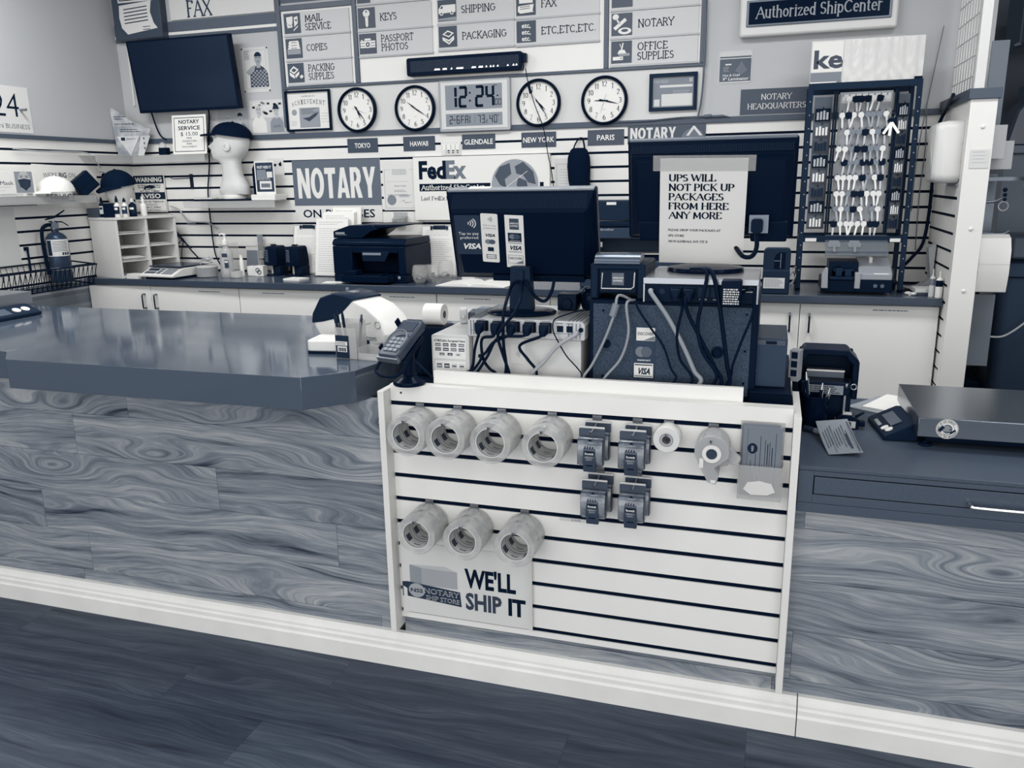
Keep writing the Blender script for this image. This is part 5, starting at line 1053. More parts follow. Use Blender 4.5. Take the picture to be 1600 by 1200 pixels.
t = thing('file_box', 'dark grey box with a white tag on top of the laser printer', 'box', (.35, 2.26, ZB+.3375))
b = MB(); b.box(-.22, -.14, 0, .24, .12, .1); obj('case', b, mat(46, .5), t, bev=.004)
b = MB(); b.box(-.12, -.142, .08, -.07, -.1405, .094); obj('tag', b, mat(222, .4), t)

t = thing('leaflet_pocket', 'small clear leaflet pocket on the slats above the inkjet printer', 'pocket', (-1.1, YB-.001, 1.285))
b = MB(); b.box(-.045, -.003, 0, .045, 0, .07); b.loft([[(-.045, -.003, 0), (.045, -.003, 0), (.04, -.04, .0), (-.04, -.04, 0)], [(-.045, -.003, .045), (.045, -.003, .05), (.05, -.05, .04), (-.035, -.05, .03)]]); obj('pocket', b, mat(188, .2, alpha=.7), t)
# ------------------------------------------------------------------ goods on the slatted display
def hook(x, z, l, label, y=0):
    b = MB(); b.box(x-.013, y-.006, z-.008, x+.013, y-.0008, z+.006); b.tube([(x, y-.004, z-.008), (x, y-.012, z-.016), (x, y-l+.012, z-.02), (x, y-l, z-.012)], .0028, 8, smooth=3)
    return solo('slat_hook', b, mat(150, .2, metal=.85), label, 'hook', group='hooks on the slatted display', sm=50)
TAPEM = mat(206, .1, alpha=.5, spec=.8, mottle=22, mscale=26, stretch=(1, .3, 1)); COREM = mat(204, .6)
def roll_parts(t, r=.0605, rc=.0435, w=.053, seg=40):
    ring = lambda rr, y: [(rr*math.cos(2*math.pi*k/seg), y, rr*math.sin(2*math.pi*k/seg)) for k in range(seg)]
    b = MB(); b.loft([ring(rc, 0), ring(r-.0015, 0), ring(r, .002), ring(r, w-.002), ring(r-.0015, w), ring(rc, w), ring(rc, 0)], cap=False); obj('tape', b, TAPEM, t, sm=50)
    b = MB(); b.loft([ring(rc-.0003, .0004), ring(rc-.0003, w-.0004), ring(rc-.003, w-.0004), ring(rc-.003, .0004), ring(rc-.0003, .0004)], 0, cap=False)
    rp = rc-.0033
    def band(a0, a1, y0, y1): b.loft([[(rp*math.cos(R(a)), y, rp*math.sin(R(a))) for a in range(a0, a1+1, 5)] for y in (y0, y1)], 1, close=False, cap=False)
    band(150, 330, .006, .008); band(150, 330, w-.008, w-.006); band(195, 225, .014, w-.014); band(300, 330, .014, w-.014); band(245, 275, .02, .024)
    obj('core', b, [COREM, mat(70, .5)], t, sm=60)
RG = 'clear packing tape rolls on the slatted display'
proto = None
TR = [(.09, .885, 'first'), (.21, .885, 'second'), (.345, .885, 'third'), (.495, .885, 'fourth'), (.107, .5805, 'left'), (.252, .5805, 'middle'), (.41, .5805, 'right')]
for x, z, nm in TR:
    rowname = 'upper row' if z > .7 else 'lower row'
    hook(x, z, .128, f'chrome hook holding the {nm} pair of tape rolls in the {rowname}')
    for k, pos in ((0, 'rear'), (1, 'front')):
        lb = f'{pos} clear tape roll on the {nm} hook of the {rowname}'
        loc = (x, -.0585-.0545*k, z-.0195-.0435)
        if proto is None:
            proto = thing('tape_roll', lb, 'tape roll', loc, 0, RG); roll_parts(proto)
        else: dup(proto, loc, lb, RG)
# heavy duty tape dispensers on blister cards
DG = 'tape dispensers on the slatted display'; dp = None
def dispenser(loc, label):
    global dp
    if dp: return dup(dp, loc, label, DG)
    t = thing('tape_dispenser', label, 'tape dispenser', loc, 0, DG); dp = t; t.scale = (1, 1, .87)
    b = MB(); b.prism([(-.036, -.025), (.036, -.025), (.036, .0), (.03, .008), (-.03, .008), (-.036, .0)], -.003, 0, 'y', 0); b.box(-.034, -.0, -.045, .034, -.0265, -.025, 0); b.box(-.035, -.0035, .004, .035, -.001, .0095, 1); obj('card', b, [mat(76, .45), mat(206, .4)], t)
    b = MB()
    ring = lambda x, rr: [(x, -.016+rr*.42*math.cos(2*math.pi*k/28), -.068+rr*math.sin(2*math.pi*k/28)) for k in range(28)]
    b.loft([ring(-.034, .026), ring(-.034, .044), ring(-.03, .047), ring(.03, .047), ring(.034, .044), ring(.034, .026)]); obj('tape_roll', b, mat(118, .15, spec=.8, mottle=40, mscale=24), t, sm=50)
    b = MB(); b.loft([[(-.016, -.0265, -.03), (.016, -.0265, -.03), (.016, -.02, -.03), (-.016, -.02, -.03)], [(-.0165, -.038, -.06), (.0165, -.038, -.06), (.0165, -.032, -.06), (-.0165, -.032, -.06)], [(-.018, -.038, -.095), (.018, -.038, -.095), (.018, -.03, -.095), (-.018, -.03, -.095)], [(-.017, -.034, -.128), (.017, -.034, -.128), (.017, -.02, -.128), (-.017, -.02, -.128)]]); b.box(.0335, -.026, -.11, .036, -.006, -.03); b.box(-.036, -.026, -.11, -.0335, -.006, -.03); obj('shell', b, mat(66, .35), t, bev=.002)
    b = MB(); Mt = Matrix.Translation((0, -.0388, 0)); b.M = Mt
    b.poly([(-.014, .001, -.058), (.014, .001, -.058), (.015, -.0004, -.073), (-.015, -.0004, -.073)], 0); txt(b, 'Scotch', 0, -.0695, .007, -.001, 1, 'c', w=.024, bold=.03)
    txt(b, 'HEAVY', 0, -.081, .0055, -.0006, 2, 'c', w=.022, bold=.02); txt(b, 'DUTY', 0, -.0885, .0055, -.0006, 2, 'c', w=.016, bold=.02); b.poly([(-.009, .0014, -.104), (.009, .0014, -.104), (.009, .0044, -.117), (-.009, .0044, -.117)], 0); b.poly([(-.008, .0112, -.032), (.0, .0114, -.022), (.008, .0112, -.032)], 0)
    for i in range(4): b.poly([(-.012+.007*i, .0072, -.04), (-.009+.007*i, .0072, -.04), (-.012+.007*i, .0036, -.052), (-.015+.007*i, .0036, -.052)], 0)
    obj('print', b, [mat(30, .4), mat(222, .4), mat(170, .4)], t)
    return t
for x, z, nm in ((.623, .885, 'upper left'), (.735, .885, 'upper right'), (.632, .7335, 'lower left'), (.737, .7335, 'lower right')):
    hook(x, z, .1, f'chrome hook behind the {nm} tape dispensers')
    for k, ps in ((0, 'rear'), (1, 'front')): dispenser((x+.004*(1-k)-.004*k, -.008-.043*k, z-.016-.004*k), f'{ps} dark tape dispenser on the {nm} hook')
# small white roll
hook(.82, .885, .075, 'chrome hook holding the small white tape roll')
t = thing('white_roll', 'small opaque white tape roll right of the dispensers', 'tape roll', (.82, -.0585, .885-.0195-.013))
ring = lambda rr, y: [(rr*math.cos(2*math.pi*k/32), y, rr*math.sin(2*math.pi*k/32)) for k in range(32)]
b = MB(); b.loft([ring(.013, 0), ring(.034, 0), ring(.0355, .002), ring(.0355, .05), ring(.034, .052), ring(.013, .052), ring(.013, 0)], cap=False); obj('tape', b, mat(214, .4), t, sm=50)
b = MB(); b.loft([ring(.0128, -.001), ring(.0128, .05), ring(.011, .05), ring(.011, -.001), ring(.0128, -.001)], cap=False); b.loft([ring(.0145, -.0006), ring(.0185, -.0006)], cap=False); obj('core', b, mat(150, .4), t, sm=50)
# stack of clear teardrop tape cutters
hook(.937, .885, .1, 'chrome hook holding the clear tape cutters')
cp = None
CG = 'clear tape cutters on one hook'
for k in range(6):
    lb = ('rearmost', 'second from the slats', 'third from the slats', 'third from the front', 'second from the front', 'front')[k]+' clear tape cutter hanging beside the card holder'
    loc = (.94, -.012-.0145*k, .884-.02-.012)
    if cp: dup(cp, loc, lb, CG); continue
    cp = t = thing('tape_cutter', lb, 'tape cutter', loc, 0, CG)
    out = [(.044*math.cos(R(a)), -.012+.044*math.sin(R(a))) for a in range(-20, 201, 12)]+[(-.03, -.05), (-.008, -.095), (.014, -.1), (.02, -.075), (.008, -.055)]
    b = MB(); b.prism(out, -.009, 0, 'y'); obj('case', b, mat(190, .08, alpha=.55), t, bev=.002)
    b = MB(); b.prism([(.024*math.cos(R(a)), -.016+.024*math.sin(R(a))) for a in range(0, 360, 15)], -.0105, -.0095, 'y', 0); b.prism([(.014*math.cos(R(a)), -.016+.014*math.sin(R(a))) for a in range(0, 360, 18)], -.0115, -.0107, 'y', 1); b.box(-.03, -.0105, -.055, -.02, -.0096, -.03, 0); b.box(.0, -.0105, -.094, .012, -.0096, -.086, 0); obj('label', b, [mat(222, .3), mat(60, .3)], t)
b = MB()
for i, (x, z) in enumerate(((.955, .795), (.975, .81), (.985, .825))): b.M = Matrix.Translation((x+.004, -.03-.012*i, z)) @ Matrix.Rotation(R(30*i-20), 4, 'Y'); b.prism(rrect(-.022, -.012, .024, .012, .008), -.008, .004, 'y')
b.M = Matrix(); b.tube([(.96, -.0, .8), (.96, -.012, .8), (.97, -.05, .802)], .002, 6)
solo('tape_cutter', b, mat(200, .08, alpha=.6), 'loose clear cutters poking out right of the tape cutter stack', 'tape cutter', sm=40)
# card holder and brochures
t = thing('card_holder', 'clear acrylic holder at the upper right of the slatted display', 'holder', (1.061, -.001, .7))
b = MB(); b.box(-.054, -.003, 0, .056, 0, .205); b.box(-.054, -.04, 0, .056, -.003, .004); b.box(-.054, -.042, .004, .056, -.039, .095); b.box(-.056, -.042, 0, -.053, -.003, .1); b.box(.055, -.042, 0, .058, -.003, .1); obj('holder', b, mat(206, .06, alpha=.35), t)
b = MB(); b.prism([(-.04, .03), (-.03, .05), (.0, .056), (.03, .05), (.04, .028), (.02, .018), (-.02, .016)], -.0432, -.0422, 'y'); obj('sticker', b, mat(222, .5, alpha=.9), t)
t = thing('brochure', 'grey brochure with a dark oval emblem standing in the acrylic holder', 'brochure', (1.061, -.006, .7045), 0)
b = MB(); b.M = Matrix.Rotation(R(4), 4, 'X'); b.box(-.047, -.012, 0, .05, -.004, .195, 0); b.box(-.05, -.002, .0, .044, -.001, .2, 0); obj('sheet', b, mat(128, .4), t)
b = MB(); b.M = Matrix.Rotation(R(4), 4, 'X'); y = -.0124; b.disc((-.022, y, .135), .0125, m=0, rz=.015); txt(b, 'NSS', -.0195, .1275, .006, y-.0004, 1, 'l', w=.015, bold=.02, rot=R(90))
b.rect(.035, .02, .036, .18, y, 0); b.rect(-.035, .02, -.0345, .19, y, 0)
for i, (l0, l1) in enumerate(((.03, .1), (.02, .07), (.07, .12), (.03, .06), (.06, .17), (.02, .05), (.09, .16), (.09, .15), (.09, .155), (.09, .14))): b.rect(-.026+.0058*i, l0, -.0248+.0058*i+.0008*(i % 2), l1, y, 0)
obj('print', b, [mat(46, .4), mat(180, .4)], t)
# poster and price tag
t = thing('ship_poster', "white poster reading WE'LL SHIP IT at the lower left of the slatted display", 'poster', (.218, -.0015, .197))
def bow(x, z): return -.0012-.009*max(0, (abs(x)-.196)/.018)**2
W_ = .214; H_ = .243; rows = []
NX = 24
b = MB(); b.loft([[(-W_+2*W_*i/NX+(0 if 0 < i < NX else 0), bow(-W_+2*W_*i/NX, z), z) for i in range(NX+1)] for z in (0, H_*.5, H_)], close=False, cap=False); b.loft([[(-W_+2*W_*i/NX, bow(-W_+2*W_*i/NX, z)+.0008, z) for i in range(NX+1)] for z in (0, H_*.5, H_)], close=False, cap=False); obj('sheet', b, mat(216, .45), t, sm=60)
b = MB(); y = -.0004
b.poly([(-.19, 0, .1), (-.19, 0, .165), (-.125, 0, .165), (-.125, 0, .1)], 0) ; b.poly([(-.15, -.0002, .1), (-.15, -.0002, .158), (-.03, -.0002, .158), (-.03, -.0002, .1)], 1); b.poly([(-.19, -.0001, .165), (-.15, -.0001, .158), (-.03, -.0001, .158), (-.07, -.0001, .172)], 2)
b.poly([(-.196, -.0006, .055), (-.196, -.0006, .106), (-.022, -.0006, .092), (-.018, -.0006, .042)], 3); b.poly([(-.213, -.0006, .058), (-.213, -.0006, .108), (-.205, -.0006, .107), (-.196, -.0006, .106), (-.196, -.0006, .055), (-.205, -.0006, .0565)], 3); b.disc((-.168, -.0009, .079), .0275, m=1, rz=.024); txt(b, 'NSS', -.168, .0725, .013, -.0012, 3, 'c', w=.042, bold=.03)
txt(b, 'NOTARY', -.143, .0745, .018, -.0012, 4, w=.118, bold=.02, rot=R(-1.5)); txt(b, 'NOTARY', -.141, .0765, .0145, -.0014, 3, w=.113, bold=-.012, rot=R(-1.5)); txt(b, 'SHIP STORE', -.137, .053, .015, -.0012, 4, w=.112, bold=.02, rot=R(-1.5)); txt(b, 'SHIP STORE', -.136, .0545, .012, -.0014, 3, w=.109, bold=-.012, rot=R(-1.5))
txt(b, "WE'LL", -.005, .115, .062, -.0006, 5, w=.165, bold=.035); txt(b, 'SHIP', -.004, .04, .056, -.0006, 6, w=.118, bold=.035); txt(b, 'IT', .135, .04, .056, -.0006, 5, w=.055, bold=.04)
o_ = b.v; b.v = [Vector((p.x, p.y+bow(p.x, p.z)-.0004, p.z)) for p in b.v]
obj('print', b, [mat(150, .5), mat(168, .5), mat(190, .5), mat(58, .5), mat(190, .5), mat(28, .5), mat(66, .5)], t)
t = thing('price_tag', 'tiny $ 20.00 price strip below the lower tape dispensers', 'price tag', (.552, -.0008, .566))
b = MB(); b.box(-.038, -.001, 0, .038, 0, .01); obj('strip', b, mat(206, .4), t)
b = MB(); txt(b, '$ 20.00', .012, .002, .006, -.0013, al='c', w=.026); obj('lettering', b, mat(60, .4), t)

# ------------------------------------------------------------------ checkout station
ZC = .9255
def lay(name, mb, y, label_mats, parent, loc): pass
CREAMP = mat(206, .4)
t = thing('pin_terminal_box', 'beige box with ATM/Debit card stickers at the left of the checkout', 'box', (.157, .25, ZC))
b = MB(); b.prism(rrect(-.0605, 0, .0605, .157, .008), -.165, .15, 'y'); obj('housing', b, CREAMP, t, bev=.002)
ZM = lambda z0, z1, q: Matrix.Translation((0, 0, z1)) @ Matrix.Scale(q, 4, (0, 0, 1)) @ Matrix.Translation((0, 0, -z0))
b = MB(); b.M = ZM(.06, .084, .73); b.box(-.055, -.1662, .06, .05, -.165, .146); b.M = ZM(.022, .047, .91); b.box(-.05, -.1662, .022, .048, -.165, .055); obj('sticker', b, mat(230, .35), t)
b = MB(); b.M = ZM(.06, .084, .73); y = -.1666; txt(b, 'ATM/Debit Accepted Here', -.002, .131, .011, y, 0, 'c', w=.1, bold=.02)
for i in range(4):
    for j in range(2): x = -.048+i*.025; z = .112-.019*j; b.rect(x, z, x+.018, z+.013, y, 1 if (i+j) % 3 else 2); b.rect(x+.002, z+.004, x+.016, z+.008, y-.0002, 3)
for i in range(3): x = -.035+i*.026; b.rect(x, .074, x+.016, .085, y, (2, 1, 3)[i]); b.rect(x+.004, .0765, x+.012, .08, y-.0002, 3 if i < 2 else 1)
b.M = ZM(.022, .047, .91)
for i in range(4): x = -.045+i*.024; b.rect(x, .032, x+.017, .047, y, (2, 1, 3, 3)[i]); b.rect(x+.002, .037, x+.015, .041, y-.0002, 3 if i < 2 else 1)
obj('print', b, [mat(50, .4), mat(60, .4), mat(110, .4), mat(200, .4)], t)
t = thing('cash_box', 'large off-white steel cash box under the left power strip', 'box', (.3845, .3, ZC))
b = MB(); b.box(-.165, -.19, 0, .1665, .2, .1525); obj('housing', b, mat(210, .4), t, bev=.003)
b = MB(); b.box(-.045, -.1912, .075, .0, -.19, .135); obj('sticker', b, mat(222, .35), t)
b = MB()
for k in range(3): b.torus((-.032, -.1916, .104), .006+.0045*k, .0008, 'y', 10, 4, a0=-45, a1=45)
b.tube([(-.015, -.1916, .115), (-.008, -.1916, .11), (-.004, -.1916, .1)], .0008, 4); obj('print', b, mat(150, .4), t)
t = thing('power_strip', 'wide silver power strip with five black plugs under the left monitor', 'power strip', (.388, .24, ZC+.153))
b = MB(); b.loft([[(-.178, yy, .004), (-.174, yy, .0), (.174, yy, 0), (.178, yy, .004), (.178, yy, .046), (.168, yy, .056), (-.168, yy, .056), (-.178, yy, .046)] for yy in (-.145, .14)]); obj('housing', b, mat(186, .3, metal=.25), t, bev=.004)
b = MB()
for s in (-1, 1):
    for k in range(4): x = s*(.13+.011*k) if s > 0 else -.14-.009*k; b.box(x-.0012, -.1472, .006, x+.0012, -.144, .05); b.box(x-.0012, -.145, .0555, x+.0012, .13, .058)
b.box(-.17, -.1462, .019, .17, -.1445, .0205); obj('rib', b, mat(126, .4), t)
b = MB()
for i in range(5): x = -.13+.0485*i-.002*(i == 4); b.prism(rrect(x-.018, .019, x+.018, .05, .003), -.1475, -.1455, 'y', 0)
for x in (.105, .133): b.box(x-.009, -.1475, .024, x+.009, -.1455, .042, 0)
b.cyl((.166, -.1475, .032), (.166, -.1455, .032), .007, seg=14, m=0); obj('socket', b, mat(26, .4), t)
b = MB()
for i in range(5): scribble(b, -.145+.0485*i, .057-.003, -.115+.0485*i, 1, .004, -.1478, t=.0018, seed=i)
for x in (.095, .123): scribble(b, x, .05, x+.02, 1, .004, -.1476, t=.002, seed=4)
obj('print', b, mat(90, .4), t)
# plugs and cords: (socket x, wanted path as photo pixels on the front of the cash box)
PX = [.388-.13+.0485*i for i in range(5)]
def cord(name, label, pts, r=.0045, g=15, plug=None, grp='cords hanging at the checkout', pg=None):
    t = thing(name, label, 'cable', Vector(pts[0]), 0, grp)
    o = Vector(pts[0])
    b = MB(); b.tube([Vector(p)-o for p in pts], r, 8, smooth=6); obj('cord', b, mat(g, .45), t, sm=60)
    if plug:
        b = MB(); b.loft([[(-.014, .012, -.013), (.014, .012, -.013), (.014, .012, .013), (-.014, .012, .013)], [(-.014, -.012, -.014), (.014, -.012, -.014), (.014, -.012, .012), (-.014, -.012, .012)], [(-.007, -.024, -.022), (.007, -.024, -.022), (.007, -.024, -.006), (-.007, -.024, -.006)]]); obj('plug', b, mat(pg or 14, .4), t, bev=.003)
    return t
def pp(u, v, y): return tuple(pt(u, v, y=y))
cord('power_cable', 'leftmost black power cord plugged into the silver strip', [(PX[0], .075, 1.115), (PX[0]-.002, .062, 1.09), pp(742, 545, .07), pp(739, 570, .07), pp(733, 583, .075), (.2, .08, .935)], plug=1)
cord('power_cable', 'second black power cord from the left that bends right at the bottom', [(PX[1], .075, 1.115), (PX[1]-.004, .06, 1.09), pp(753, 530, .066), pp(755, 560, .066), pp(765, 576, .07), pp(775, 584, .075), (.31, .08, .935)], plug=1)
cord('power_cable', 'third black power cord that loops across the second one', [(PX[2], .075, 1.115), (PX[2]-.004, .06, 1.095), pp(771, 535, .062), pp(758, 552, .058), pp(749, 556, .06), pp(752, 560, .054), pp(742, 575, .062), pp(728, 584, .07), (.19, .08, .935)], plug=1)
cord('power_cable', 'fourth black power cord sweeping diagonally down left', [(PX[3], .075, 1.115), (PX[3]-.006, .058, 1.095), pp(779, 528, .055), pp(762, 556, .053), pp(748, 578, .062), pp(742, 585, .075), (.23, .08, .935)], plug=1)
cord('power_cable', 'fifth black power cord leaning right from the silver strip', [(PX[4], .075, 1.115), (PX[4]-.006, .06, 1.095), pp(812, 540, .072), pp(825, 562, .072), pp(838, 580, .075), (.42, .08, .935)], plug=1)
cord('monitor_cable', 'black cord dropping from the left monitor stem in front of the strip', [(.345, .183, 1.235), (.33, .16, 1.225), pp(790, 475, .085), pp(786, 500, .06), pp(787, 540, .058), pp(791, 575, .066), (.32, .08, .93)], .005)
cord('monitor_cable', 'second black cord from the left monitor stem beside the first', [(.352, .183, 1.235), (.36, .165, 1.22), pp(812, 470, .085), pp(803, 490, .06), pp(785, 512, .046), pp(778, 526, .046), pp(786, 555, .052), pp(796, 585, .07), (.335, .085, .93)], .0045)
cord('phone_cable', 'thick pale grey cable slanting from the right end of the silver strip', [(.545, .085, 1.105), (.542, .07, 1.1), pp(872, 540, .072), pp(850, 565, .07), pp(832, 583, .075), (.39, .085, .93)], .0055, 168, plug=None)
cord('thin_cable', 'thin dark cable winding off the silver strip to the black cabinet', [(.565, .22, 1.15), pp(905, 486, .18), pp(880, 493, .14), pp(866, 500, .09), pp(864, 515, .072), pp(870, 530, .078), pp(885, 556, .088), pp(902, 575, .088), pp(909, 587, .085), (.553, .09, .94)], .002, 24)
# left monitor seen from behind
t = thing('monitor', 'black monitor seen from behind with card payment stickers', 'monitor', (.345, .21, ZC+.211))
b = MB(); b.lathe([(.0, 0), (.104, 0), (.106, .004), (.1, .009), (.06, .013), (0, .014)], 40, sy=.8); obj('base', b, mat(14, .16), t, sm=40)
b = MB(); b.loft([[(-.034, -.02, .012), (.036, -.02, .012), (.036, .02, .012), (-.034, .02, .012)], [(-.03, -.016, .14), (.03, -.016, .14), (.03, .016, .14), (-.03, .016, .14)]]); b.box(-.008, -.024, .09, .012, -.017, .13); b.torus((-.0, -.0205, .04), .007, .0008, 'y', 16, 5); obj('stem', b, mat(40, .4), t, bev=.003)
Mm = Matrix.Translation((-.008, .045, .228)) @ Matrix.Rotation(R(15), 4, 'X'); Z0, Z1 = -.139, .141
b = MB(); b.M = Mm; b.prism(rrect(-.231, Z0, .231, Z1, .008), .0, .03, 'y'); obj('bezel', b, mat(16, .25), t, bev=.003)
b = MB(); b.M = Mm; b.loft([[(-.225, 0, Z0+.004), (.225, 0, Z0+.004), (.225, 0, Z1-.003), (-.225, 0, Z1-.003)], [(-.205, -.022, Z0+.02), (.205, -.022, Z0+.02), (.212, -.03, Z1-.05), (-.212, -.03, Z1-.05)], [(-.19, -.036, Z0+.03), (.19, -.036, Z0+.03), (.2, -.036, Z1-.06), (-.2, -.036, Z1-.06)]]); obj('back_shell', b, mat(13, .35), t)
b = MB(); b.M = Mm
for i in range(84): x = -.205+.41*i/83; b.loft([[(x-.0014, -.032, Z1-.049), (x+.0014, -.032, Z1-.049), (x+.0014, -.029, Z1-.049), (x-.0014, -.029, Z1-.049)], [(x-.0014, -.008, Z1-.012), (x+.0014, -.008, Z1-.012), (x+.0014, -.004, Z1-.012), (x-.0014, -.004, Z1-.012)]])
obj('vent_ribs', b, mat(44, .4), t)
b = MB(); b.M = Mm; b.box(-.226, -.003, Z1-.006, .226, .026, Z1+.0012); obj('top_highlight_strip', b, mat(150, .3, metal=.3), t, bev=.002)  # pale strip paints the lit top of the black bezel as a highlight
b = MB(); b.M = Mm; b.box(-.1, -.03, Z0+.002, .19, -.0, Z0+.022); b.box(.03, -.034, Z0+.008, .07, -.03, Z0+.02); b.box(-.005, -.05, Z0-.02, .012, -.02, Z0+.004); obj('connector_panel', b, mat(24, .4), t, bev=.002)
def SX(M, a, c, k): return M @ Matrix.Translation((c, 0, 0)) @ Matrix.Scale(k, 4, (1, 0, 0)) @ Matrix.Translation((-a, 0, 0))
M1 = SX(Mm, -.1435, -.16, 1.45); M2 = SX(Mm @ Matrix.Rotation(R(3), 4, 'Y'), -.0975, -.092, 1.38); M3 = SX(Mm @ Matrix.Rotation(R(2.5), 4, 'Y'), -.044, -.014, 1.32)
b = MB(); b.M = M1; b.prism(rrect(-.172, -.048, -.115, .075, .004), -.0372, -.0362, 'y'); obj('sticker', b, mat(58, .35), t)
def pay(b, x, z, s, y, m):
    for k in range(4): b.torus((x-s*.3, y, z), s*(.2+.2*k), s*.05, 'y', 8, 4, m, a0=-42, a1=42)
b = MB(); b.M = M1; y = -.0376
pay(b, -.138, .05, .026, y, 0); txt(b, 'Tap to pay', -.143, .014, .009, y, 0, 'c', w=.045); txt(b, 'preferred', -.143, .001, .009, y, 0, 'c', w=.04); txt(b, 'VISA', -.14, -.03, .017, y, 0, 'c', w=.042, bold=.04, shear=.25); obj('sticker_print', b, mat(222, .4), t)
b = MB(); b.M = M2; b.prism(rrect(-.117, -.077, -.078, .075, .004), -.0385, -.0375, 'y'); obj('sticker', b, mat(222, .35), t)
b = MB(); b.M = M2; y = -.0389; pay(b, -.098, .058, .014, y, 0); txt(b, 'Tap to pay', -.0975, .037, .005, y, 0, 'c', w=.03); txt(b, 'preferred', -.0975, .028, .005, y, 0, 'c', w=.028); txt(b, 'VISA', -.0975, .004, .009, y, 1, 'c', w=.024, bold=.04, shear=.25); b.disc((-.102, y, -.012), .0075, m=0); b.disc((-.093, y-.0002, -.012), .0075, m=2); b.rect(-.104, -.042, -.09, -.029, y, 1); b.rect(-.108, -.066, -.085, -.052, y, 2); b.rect(-.106, -.064, -.087, -.054, y-.0002, 3); txt(b, 'DISCOVER', -.0965, -.061, .004, y-.0004, 1, 'c', w=.018)
obj('sticker_print', b, [mat(128, .4), mat(44, .4), mat(90, .4), mat(214, .4)], t)
b = MB(); b.M = M3; b.box(-.066, -.0385, -.089, -.022, -.0375, .074); obj('sticker', b, mat(224, .35), t)
b = MB(); b.M = M3; y = -.0389; b.rect(-.055, .03, -.033, .064, y, 0); txt(b, 'AMERICAN', -.044, .047, .005, y-.0003, 2, 'c', w=.02, bold=.02); txt(b, 'EXPRESS', -.044, .039, .005, y-.0003, 2, 'c', w=.018, bold=.02); b.rect(-.06, -.008, -.028, .02, y, 1); b.disc((-.049, y-.0003, .008), .008, m=3); b.disc((-.039, y-.0005, .008), .008, m=0); txt(b, 'mastercard', -.044, -.006, .004, y-.0005, 2, 'c', w=.024); b.rect(-.06, -.013, -.028, -.0115, y, 1); b.rect(-.06, -.04, -.028, -.0385, y, 1); txt(b, 'VISA', -.044, -.033, .013, y, 1, 'c', w=.03, bold=.04, shear=.25); b.rect(-.062, -.076, -.026, -.05, y, 3); b.rect(-.061, -.075, -.027, -.051, y-.0002, 2); txt(b, 'DISCOVER', -.044, -.063, .007, y-.0004, 1, 'c', w=.031, bold=.02); b.poly([(-.045, y-.0005, -.075), (-.027, y-.0005, -.075), (-.027, y-.0005, -.066)], 3)
obj('sticker_print', b, [mat(76, .4), mat(44, .4), mat(222, .4), mat(118, .4)], t)
b = MB(); b.M = Mm; b.box(-.16, .004, Z1+.0013, -.09, .022, Z1+.0035); obj('label', b, mat(220, .4), t)
cord('video_cable', 'black cable drooping right from the left monitor stem', [(.36, .19, 1.235), (.38, .16, 1.225), pp(838, 465, .17), pp(852, 470, .17), pp(862, 455, .19), pp(866, 437, .2)], .005)
# black cabinet
t = thing('black_safe', 'black speckled steel cabinet with a strip of payment card stickers', 'cabinet', (.8035, .32, ZC))
b = MB(); b.box(-.231, -.2, 0, .231, .2, .269, 0); obj('body', b, mat(18, .5), t, bev=.003)
b = MB(); b.box(-.219, -.2035, .012, .213, -.2005, .259); obj('door', b, mat(54, .5, mottle=32, mscale=420), t, bev=.001)
b = MB(); b.M = Matrix.Translation((.128, -.2035, .135)); b.cyl((0, 0, 0), (0, -.012, 0), .016, seg=18); b.cyl((0, -.012, 0), (0, -.02, 0), .01, seg=14); b.M = Matrix.Translation((-.18, -.2035, .145)); b.cyl((0, 0, 0), (0, -.008, 0), .012, seg=16); b.M = Matrix()
for x in (-.19, .2):
    for z in (.05, .14, .24): b.cyl((x, -.2035, z), (x, -.206, z), .0035, seg=8)
obj('lock', b, mat(18, .25, metal=.5), t, sm=40)
b = MB(); b.box(-.104, -.205, .05, -.042, -.2037, .2, 0); b.box(-.095, -.206, .158, -.043, -.205, .195, 1); b.box(-.1, -.206, .052, -.046, -.205, .093, 1); obj('sticker', b, [mat(56, .4), mat(226, .35)], t)
b = MB(); y = -.2064; txt(b, 'DISCOVER', -.069, .174, .0085, y, 0, 'c', w=.044, bold=.015); b.poly([(-.075, y, .159), (-.044, y, .159), (-.044, y, .172)], 1); b.disc((-.082, -.2055, .126), .015, m=1); b.disc((-.066, -.2057, .126), .015, m=2); txt(b, 'mastercard', -.073, .1, .006, -.2055, 3, 'c', w=.036, bold=.02); txt(b, 'VISA', -.073, .062, .018, y, 0, 'c', w=.037, bold=.04, shear=.25); b.rect(-.098, .087, -.048, .09, y, 0); b.rect(-.098, .0545, -.048, .0575, y, 1)
obj('print', b, [mat(44, .4), mat(120, .4), mat(90, .4), mat(214, .4)], t)
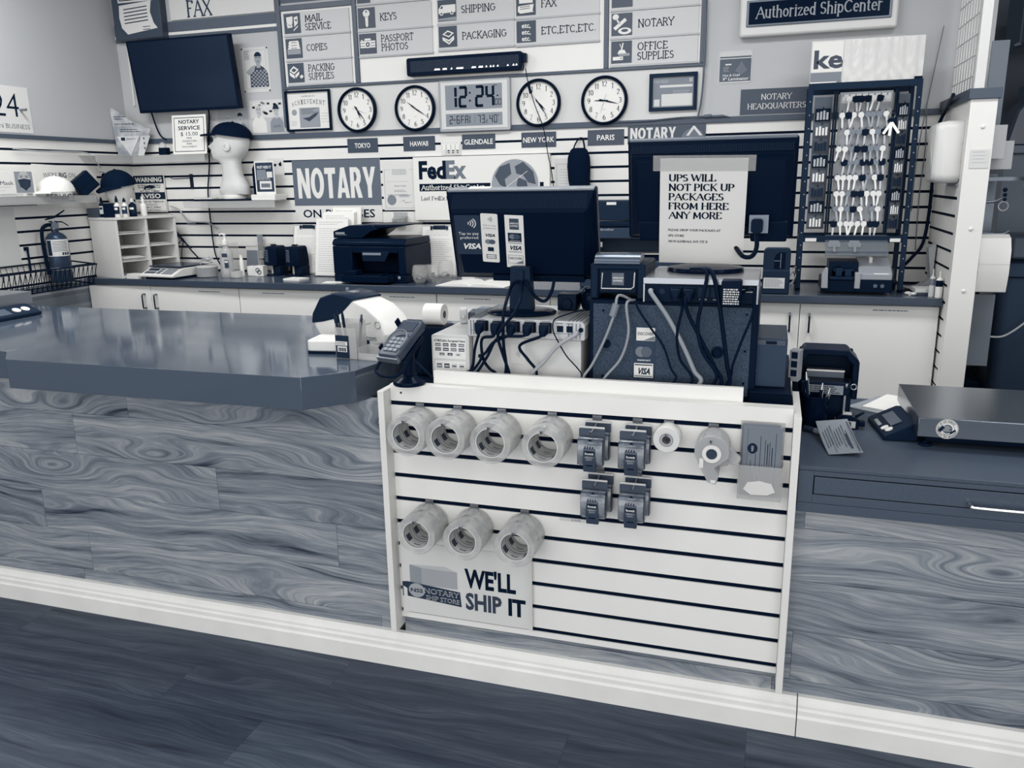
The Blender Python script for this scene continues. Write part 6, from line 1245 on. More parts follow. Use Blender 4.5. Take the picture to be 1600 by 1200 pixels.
# check scanner
t = thing('check_scanner', 'dark grey receipt scanner with a round lid on the black cabinet', 'scanner', (.649, .235, ZC+.2697))
b = MB(); b.box(-.078, -.1, 0, -.055, .1, .09); b.box(.055, -.1, 0, .078, .1, .09); b.box(-.055, -.095, .015, .055, .1, .09); b.box(-.078, -.1, .082, .078, .1, .1); obj('body', b, mat(38, .4), t, bev=.005)
b = MB(); b.loft([[(x, -.06+.045*math.cos(R(a)), .1+.028*math.sin(R(a))) for a in range(0, 181, 15)] for x in (-.066, .062)]); obj('lid', b, mat(92, .25, metal=.4), t, sm=45)
b = MB(); b.box(-.05, -.098, .022, .05, -.095, .08, 0); b.tube([(-.043, -.0995, .074), (-.046, -.0995, .03), (.038, -.0995, .03), (.046, -.0995, .036), (.048, -.0995, .076)], .0018, 6, 1, smooth=0); b.box(-.016, -.0995, .04, .018, -.098, .074, 2); txt(b, 'AMERICAN', .001, .058, .005, -.0998, 1, 'c', w=.03, bold=.02); txt(b, 'EXPRESS', .001, .05, .005, -.0998, 1, 'c', w=.026, bold=.02); obj('window', b, [mat(10, .15), mat(214, .3), mat(92, .3)], t)
cord('grey_cable', 'pale grey cable with a ferrite bead below the receipt scanner', [(.69, .13, 1.195), pp(966, 462, .1), pp(960, 490, .085), pp(945, 530, .085), pp(925, 570, .085), pp(912, 589, .08), (.56, .08, .93)], .004, 150)
b = MB(); b.cyl(pt(963, 475, y=.09), pt(957, 494, y=.087), .0105, seg=14); solo('ferrite_bead', b, mat(130, .4), 'grey ferrite bead on the pale cable below the scanner', 'ferrite bead', sm=40)
cord('grey_cable', 'second pale grey cable curving below the receipt scanner', [(.7, .13, 1.195), pp(979, 475, .09), pp(982, 520, .085), pp(970, 560, .085), pp(945, 590, .08), (.6, .08, .93)], .004, 150)
cord('thin_cable', 'thin black cable crossing the payment stickers on the black cabinet', [(.735, .12, 1.195), pp(994, 475, .095), pp(1015, 510, .09), pp(1036, 540, .09), pp(1048, 575, .088), pp(1055, 594, .085), (.76, .08, .93)], .003, 15)
# second power unit
t = thing('power_unit', 'silver-topped power unit with rear sockets under the right monitor', 'power strip', (.8785, .27, ZC+.2697))
b = MB(); b.box(-.152, -.17, .05, .152, .15, .066); b.box(-.152, -.17, 0, -.147, .15, .05); b.box(.147, -.17, 0, .152, .15, .05); obj('cover', b, mat(160, .25, metal=.6), t, bev=.001)
b = MB(); b.box(-.146, -.165, .001, .146, .14, .0495); obj('panel', b, mat(22, .4), t)
b = MB()
for i, x in enumerate((-.062, -.027, .01, .045, .08)): b.prism(rrect(x-.015, .016, x+.015, .043, .002), -.1675, -.1655, 'y')
b.cyl((-.1, -.169, .03), (-.1, -.165, .03), .008, seg=14); obj('socket', b, mat(48, .4), t)
b = MB()
for x, s in ((-.062, 'COMPUTER'), (-.027, 'MONITOR'), (.01, 'PRINTER'), (.045, 'AUX')): txt(b, s, x, .008, .0042, -.1656, al='c', w=.02, bold=.0)
scribble(b, .11, .04, .14, 2, .006, -.1656, t=.0025, seed=2); obj('lettering', b, mat(190, .4), t)
cord('thick_cable', 'thick pale cable running from the right power unit down the black cabinet', [(.75, .095, 1.228), (.752, .08, 1.222), pp(1040, 490, .08), pp(1057, 520, .08), pp(1072, 550, .08), pp(1085, 580, .08), pp(1095, 597, .08), (.85, .08, .93)], .0065, 150)
cord('power_cable', 'black cord from the socket marked COMPUTER', [(.817, .09, 1.223), (.822, .07, 1.21), pp(1066, 480, .075), pp(1058, 520, .075), pp(1062, 560, .078), pp(1082, 594, .08), (.82, .08, .93)], .004, 14, plug=1)
cord('power_cable', 'black cord from the socket marked MONITOR', [(.852, .09, 1.223), (.845, .068, 1.21), pp(1075, 490, .072), pp(1095, 530, .072), pp(1115, 570, .075), pp(1127, 600, .08), (.9, .08, .93)], .0055, 14, plug=1)
cord('monitor_cable', 'left black cord hanging from the right monitor base', [(.85, .12, 1.285), pp(1104, 425, .09), pp(1097, 470, .07), pp(1090, 510, .07), pp(1098, 550, .065), pp(1120, 590, .07), (.88, .08, .93)], .005)
cord('monitor_cable', 'right black cord hanging from the right monitor base', [(.87, .12, 1.285), pp(1112, 425, .09), pp(1123, 470, .068), pp(1130, 520, .068), pp(1136, 570, .07), pp(1139, 600, .08), (.925, .08, .93)], .006)
t = thing('power_adapter', 'black wall adapter with a printed label plugged into the right power unit', 'adapter', (.963, .07, 1.222))
b = MB(); b.box(-.026, -.022, -.028, .026, .031, .042); obj('housing', b, mat(14, .45), t, bev=.005)
b = MB(); y = -.0224; rg = random.Random(9)
for i in range(7):
    x = -.02
    while x < .018: w = rg.uniform(.002, .008); b.rect(x, -.02+.0062*i, min(x+w, .02), -.0165+.0062*i, y); x += w+.0018
obj('print', b, mat(206, .4), t)
cord('power_cable', 'thin black adapter cord falling along the right edge of the cabinet', [(.985, .09, 1.225), pp(1178, 452, .08), pp(1176, 490, .075), pp(1160, 530, .075), pp(1145, 570, .075), pp(1141, 590, .08), (.935, .085, .93)], .0035, 14)
# right monitor with the taped notice
t = thing('monitor', 'larger black monitor seen from behind with a white notice taped on', 'monitor', (.876, .3, ZC+.336))
b = MB(); b.lathe([(0, 0), (.108, 0), (.11, .004), (.106, .012), (.07, .018), (0, .02)], 40, sy=.85); obj('base', b, mat(14, .2), t, sm=40)
b = MB(); b.box(-.05, .068, .018, .05, .095, .24); obj('stem', b, mat(18, .35), t, bev=.003)
Mm = Matrix.Translation((.0, .055, .226)) @ Matrix.Rotation(R(10), 4, 'X'); Z0, Z1 = -.14, .148
b = MB(); b.M = Mm; b.prism(rrect(-.237, Z0, .237, Z1, .008), 0, .028, 'y'); obj('bezel', b, mat(16, .22), t, bev=.003)
b = MB(); b.M = Mm; b.loft([[(-.232, 0, Z0+.004), (.232, 0, Z0+.004), (.232, 0, Z1-.004), (-.232, 0, Z1-.004)], [(-.225, -.014, Z0+.012), (.225, -.014, Z0+.012), (.225, -.02, Z1-.045), (-.225, -.02, Z1-.045)], [(-.2, -.034, Z0+.02), (.2, -.034, Z0+.02), (.205, -.034, Z1-.058), (-.205, -.034, Z1-.058)]]); obj('back_shell', b, mat(13, .3), t)
b = MB(); b.M = Mm
for i in range(98): x = -.222+.444*i/97; b.loft([[(x-.0013, -.021, Z1-.036), (x+.0013, -.021, Z1-.036), (x+.0013, -.017, Z1-.036), (x-.0013, -.017, Z1-.036)], [(x-.0013, -.01, Z1-.016), (x+.0013, -.01, Z1-.016), (x+.0013, -.006, Z1-.016), (x-.0013, -.006, Z1-.016)]])
obj('vent_ribs', b, mat(44, .4), t)
b = MB(); b.M = Mm; b.box(-.232, -.003, Z1-.006, .232, .026, Z1+.0012); obj('top_highlight_strip', b, mat(110, .3, metal=.3), t, bev=.002)  # greyer strip, light on the bezel top put into its colour
b = MB(); b.M = Mm; b.box(-.2, -.042, Z0-.0, -.1, -.02, Z0+.06); obj('speaker_housing', b, mat(18, .35), t, bev=.005)
b = MB(); b.M = Mm; b.box(.12, -.042, Z0, .22, -.02, Z0+.06); obj('speaker_housing', b, mat(18, .35), t, bev=.005)
b = MB(); b.M = Mm; b.box(.05, -.046, Z0+.02, .12, -.03, Z0+.05); obj('connector_panel', b, mat(18, .35), t, bev=.005)
t = thing('taped_notice', 'white notice about package pick-up taped to the back of the larger monitor', 'notice', (.858, .33, 1.28), 0)
NM = Matrix.Rotation(R(1.), 4, 'Y') @ Matrix.Rotation(R(13), 4, 'X') @ Matrix.Scale(1.03, 4)
b = MB(); b.M = NM; b.box(-.1165, -.0008, 0, .1165, 0, .296); obj('sheet', b, mat(222, .5), t)
b = MB(); b.M = NM; y = -.0013
for s, z, w in (('UPS WILL', .2345, .118), ('NOT PICK UP', .2085, .163), ('PACKAGES', .1825, .138), ('FROM HERE', .1565, .152), ('ANY MORE', .1305, .136)): txt(b, s, -.092, z, .0175, y, w=w*1.08, serif=TIMES)
for s, z, w in (('PLEASE DROP YOUR PACKAGES AT', .094, .134), ('UPS STORE', .0775, .042), ('350 N GLENDALE AVE STE B', .061, .102)): txt(b, s, -.092, z, .0056, y, w=w*1.08, serif=(.2, .12, .1), shear=.1)
obj('lettering', b, mat(24, .5), t)
b = MB(); b.M = NM; b.box(-.136, -.0022, .262, .136, -.001, .304); obj('tape', b, mat(206, .12, alpha=.28, bump=.8, bscale=60), t)
b = MB(); p = pt(1183, 352, y=.29); b.box(p.x-.022, .292, p.z-.022, p.x+.03, .33, p.z+.028, 1); b.prism(rrect(p.x-.016, p.z-.02, p.x+.016, p.z+.018, .008), .26, .2915, 'y', 0); b.tube([(p.x, .275, p.z-.018), (p.x+.002, .27, p.z-.06), (p.x-.01, .27, p.z-.085), (p.x-.035, .28, p.z-.085), (p.x-.06, .33, p.z-.06)], .0065, 8, 0); solo('video_cable', b, [mat(14, .4), mat(110, .3, metal=.4)], 'thick black plug and cable at the lower right of the right monitor', 'cable', bev=.0)
# UPS battery and clutter at its foot
t = thing('battery_unit', 'slim dark battery backup tower at the right end of the checkout', 'battery unit', (1.071, .26, .9615))
b = MB(); b.box(-.042, -.11, 0, .042, .12, .135); obj('housing', b, mat(56, .4), t, bev=.002)
b = MB(); b.box(-.036, -.1125, .118, .036, -.11, .131, 0); b.box(-.014, -.1135, .12, .014, -.1125, .129, 1); b.cyl((-.038, -.1125, .045), (-.038, -.11, .045), .002, seg=8, m=2); obj('front_panel', b, [mat(76, .4), mat(26, .3), mat(226, .4)], t)
b = MB(); b.box(1.02, .1, .9255, 1.13, .42, .9605); b.box(1.02, .09, .955, 1.13, .1, .9605); solo('cable_tray', b, mat(14, .5), 'flat black tray under the battery backup tower', 'tray', bev=.002)
b = MB(); b.box(-.014, -.02, 0, .014, .02, .09, 0)
for i in range(3): b.box(-.008, -.0215, .015+.026*i, .009, -.02, .034+.026*i, 1)
solo('outlet_strip', b, [mat(160, .4), mat(36, .4)], 'short grey outlet strip standing right of the battery tower', 'power strip', loc=(1.142, .3, .95), rz=-15, bev=.002)
# clutter left of the monitor
b = MB(); b.box(-.1, -.12, 0, .06, .15, .07); solo('cash_tray', b, mat(30, .5), 'dark box below the white papers left of the checkout', 'box', loc=(.0, .38, ZC), bev=.003)
PPX = 'papers left of the checkout'
for i in range(3):
    b = MB(); b.box(-.11, -.14, 0, .11, .14, .012); solo('paper_stack', b, mat(226-8*i, .6), ('upper', 'middle', 'lower')[2-i]+' sheaf of white paper behind the card terminal', 'paper', loc=(.005+.006*i, .37, ZC+.0705+.0125*i), rz=8-5*i, group=PPX)
t = thing('receipt_roll', 'white receipt paper roll lying left of the power strip', 'paper roll', (.055, .24, 1.117))
b = MB(); b.M = Matrix.Translation((-.04, 0, 0)) @ Matrix.Rotation(R(90), 4, 'Y'); b.lathe([(.012, 0), (.033, 0), (.034, .001), (.034, .062), (.033, .063), (.012, .063)], 28); obj('roll', b, mat(230, .5), t, sm=40)
b = MB(); b.M = Matrix.Translation((-.04, 0, 0)) @ Matrix.Rotation(R(90), 4, 'Y'); b.lathe([(.0, -.0005), (.0118, -.0005), (.0118, .064), (.006, .0645), (0, .0645)], 18); obj('core', b, mat(60, .4), t, sm=40)
b = MB(); b.box(-.03, .195, ZC, .094, .285, 1.0825); solo('roll_stand', b, mat(24, .5), 'dark stand carrying the white receipt roll', 'stand', bev=.004)
for i, (x, y, z, w, d, h, g, lb) in enumerate(((.19, .3, 1.0835, .02, .03, .05, 120, 'small grey adapter box left of the silver power strip'), (.15, .33, 1.0835, .018, .04, .035, 60, 'small dark connector block left of the grey adapter'), (.12, .3, 1.0835, .012, .03, .045, 190, 'small pale plug near the receipt roll'))):
    b = MB(); b.box(-w, -d, 0, w, d, h); b.cyl((0, -d, h*.5), (0, -d-.012, h*.5), .006, seg=10); solo('adapter', b, mat(g, .4), lb, 'adapter', loc=(x, y, z), rz=10*i, bev=.004)
b = MB(); pts = []
for k in range(130):
    f = k/129; a = k*.9; base = Vector((.035, .13, 1.06)).lerp(Vector((.005, .1, .95)), f); pts.append((base.x+.012*math.cos(a), base.y+.012*math.sin(a), base.z))
b.tube(pts, .0032, 5, smooth=0); solo('coiled_cable', b, mat(16, .45), 'coiled black cord hanging behind the card terminal', 'cable', sm=60)
b = MB(); b.tube([(.02, .16, 1.1), (.0, .12, 1.05), (.03, .1, 1.0), (.08, .08, .965), (.1, .08, .945)], .004, 8); solo('terminal_cable', b, mat(36, .45), 'dark cable curling from the card terminal toward the sticker box', 'cable', sm=60)
# camera-like clutter under the left monitor
b = MB(); b.box(-.03, -.03, 0, .03, .03, .05); b.cyl((0, -.03, .02), (0, -.036, .02), .018, seg=18); solo('webcam', b, mat(16, .3), 'small black camera box on the power strip right of the monitor base', 'camera', loc=(.47, .3, 1.137), bev=.004)
b = MB(); b.lathe([(.0, 0), (.03, 0), (.036, .02), (.036, .05), (.024, .066), (0, .07)], 22); solo('dark_jar', b, mat(14, .12), 'round glossy dark jar on the power strip beside the black cabinet', 'jar', loc=(.535, .33, 1.137), sm=45)
b = MB(); b.ball((0, 0, .02), .032, .02, .02, 16); b.cyl((0, 0, 0), (0, 0, .02), .02, seg=14); solo('bell', b, mat(24, .15), 'small dark round device behind the silver power strip', 'device', loc=(.215, .39, 1.0835), sm=60)

# card terminal on its stand
t = thing('card_terminal', 'grey card terminal with keypad on a black pole stand', 'card terminal', (.052, .012, .9435))
b = MB(); b.lathe([(0, 0), (.047, 0), (.049, .004), (.047, .012), (.03, .022), (.019, .03), (0, .03)], 32); obj('base', b, mat(16, .25), t, sm=45)
b = MB(); b.lathe([(.019, .028), (.019, .12), (0, .12)], 24); obj('pole', b, mat(15, .3), t, sm=40)
TM = Matrix.Translation((-.006, -.03, .132)) @ Matrix.Rotation(R(-15), 4, 'Z') @ Matrix.Rotation(R(34), 4, 'X') @ Matrix.Scale(.94, 4)
b = MB(); b.M = TM; b.tube([(-.045, -.07, -.018), (-.05, -.1, -.03), (-.02, -.115, -.034), (.03, -.112, -.034), (.048, -.09, -.03), (.045, -.06, -.018)], .006, 8); b.box(-.046, -.06, -.03, .046, .05, -.016); b.box(-.05, -.05, -.02, -.045, -.03, .02); b.box(-.05, .055, -.02, -.044, .075, .03); obj('cradle', b, mat(16, .35), t, bev=.002)
b = MB(); b.M = TM; b.prism([(-.036, -.075), (.036, -.075), (.041, -.06), (.041, .075), (.036, .085), (-.036, .085), (-.041, .075), (-.041, -.06)], -.014, .016, 'z'); obj('housing', b, mat(62, .35), t, bev=.005)
b = MB(); b.M = TM; b.tube([(-.03, -.045, .02), (-.034, -.005, .022), (-.02, .02, .026), (0, .026, .028), (.02, .02, .026), (.034, -.005, .022), (.03, -.045, .02)], .0028, 6); b.box(-.04, -.082, -.008, .04, -.07, .01); obj('trim', b, mat(120, .4, metal=.5), t, sm=50)
b = MB(); b.M = TM
for i in range(3):
    for j in range(4): b.box(-.026+.018*i, -.056+.0155*j, .015, -.011+.018*i, -.044+.0155*j, .0195)
obj('keypad', b, mat(132, .4), t, bev=.001)
b = MB(); b.M = TM; b.box(-.03, .034, .0155, .03, .074, .0175); obj('screen', b, mat(60, .45, spec=.2), t)
# label printer, pens and card dish on the left worktop
t = thing('label_printer', 'white and charcoal curved label printer on the left worktop', 'label printer', (-.29, .385, .9805), 0)
side = [(-.17, .06), (-.165, .1), (-.125, .155), (-.06, .175), (.0, .168), (.09, .138), (.14, .1), (.165, .05), (.155, .02), (.09, .0), (-.1, .0), (-.15, .03)]
b = MB(); b.M = Matrix.Rotation(R(-14), 4, 'Z'); b.loft([[(x*.93, -.072, .008+z*.94) for x, z in side], [(x, -.06, z) for x, z in side], [(x, .06, z) for x, z in side], [(x*.93, .072, .008+z*.94) for x, z in side]]); obj('housing', b, mat(222, .3), t, bev=.004)
b = MB(); b.M = Matrix.Rotation(R(-14), 4, 'Z'); sd = [(-.172, .07), (-.166, .104), (-.126, .16), (-.06, .18), (.0, .173), (.03, .163), (-.02, .12), (-.07, .09), (-.12, .078)]; b.loft([[(x*.99, -.0755, z) for x, z in sd], [(x, -.068, z+.003) for x, z in sd], [(x, .068, z+.003) for x, z in sd], [(x*.99, .0755, z) for x, z in sd]]); b.box(-.04, -.075, .003, .09, -.06, .03); obj('cover', b, mat(40, .25), t, bev=.003)
b = MB(); b.M = Matrix.Rotation(R(-14), 4, 'Z'); b.box(-.045, -.02, .172, -.015, .01, .182); b.cyl((-.1, .04, .15), (-.1, .04, .185), .006, seg=10); b.torus((.13, -.0735, .085), .012, .0015, 'y', 16, 5); obj('trim', b, mat(180, .2, metal=.6), t)
b = MB(); b.M = Matrix.Rotation(R(-14), 4, 'Z'); txt(b, 'Ocom', .055, .03, .02, -.0728, w=.066, bold=.0); b.poly([(-.015, -.0728, .045), (.04, -.0728, .07), (.1, -.0728, .09), (.1, -.0728, .0915), (.04, -.0728, .0715), (-.015, -.0728, .047)]); obj('print', b, mat(70, .4), t)
t = thing('white_box_device', 'low white rounded box with a dark base in front of the label printer', 'device', (-.345, .235, .9805), 8)
b = MB(); b.prism(rrect(-.055, -.05, .055, .07, .015), .008, .045, 'z'); obj('housing', b, mat(226, .3), t, bev=.005)
b = MB(); b.box(-.052, -.047, 0, .052, .067, .009); obj('base', b, mat(24, .4), t)
t = thing('pen_holder', 'clear divided pen holder with a barcode label on the left worktop', 'pen holder', (-.2, .165, .9805), -6)
b = MB(); b.box(-.06, -.03, 0, .02, .03, .003)
for q in ((-.06, -.03, 0, .02, -.0275, .1), (-.06, .0275, 0, .02, .03, .12), (-.06, -.0275, 0, -.0575, .0275, .11), (.0175, -.0275, 0, .02, .0275, .115), (-.018, -.0275, .003, -.0155, .0275, .11)): b.box(*q)
obj('holder', b, mat(206, .06, alpha=.38), t)
b = MB(); b.box(-.057, -.0325, .002, -.008, -.0305, .075, 0); b.box(-.05, -.034, .022, -.014, -.0325, .04, 1); b.box(-.055, -.034, .043, -.012, -.0325, .056, 1)
for i in range(10): b.rect(-.047+.0031*i, .024, -.0455+.0031*i+.0006*(i % 3), .036, -.0344, 0)
scribble(b, -.052, .053, -.016, 2, .005, -.0344, 0, seed=4); obj('label', b, [mat(50, .4), mat(222, .4)], t)
PN = 'pens in the clear holder'
for i, (x, y, l, tx, ty, g) in enumerate(((-.045, .0, .15, -.16, .05, 40), (-.035, .01, .145, -.12, .02, 34), (-.04, -.012, .14, -.2, .0, 46), (-.028, .0, .14, -.1, -.04, 38), (.004, .005, .135, .12, .03, 60))):
    b = MB(); d = Vector((tx, ty, 1)).normalized(); b.cyl((0, 0, 0), d*l*.9, .0048, seg=10); b.cyl(d*l*.9, d*l, .0042, .003, 10); b.cyl(d*l*.62, d*l*.88+Vector((.0055, -.003, 0)), .0016, seg=6)
    solo('pen', b, mat(g, .3), ('tallest dark pen in the left slot', 'dark pen behind the tallest one', 'leftmost dark pen leaning out of the holder', 'shorter dark pen at the right of the left slot', 'single pen in the right slot')[i]+' of the clear pen holder', 'pen', loc=(-.2+x, .165+y, .985), sm=40, group=PN)
b = MB(); b.box(-.05, -.03, 0, .05, .03, .003); b.box(-.05, -.03, .003, .05, -.0275, .022); b.box(-.05, .0275, .003, .05, .03, .04); b.box(-.05, -.0275, .003, -.0475, .0275, .04); b.box(.0475, -.0275, .003, .05, .0275, .04); solo('card_dish', b, mat(206, .06, alpha=.4), 'clear empty card dish right of the pen holder', 'dish', loc=(-.125, .155, .9805), rz=-6)
# ------------------------------------------------------------------ key rack and machines on the right of the back worktop
RY = 2.2; RACK = mat(46, .45); STEEL = mat(104, .3, metal=.5)
t = thing('key_rack', 'black steel rack of hanging keys at the right end of the back worktop', 'key rack', (1.425, 2.2, ZB))
Xk = lambda u, v, y=RY: pt(u, v, y=y).x-1.425
ZR = 1.94-ZB
b = MB()
for x in (-.235, .225):
    for y in (-.1, .14): b.box(x-.011, y-.011, .012, x+.011, y+.011, ZR)
    b.box(x-.009, -.089, .24, x+.009, .129, .262)
for z in (.235, ZR-.03):
    b.box(-.224, -.111, z, .214, -.095, z+.03); b.box(-.224, .135, z, .214, .151, z+.03)
obj('frame', b, RACK, t, bev=.0015)
for x in (-.235, .225):
    for y in (-.1, .14): b = MB(); b.lathe([(.011, 0), (.013, .004), (.013, .0115), (.011, .012)], 12); b.v = [p+Vector((x, y, 0)) for p in b.v]; obj('foot', b, mat(14, .5), t)
b = MB()
for k in range(14):
    for x in (-.235, .225): b.disc((x, -.1115, .1+.06*k), .003, seg=8)
obj('rivet', b, mat(150, .4), t)
b = MB(); b.box(-.1, .0, .3, .13, .006, ZR-.035); obj('key_panel', b, mat(152, .35, mottle=14, mscale=18), t)
b = MB(); b.box(-.092, -.002, ZR-.085, .122, .0, ZR-.045); txt(b, 'DOMESTIC AUTOMOTIVE KEYS', .015, ZR-.07, .007, -.0024, 1, 'c', w=.14); obj('panel_header', b, [mat(196, .35), mat(70, .4)], t)
b = MB()
for x in (-.112, -.122, .142, .15): b.box(x-.004, -.03, .27, x+.003, .008, ZR-.03)
obj('divider', b, mat(30, .3), t, bev=.001)
b = MB()
for x0, x1 in ((-.21, -.13), (.16, .208)): b.box(x0, .03, .29, x1, .034, ZR-.05)
obj('side_panel', b, mat(90, .5), t)
b = MB(); b.box(-.215, -.113, .238, -.165, -.111, .254); b.box(.16, -.113, .238, .205, -.111, .254); obj('tag', b, mat(226, .4), t)
# keys
ZROW = [1.886, 1.814, 1.736, 1.66, 1.599, 1.528, 1.453, 1.381, 1.311]
KG = 'keys hanging on the key rack panel'; kp = {}
def key_parts(t, kind):
    hg, bg = {'dark': (18, 176), 'steel': (206, 206), 'grey': (120, 150)}[kind]
    hm = mat(hg, .35, metal=.0 if kind == 'dark' else .35); bm_ = mat(bg, .3, metal=.4)
    b = MB()
    out = [(.0118*math.cos(R(a)), -.012+.0125*math.sin(R(a))) for a in range(-60, 241, 20)]
    if kind == 'dark': out = [(-.014, -.006), (-.011, .0), (.011, .0), (.014, -.006), (.013, -.02), (.006, -.027), (-.006, -.027), (-.013, -.02)]
    b.prism(out, -.0022 if kind != 'dark' else -.004, 0, 'y'); obj('bow', b, hm, t)
    b = MB(); b.prism([(-.004, -.02), (.004, -.02), (.0042, -.05), (.0025, -.053), (.004, -.056), (.002, -.061), (0, -.065), (-.0035, -.061), (-.0038, -.03)], -.002, -.0003, 'y'); obj('blade', b, bm_, t)
rg = random.Random(31); ordn = ['first', 'second', 'third', 'fourth', 'fifth', 'sixth', 'seventh', 'eighth', 'ninth']
b = MB()
for r, z in enumerate(ZROW):
    for c in range(8):
        x = 1.339+.0272*c+.004*(r % 2)*0
        b.tube([(x-1.425, .0, z-ZB+.004), (x-1.425, -.012, z-ZB+.001), (x-1.425, -.018, z-ZB+.008)], .0016, 5)
obj('peg', b, mat(24, .3, metal=.5), t)
for r, z in enumerate(ZROW):
    for c in range(8):
        if rg.random() < .06 or (r == 0 and c == 7): continue
        kind = rg.choices(('dark', 'steel', 'grey'), (.26, .48, .26))[0]
        x = 1.339+.0272*c
        dsc = {'dark': 'key with black plastic bow', 'steel': 'bright steel key', 'grey': 'dull grey key'}[kind]
        lb = f'{dsc}, {ordn[c]} from left in {ordn[r]} row of the key rack'
        loc = (x, 2.1855-.0005*c, z-.001); tilt = rg.uniform(-14, 14)
        if kind in kp: k = dup(kp[kind], loc, lb, KG)
        else: k = kp[kind] = thing('key', lb, 'key', loc, 0, KG); key_parts(k, kind)
        k.rotation_euler = (R(-4), R(tilt), 0); k.scale = (1.12, 1, 1.12)
# big bunch on the right and blister packs down both side columns
t = thing('key_bunch', 'bunch of bright keys with a black bow hanging right of the rack panel', 'keys', (1.553, 2.16, 1.79))
b = MB(); b.torus((0, 0, 0), .014, .0016, 'y', 16, 5); obj('ring', b, mat(150, .25, metal=.8), t)
b = MB(); b.prism([(.018*math.cos(R(a)), -.022+.013*math.sin(R(a))) for a in range(0, 360, 20)], -.006, .0, 'y'); obj('bow', b, mat(14, .35), t)
for a in (-32, -5, 35): b = MB(); b.M = Matrix.Translation((0, -.002-.001*a/30, -.03)) @ Matrix.Rotation(R(-a), 4, 'Y'); b.prism(rrect(-.006, -.06, .006, 0, .004), -.0085, -.0065, 'y'); obj('blade', b, mat(222, .25, metal=.3), t)
BG = 'blister packs on the sides of the key rack'; bp = {}
for side, x, n in (('left', 1.255, 8), ('right', 1.608, 9)):
    for k in range(n):
        z = 1.84-.072*k if side == 'left' else 1.85-.065*k
        lb = f'small blister pack, {ordn[k]} from the top in the {side} column of the key rack'
        v = k % 3
        if (side, v) in bp: dup(bp[side, v], (x, 2.2285, z-.06), lb, BG); continue
        t = bp[side, v] = thing('blister_pack', lb, 'package', (x, 2.2285, z-.06), 0, BG); w = .034 if side == 'left' else .022
        b = MB(); b.box(-w, -.004, 0, w, 0, .058); obj('card', b, mat((30, 90, 60)[v], .35), t)
        b = MB()
        for i in range(4): b.box(-w*.8+i*w*.42, -.016, .006, -w*.8+i*w*.42+w*.28, -.004, .04+.004*((i+v) % 3))
        obj('content', b, mat((150, 196, 40)[v], .25, metal=.4), t)
        b = MB(); b.cyl((0, -.03, .056), (0, 0, .056), .002, seg=6); b.cyl((0, -.03, .056), (0, -.032, .064), .002, seg=6); obj('hook', b, mat(20, .3), t)
# sign above the rack
t = thing('keys_sign', 'white wrapped sign with the letters ke on top of the key rack', 'sign', (1.43, 2.24, 1.943)); w = .245; h = .2
b = MB(); b.box(-w, -.014, 0, w, 0, h); obj('panel', b, mat(206, .3), t, bev=.002)
b = MB(); b.rect(-w+.005, .06, -.105, h-.006, -.0144, 0); txt(b, 'ke', -w+.013, .078, .112*.73, -.0152, 1, w=.13, bold=.03); b.rect(-w+.002, .002, -.105, .058, -.0144, 2); b.rect(-w+.002, -.012+.014, -.125, .016, -.0148, 0); obj('print', b, [mat(224, .4), mat(66, .4), mat(128, .4)], t)
b = MB(); NXX = 46
rows = []
for j in range(9): rows.append([(-.1+(w+.098)*i/NXX, -.0165-.0028*math.sin(i*.82+.35*math.sin(j*1.7))*(.6+.4*math.sin(j*2.3+i*.2)), .0+.197*j/8) for i in range(NXX+1)])
b.loft(rows, close=False, cap=False); obj('wrap', b, mat(214, .08, spec=.6), t, sm=80)
b = MB(); b.box(w-.035, -.03, -.003, w-.002, -.012, .02); obj('corner_clip', b, mat(22, .4), t)
# key cutting machine
t = thing('key_machine', 'key cutting machine with a clear guard inside the key rack', 'key machine', (1.44, 2.08, ZB))
b = MB(); b.box(-.15, -.11, .012, .155, .13, .07); b.box(0, -.115, .012, .158, -.1, .075); obj('base', b, mat(14, .4), t, bev=.004)
b = MB(); b.prism([(-.115, .07), (-.115, .1), (.02, .16), (.13, .16), (.13, .07)], .012, .155, 'x'); obj('motor_housing', b, mat(150, .4), t, bev=.005)
b = MB(); b.box(.06, -.02, .12, .075, .1, .168); b.box(.075, -.114, .083, .14, -.109, .103); obj('switch_panel', b, mat(216, .35), t, bev=.002)
b = MB()
for x in (.085, .115): b.cyl((x, -.115, .045), (x, -.121, .045), .009, seg=14)
obj('button', b, mat(90, .25, metal=.5), t, sm=40)
b = MB(); b.prism([(-.15, .03), (-.15, .1), (-.135, .125), (-.125, .125), (-.12, .03)], -.125, -.08, 'y'); obj('side_cheek', b, mat(156, .35), t, bev=.003)
b = MB(); b.box(-.005, -.12, .03, .02, -.08, .105); obj('side_cheek', b, mat(156, .35), t, bev=.003)
b = MB(); b.box(-.115, -.115, .07, -.01, -.06, .085); b.cyl((-.1, -.08, .11), (-.01, -.08, .11), .012, seg=14); b.box(-.09, -.105, .085, -.06, -.07, .125); b.box(-.05, -.105, .085, -.02, -.07, .12); b.cyl((-.075, -.06, .1), (-.075, .04, .1), .03, seg=20); obj('vise', b, mat(40, .25, metal=.6), t, bev=.002)
b = MB(); b.box(-.118, -.06, .07, .012, .12, .15); obj('carriage', b, mat(22, .4), t, bev=.003)
b = MB(); b.M = Matrix.Translation((0, -.02, .225)) @ Matrix.Rotation(R(35), 4, 'X'); b.box(-.14, -.075, -.004, .135, .075, 0); b.M = Matrix(); obj('guard', b, mat(120, .1, alpha=.42), t)
b = MB()
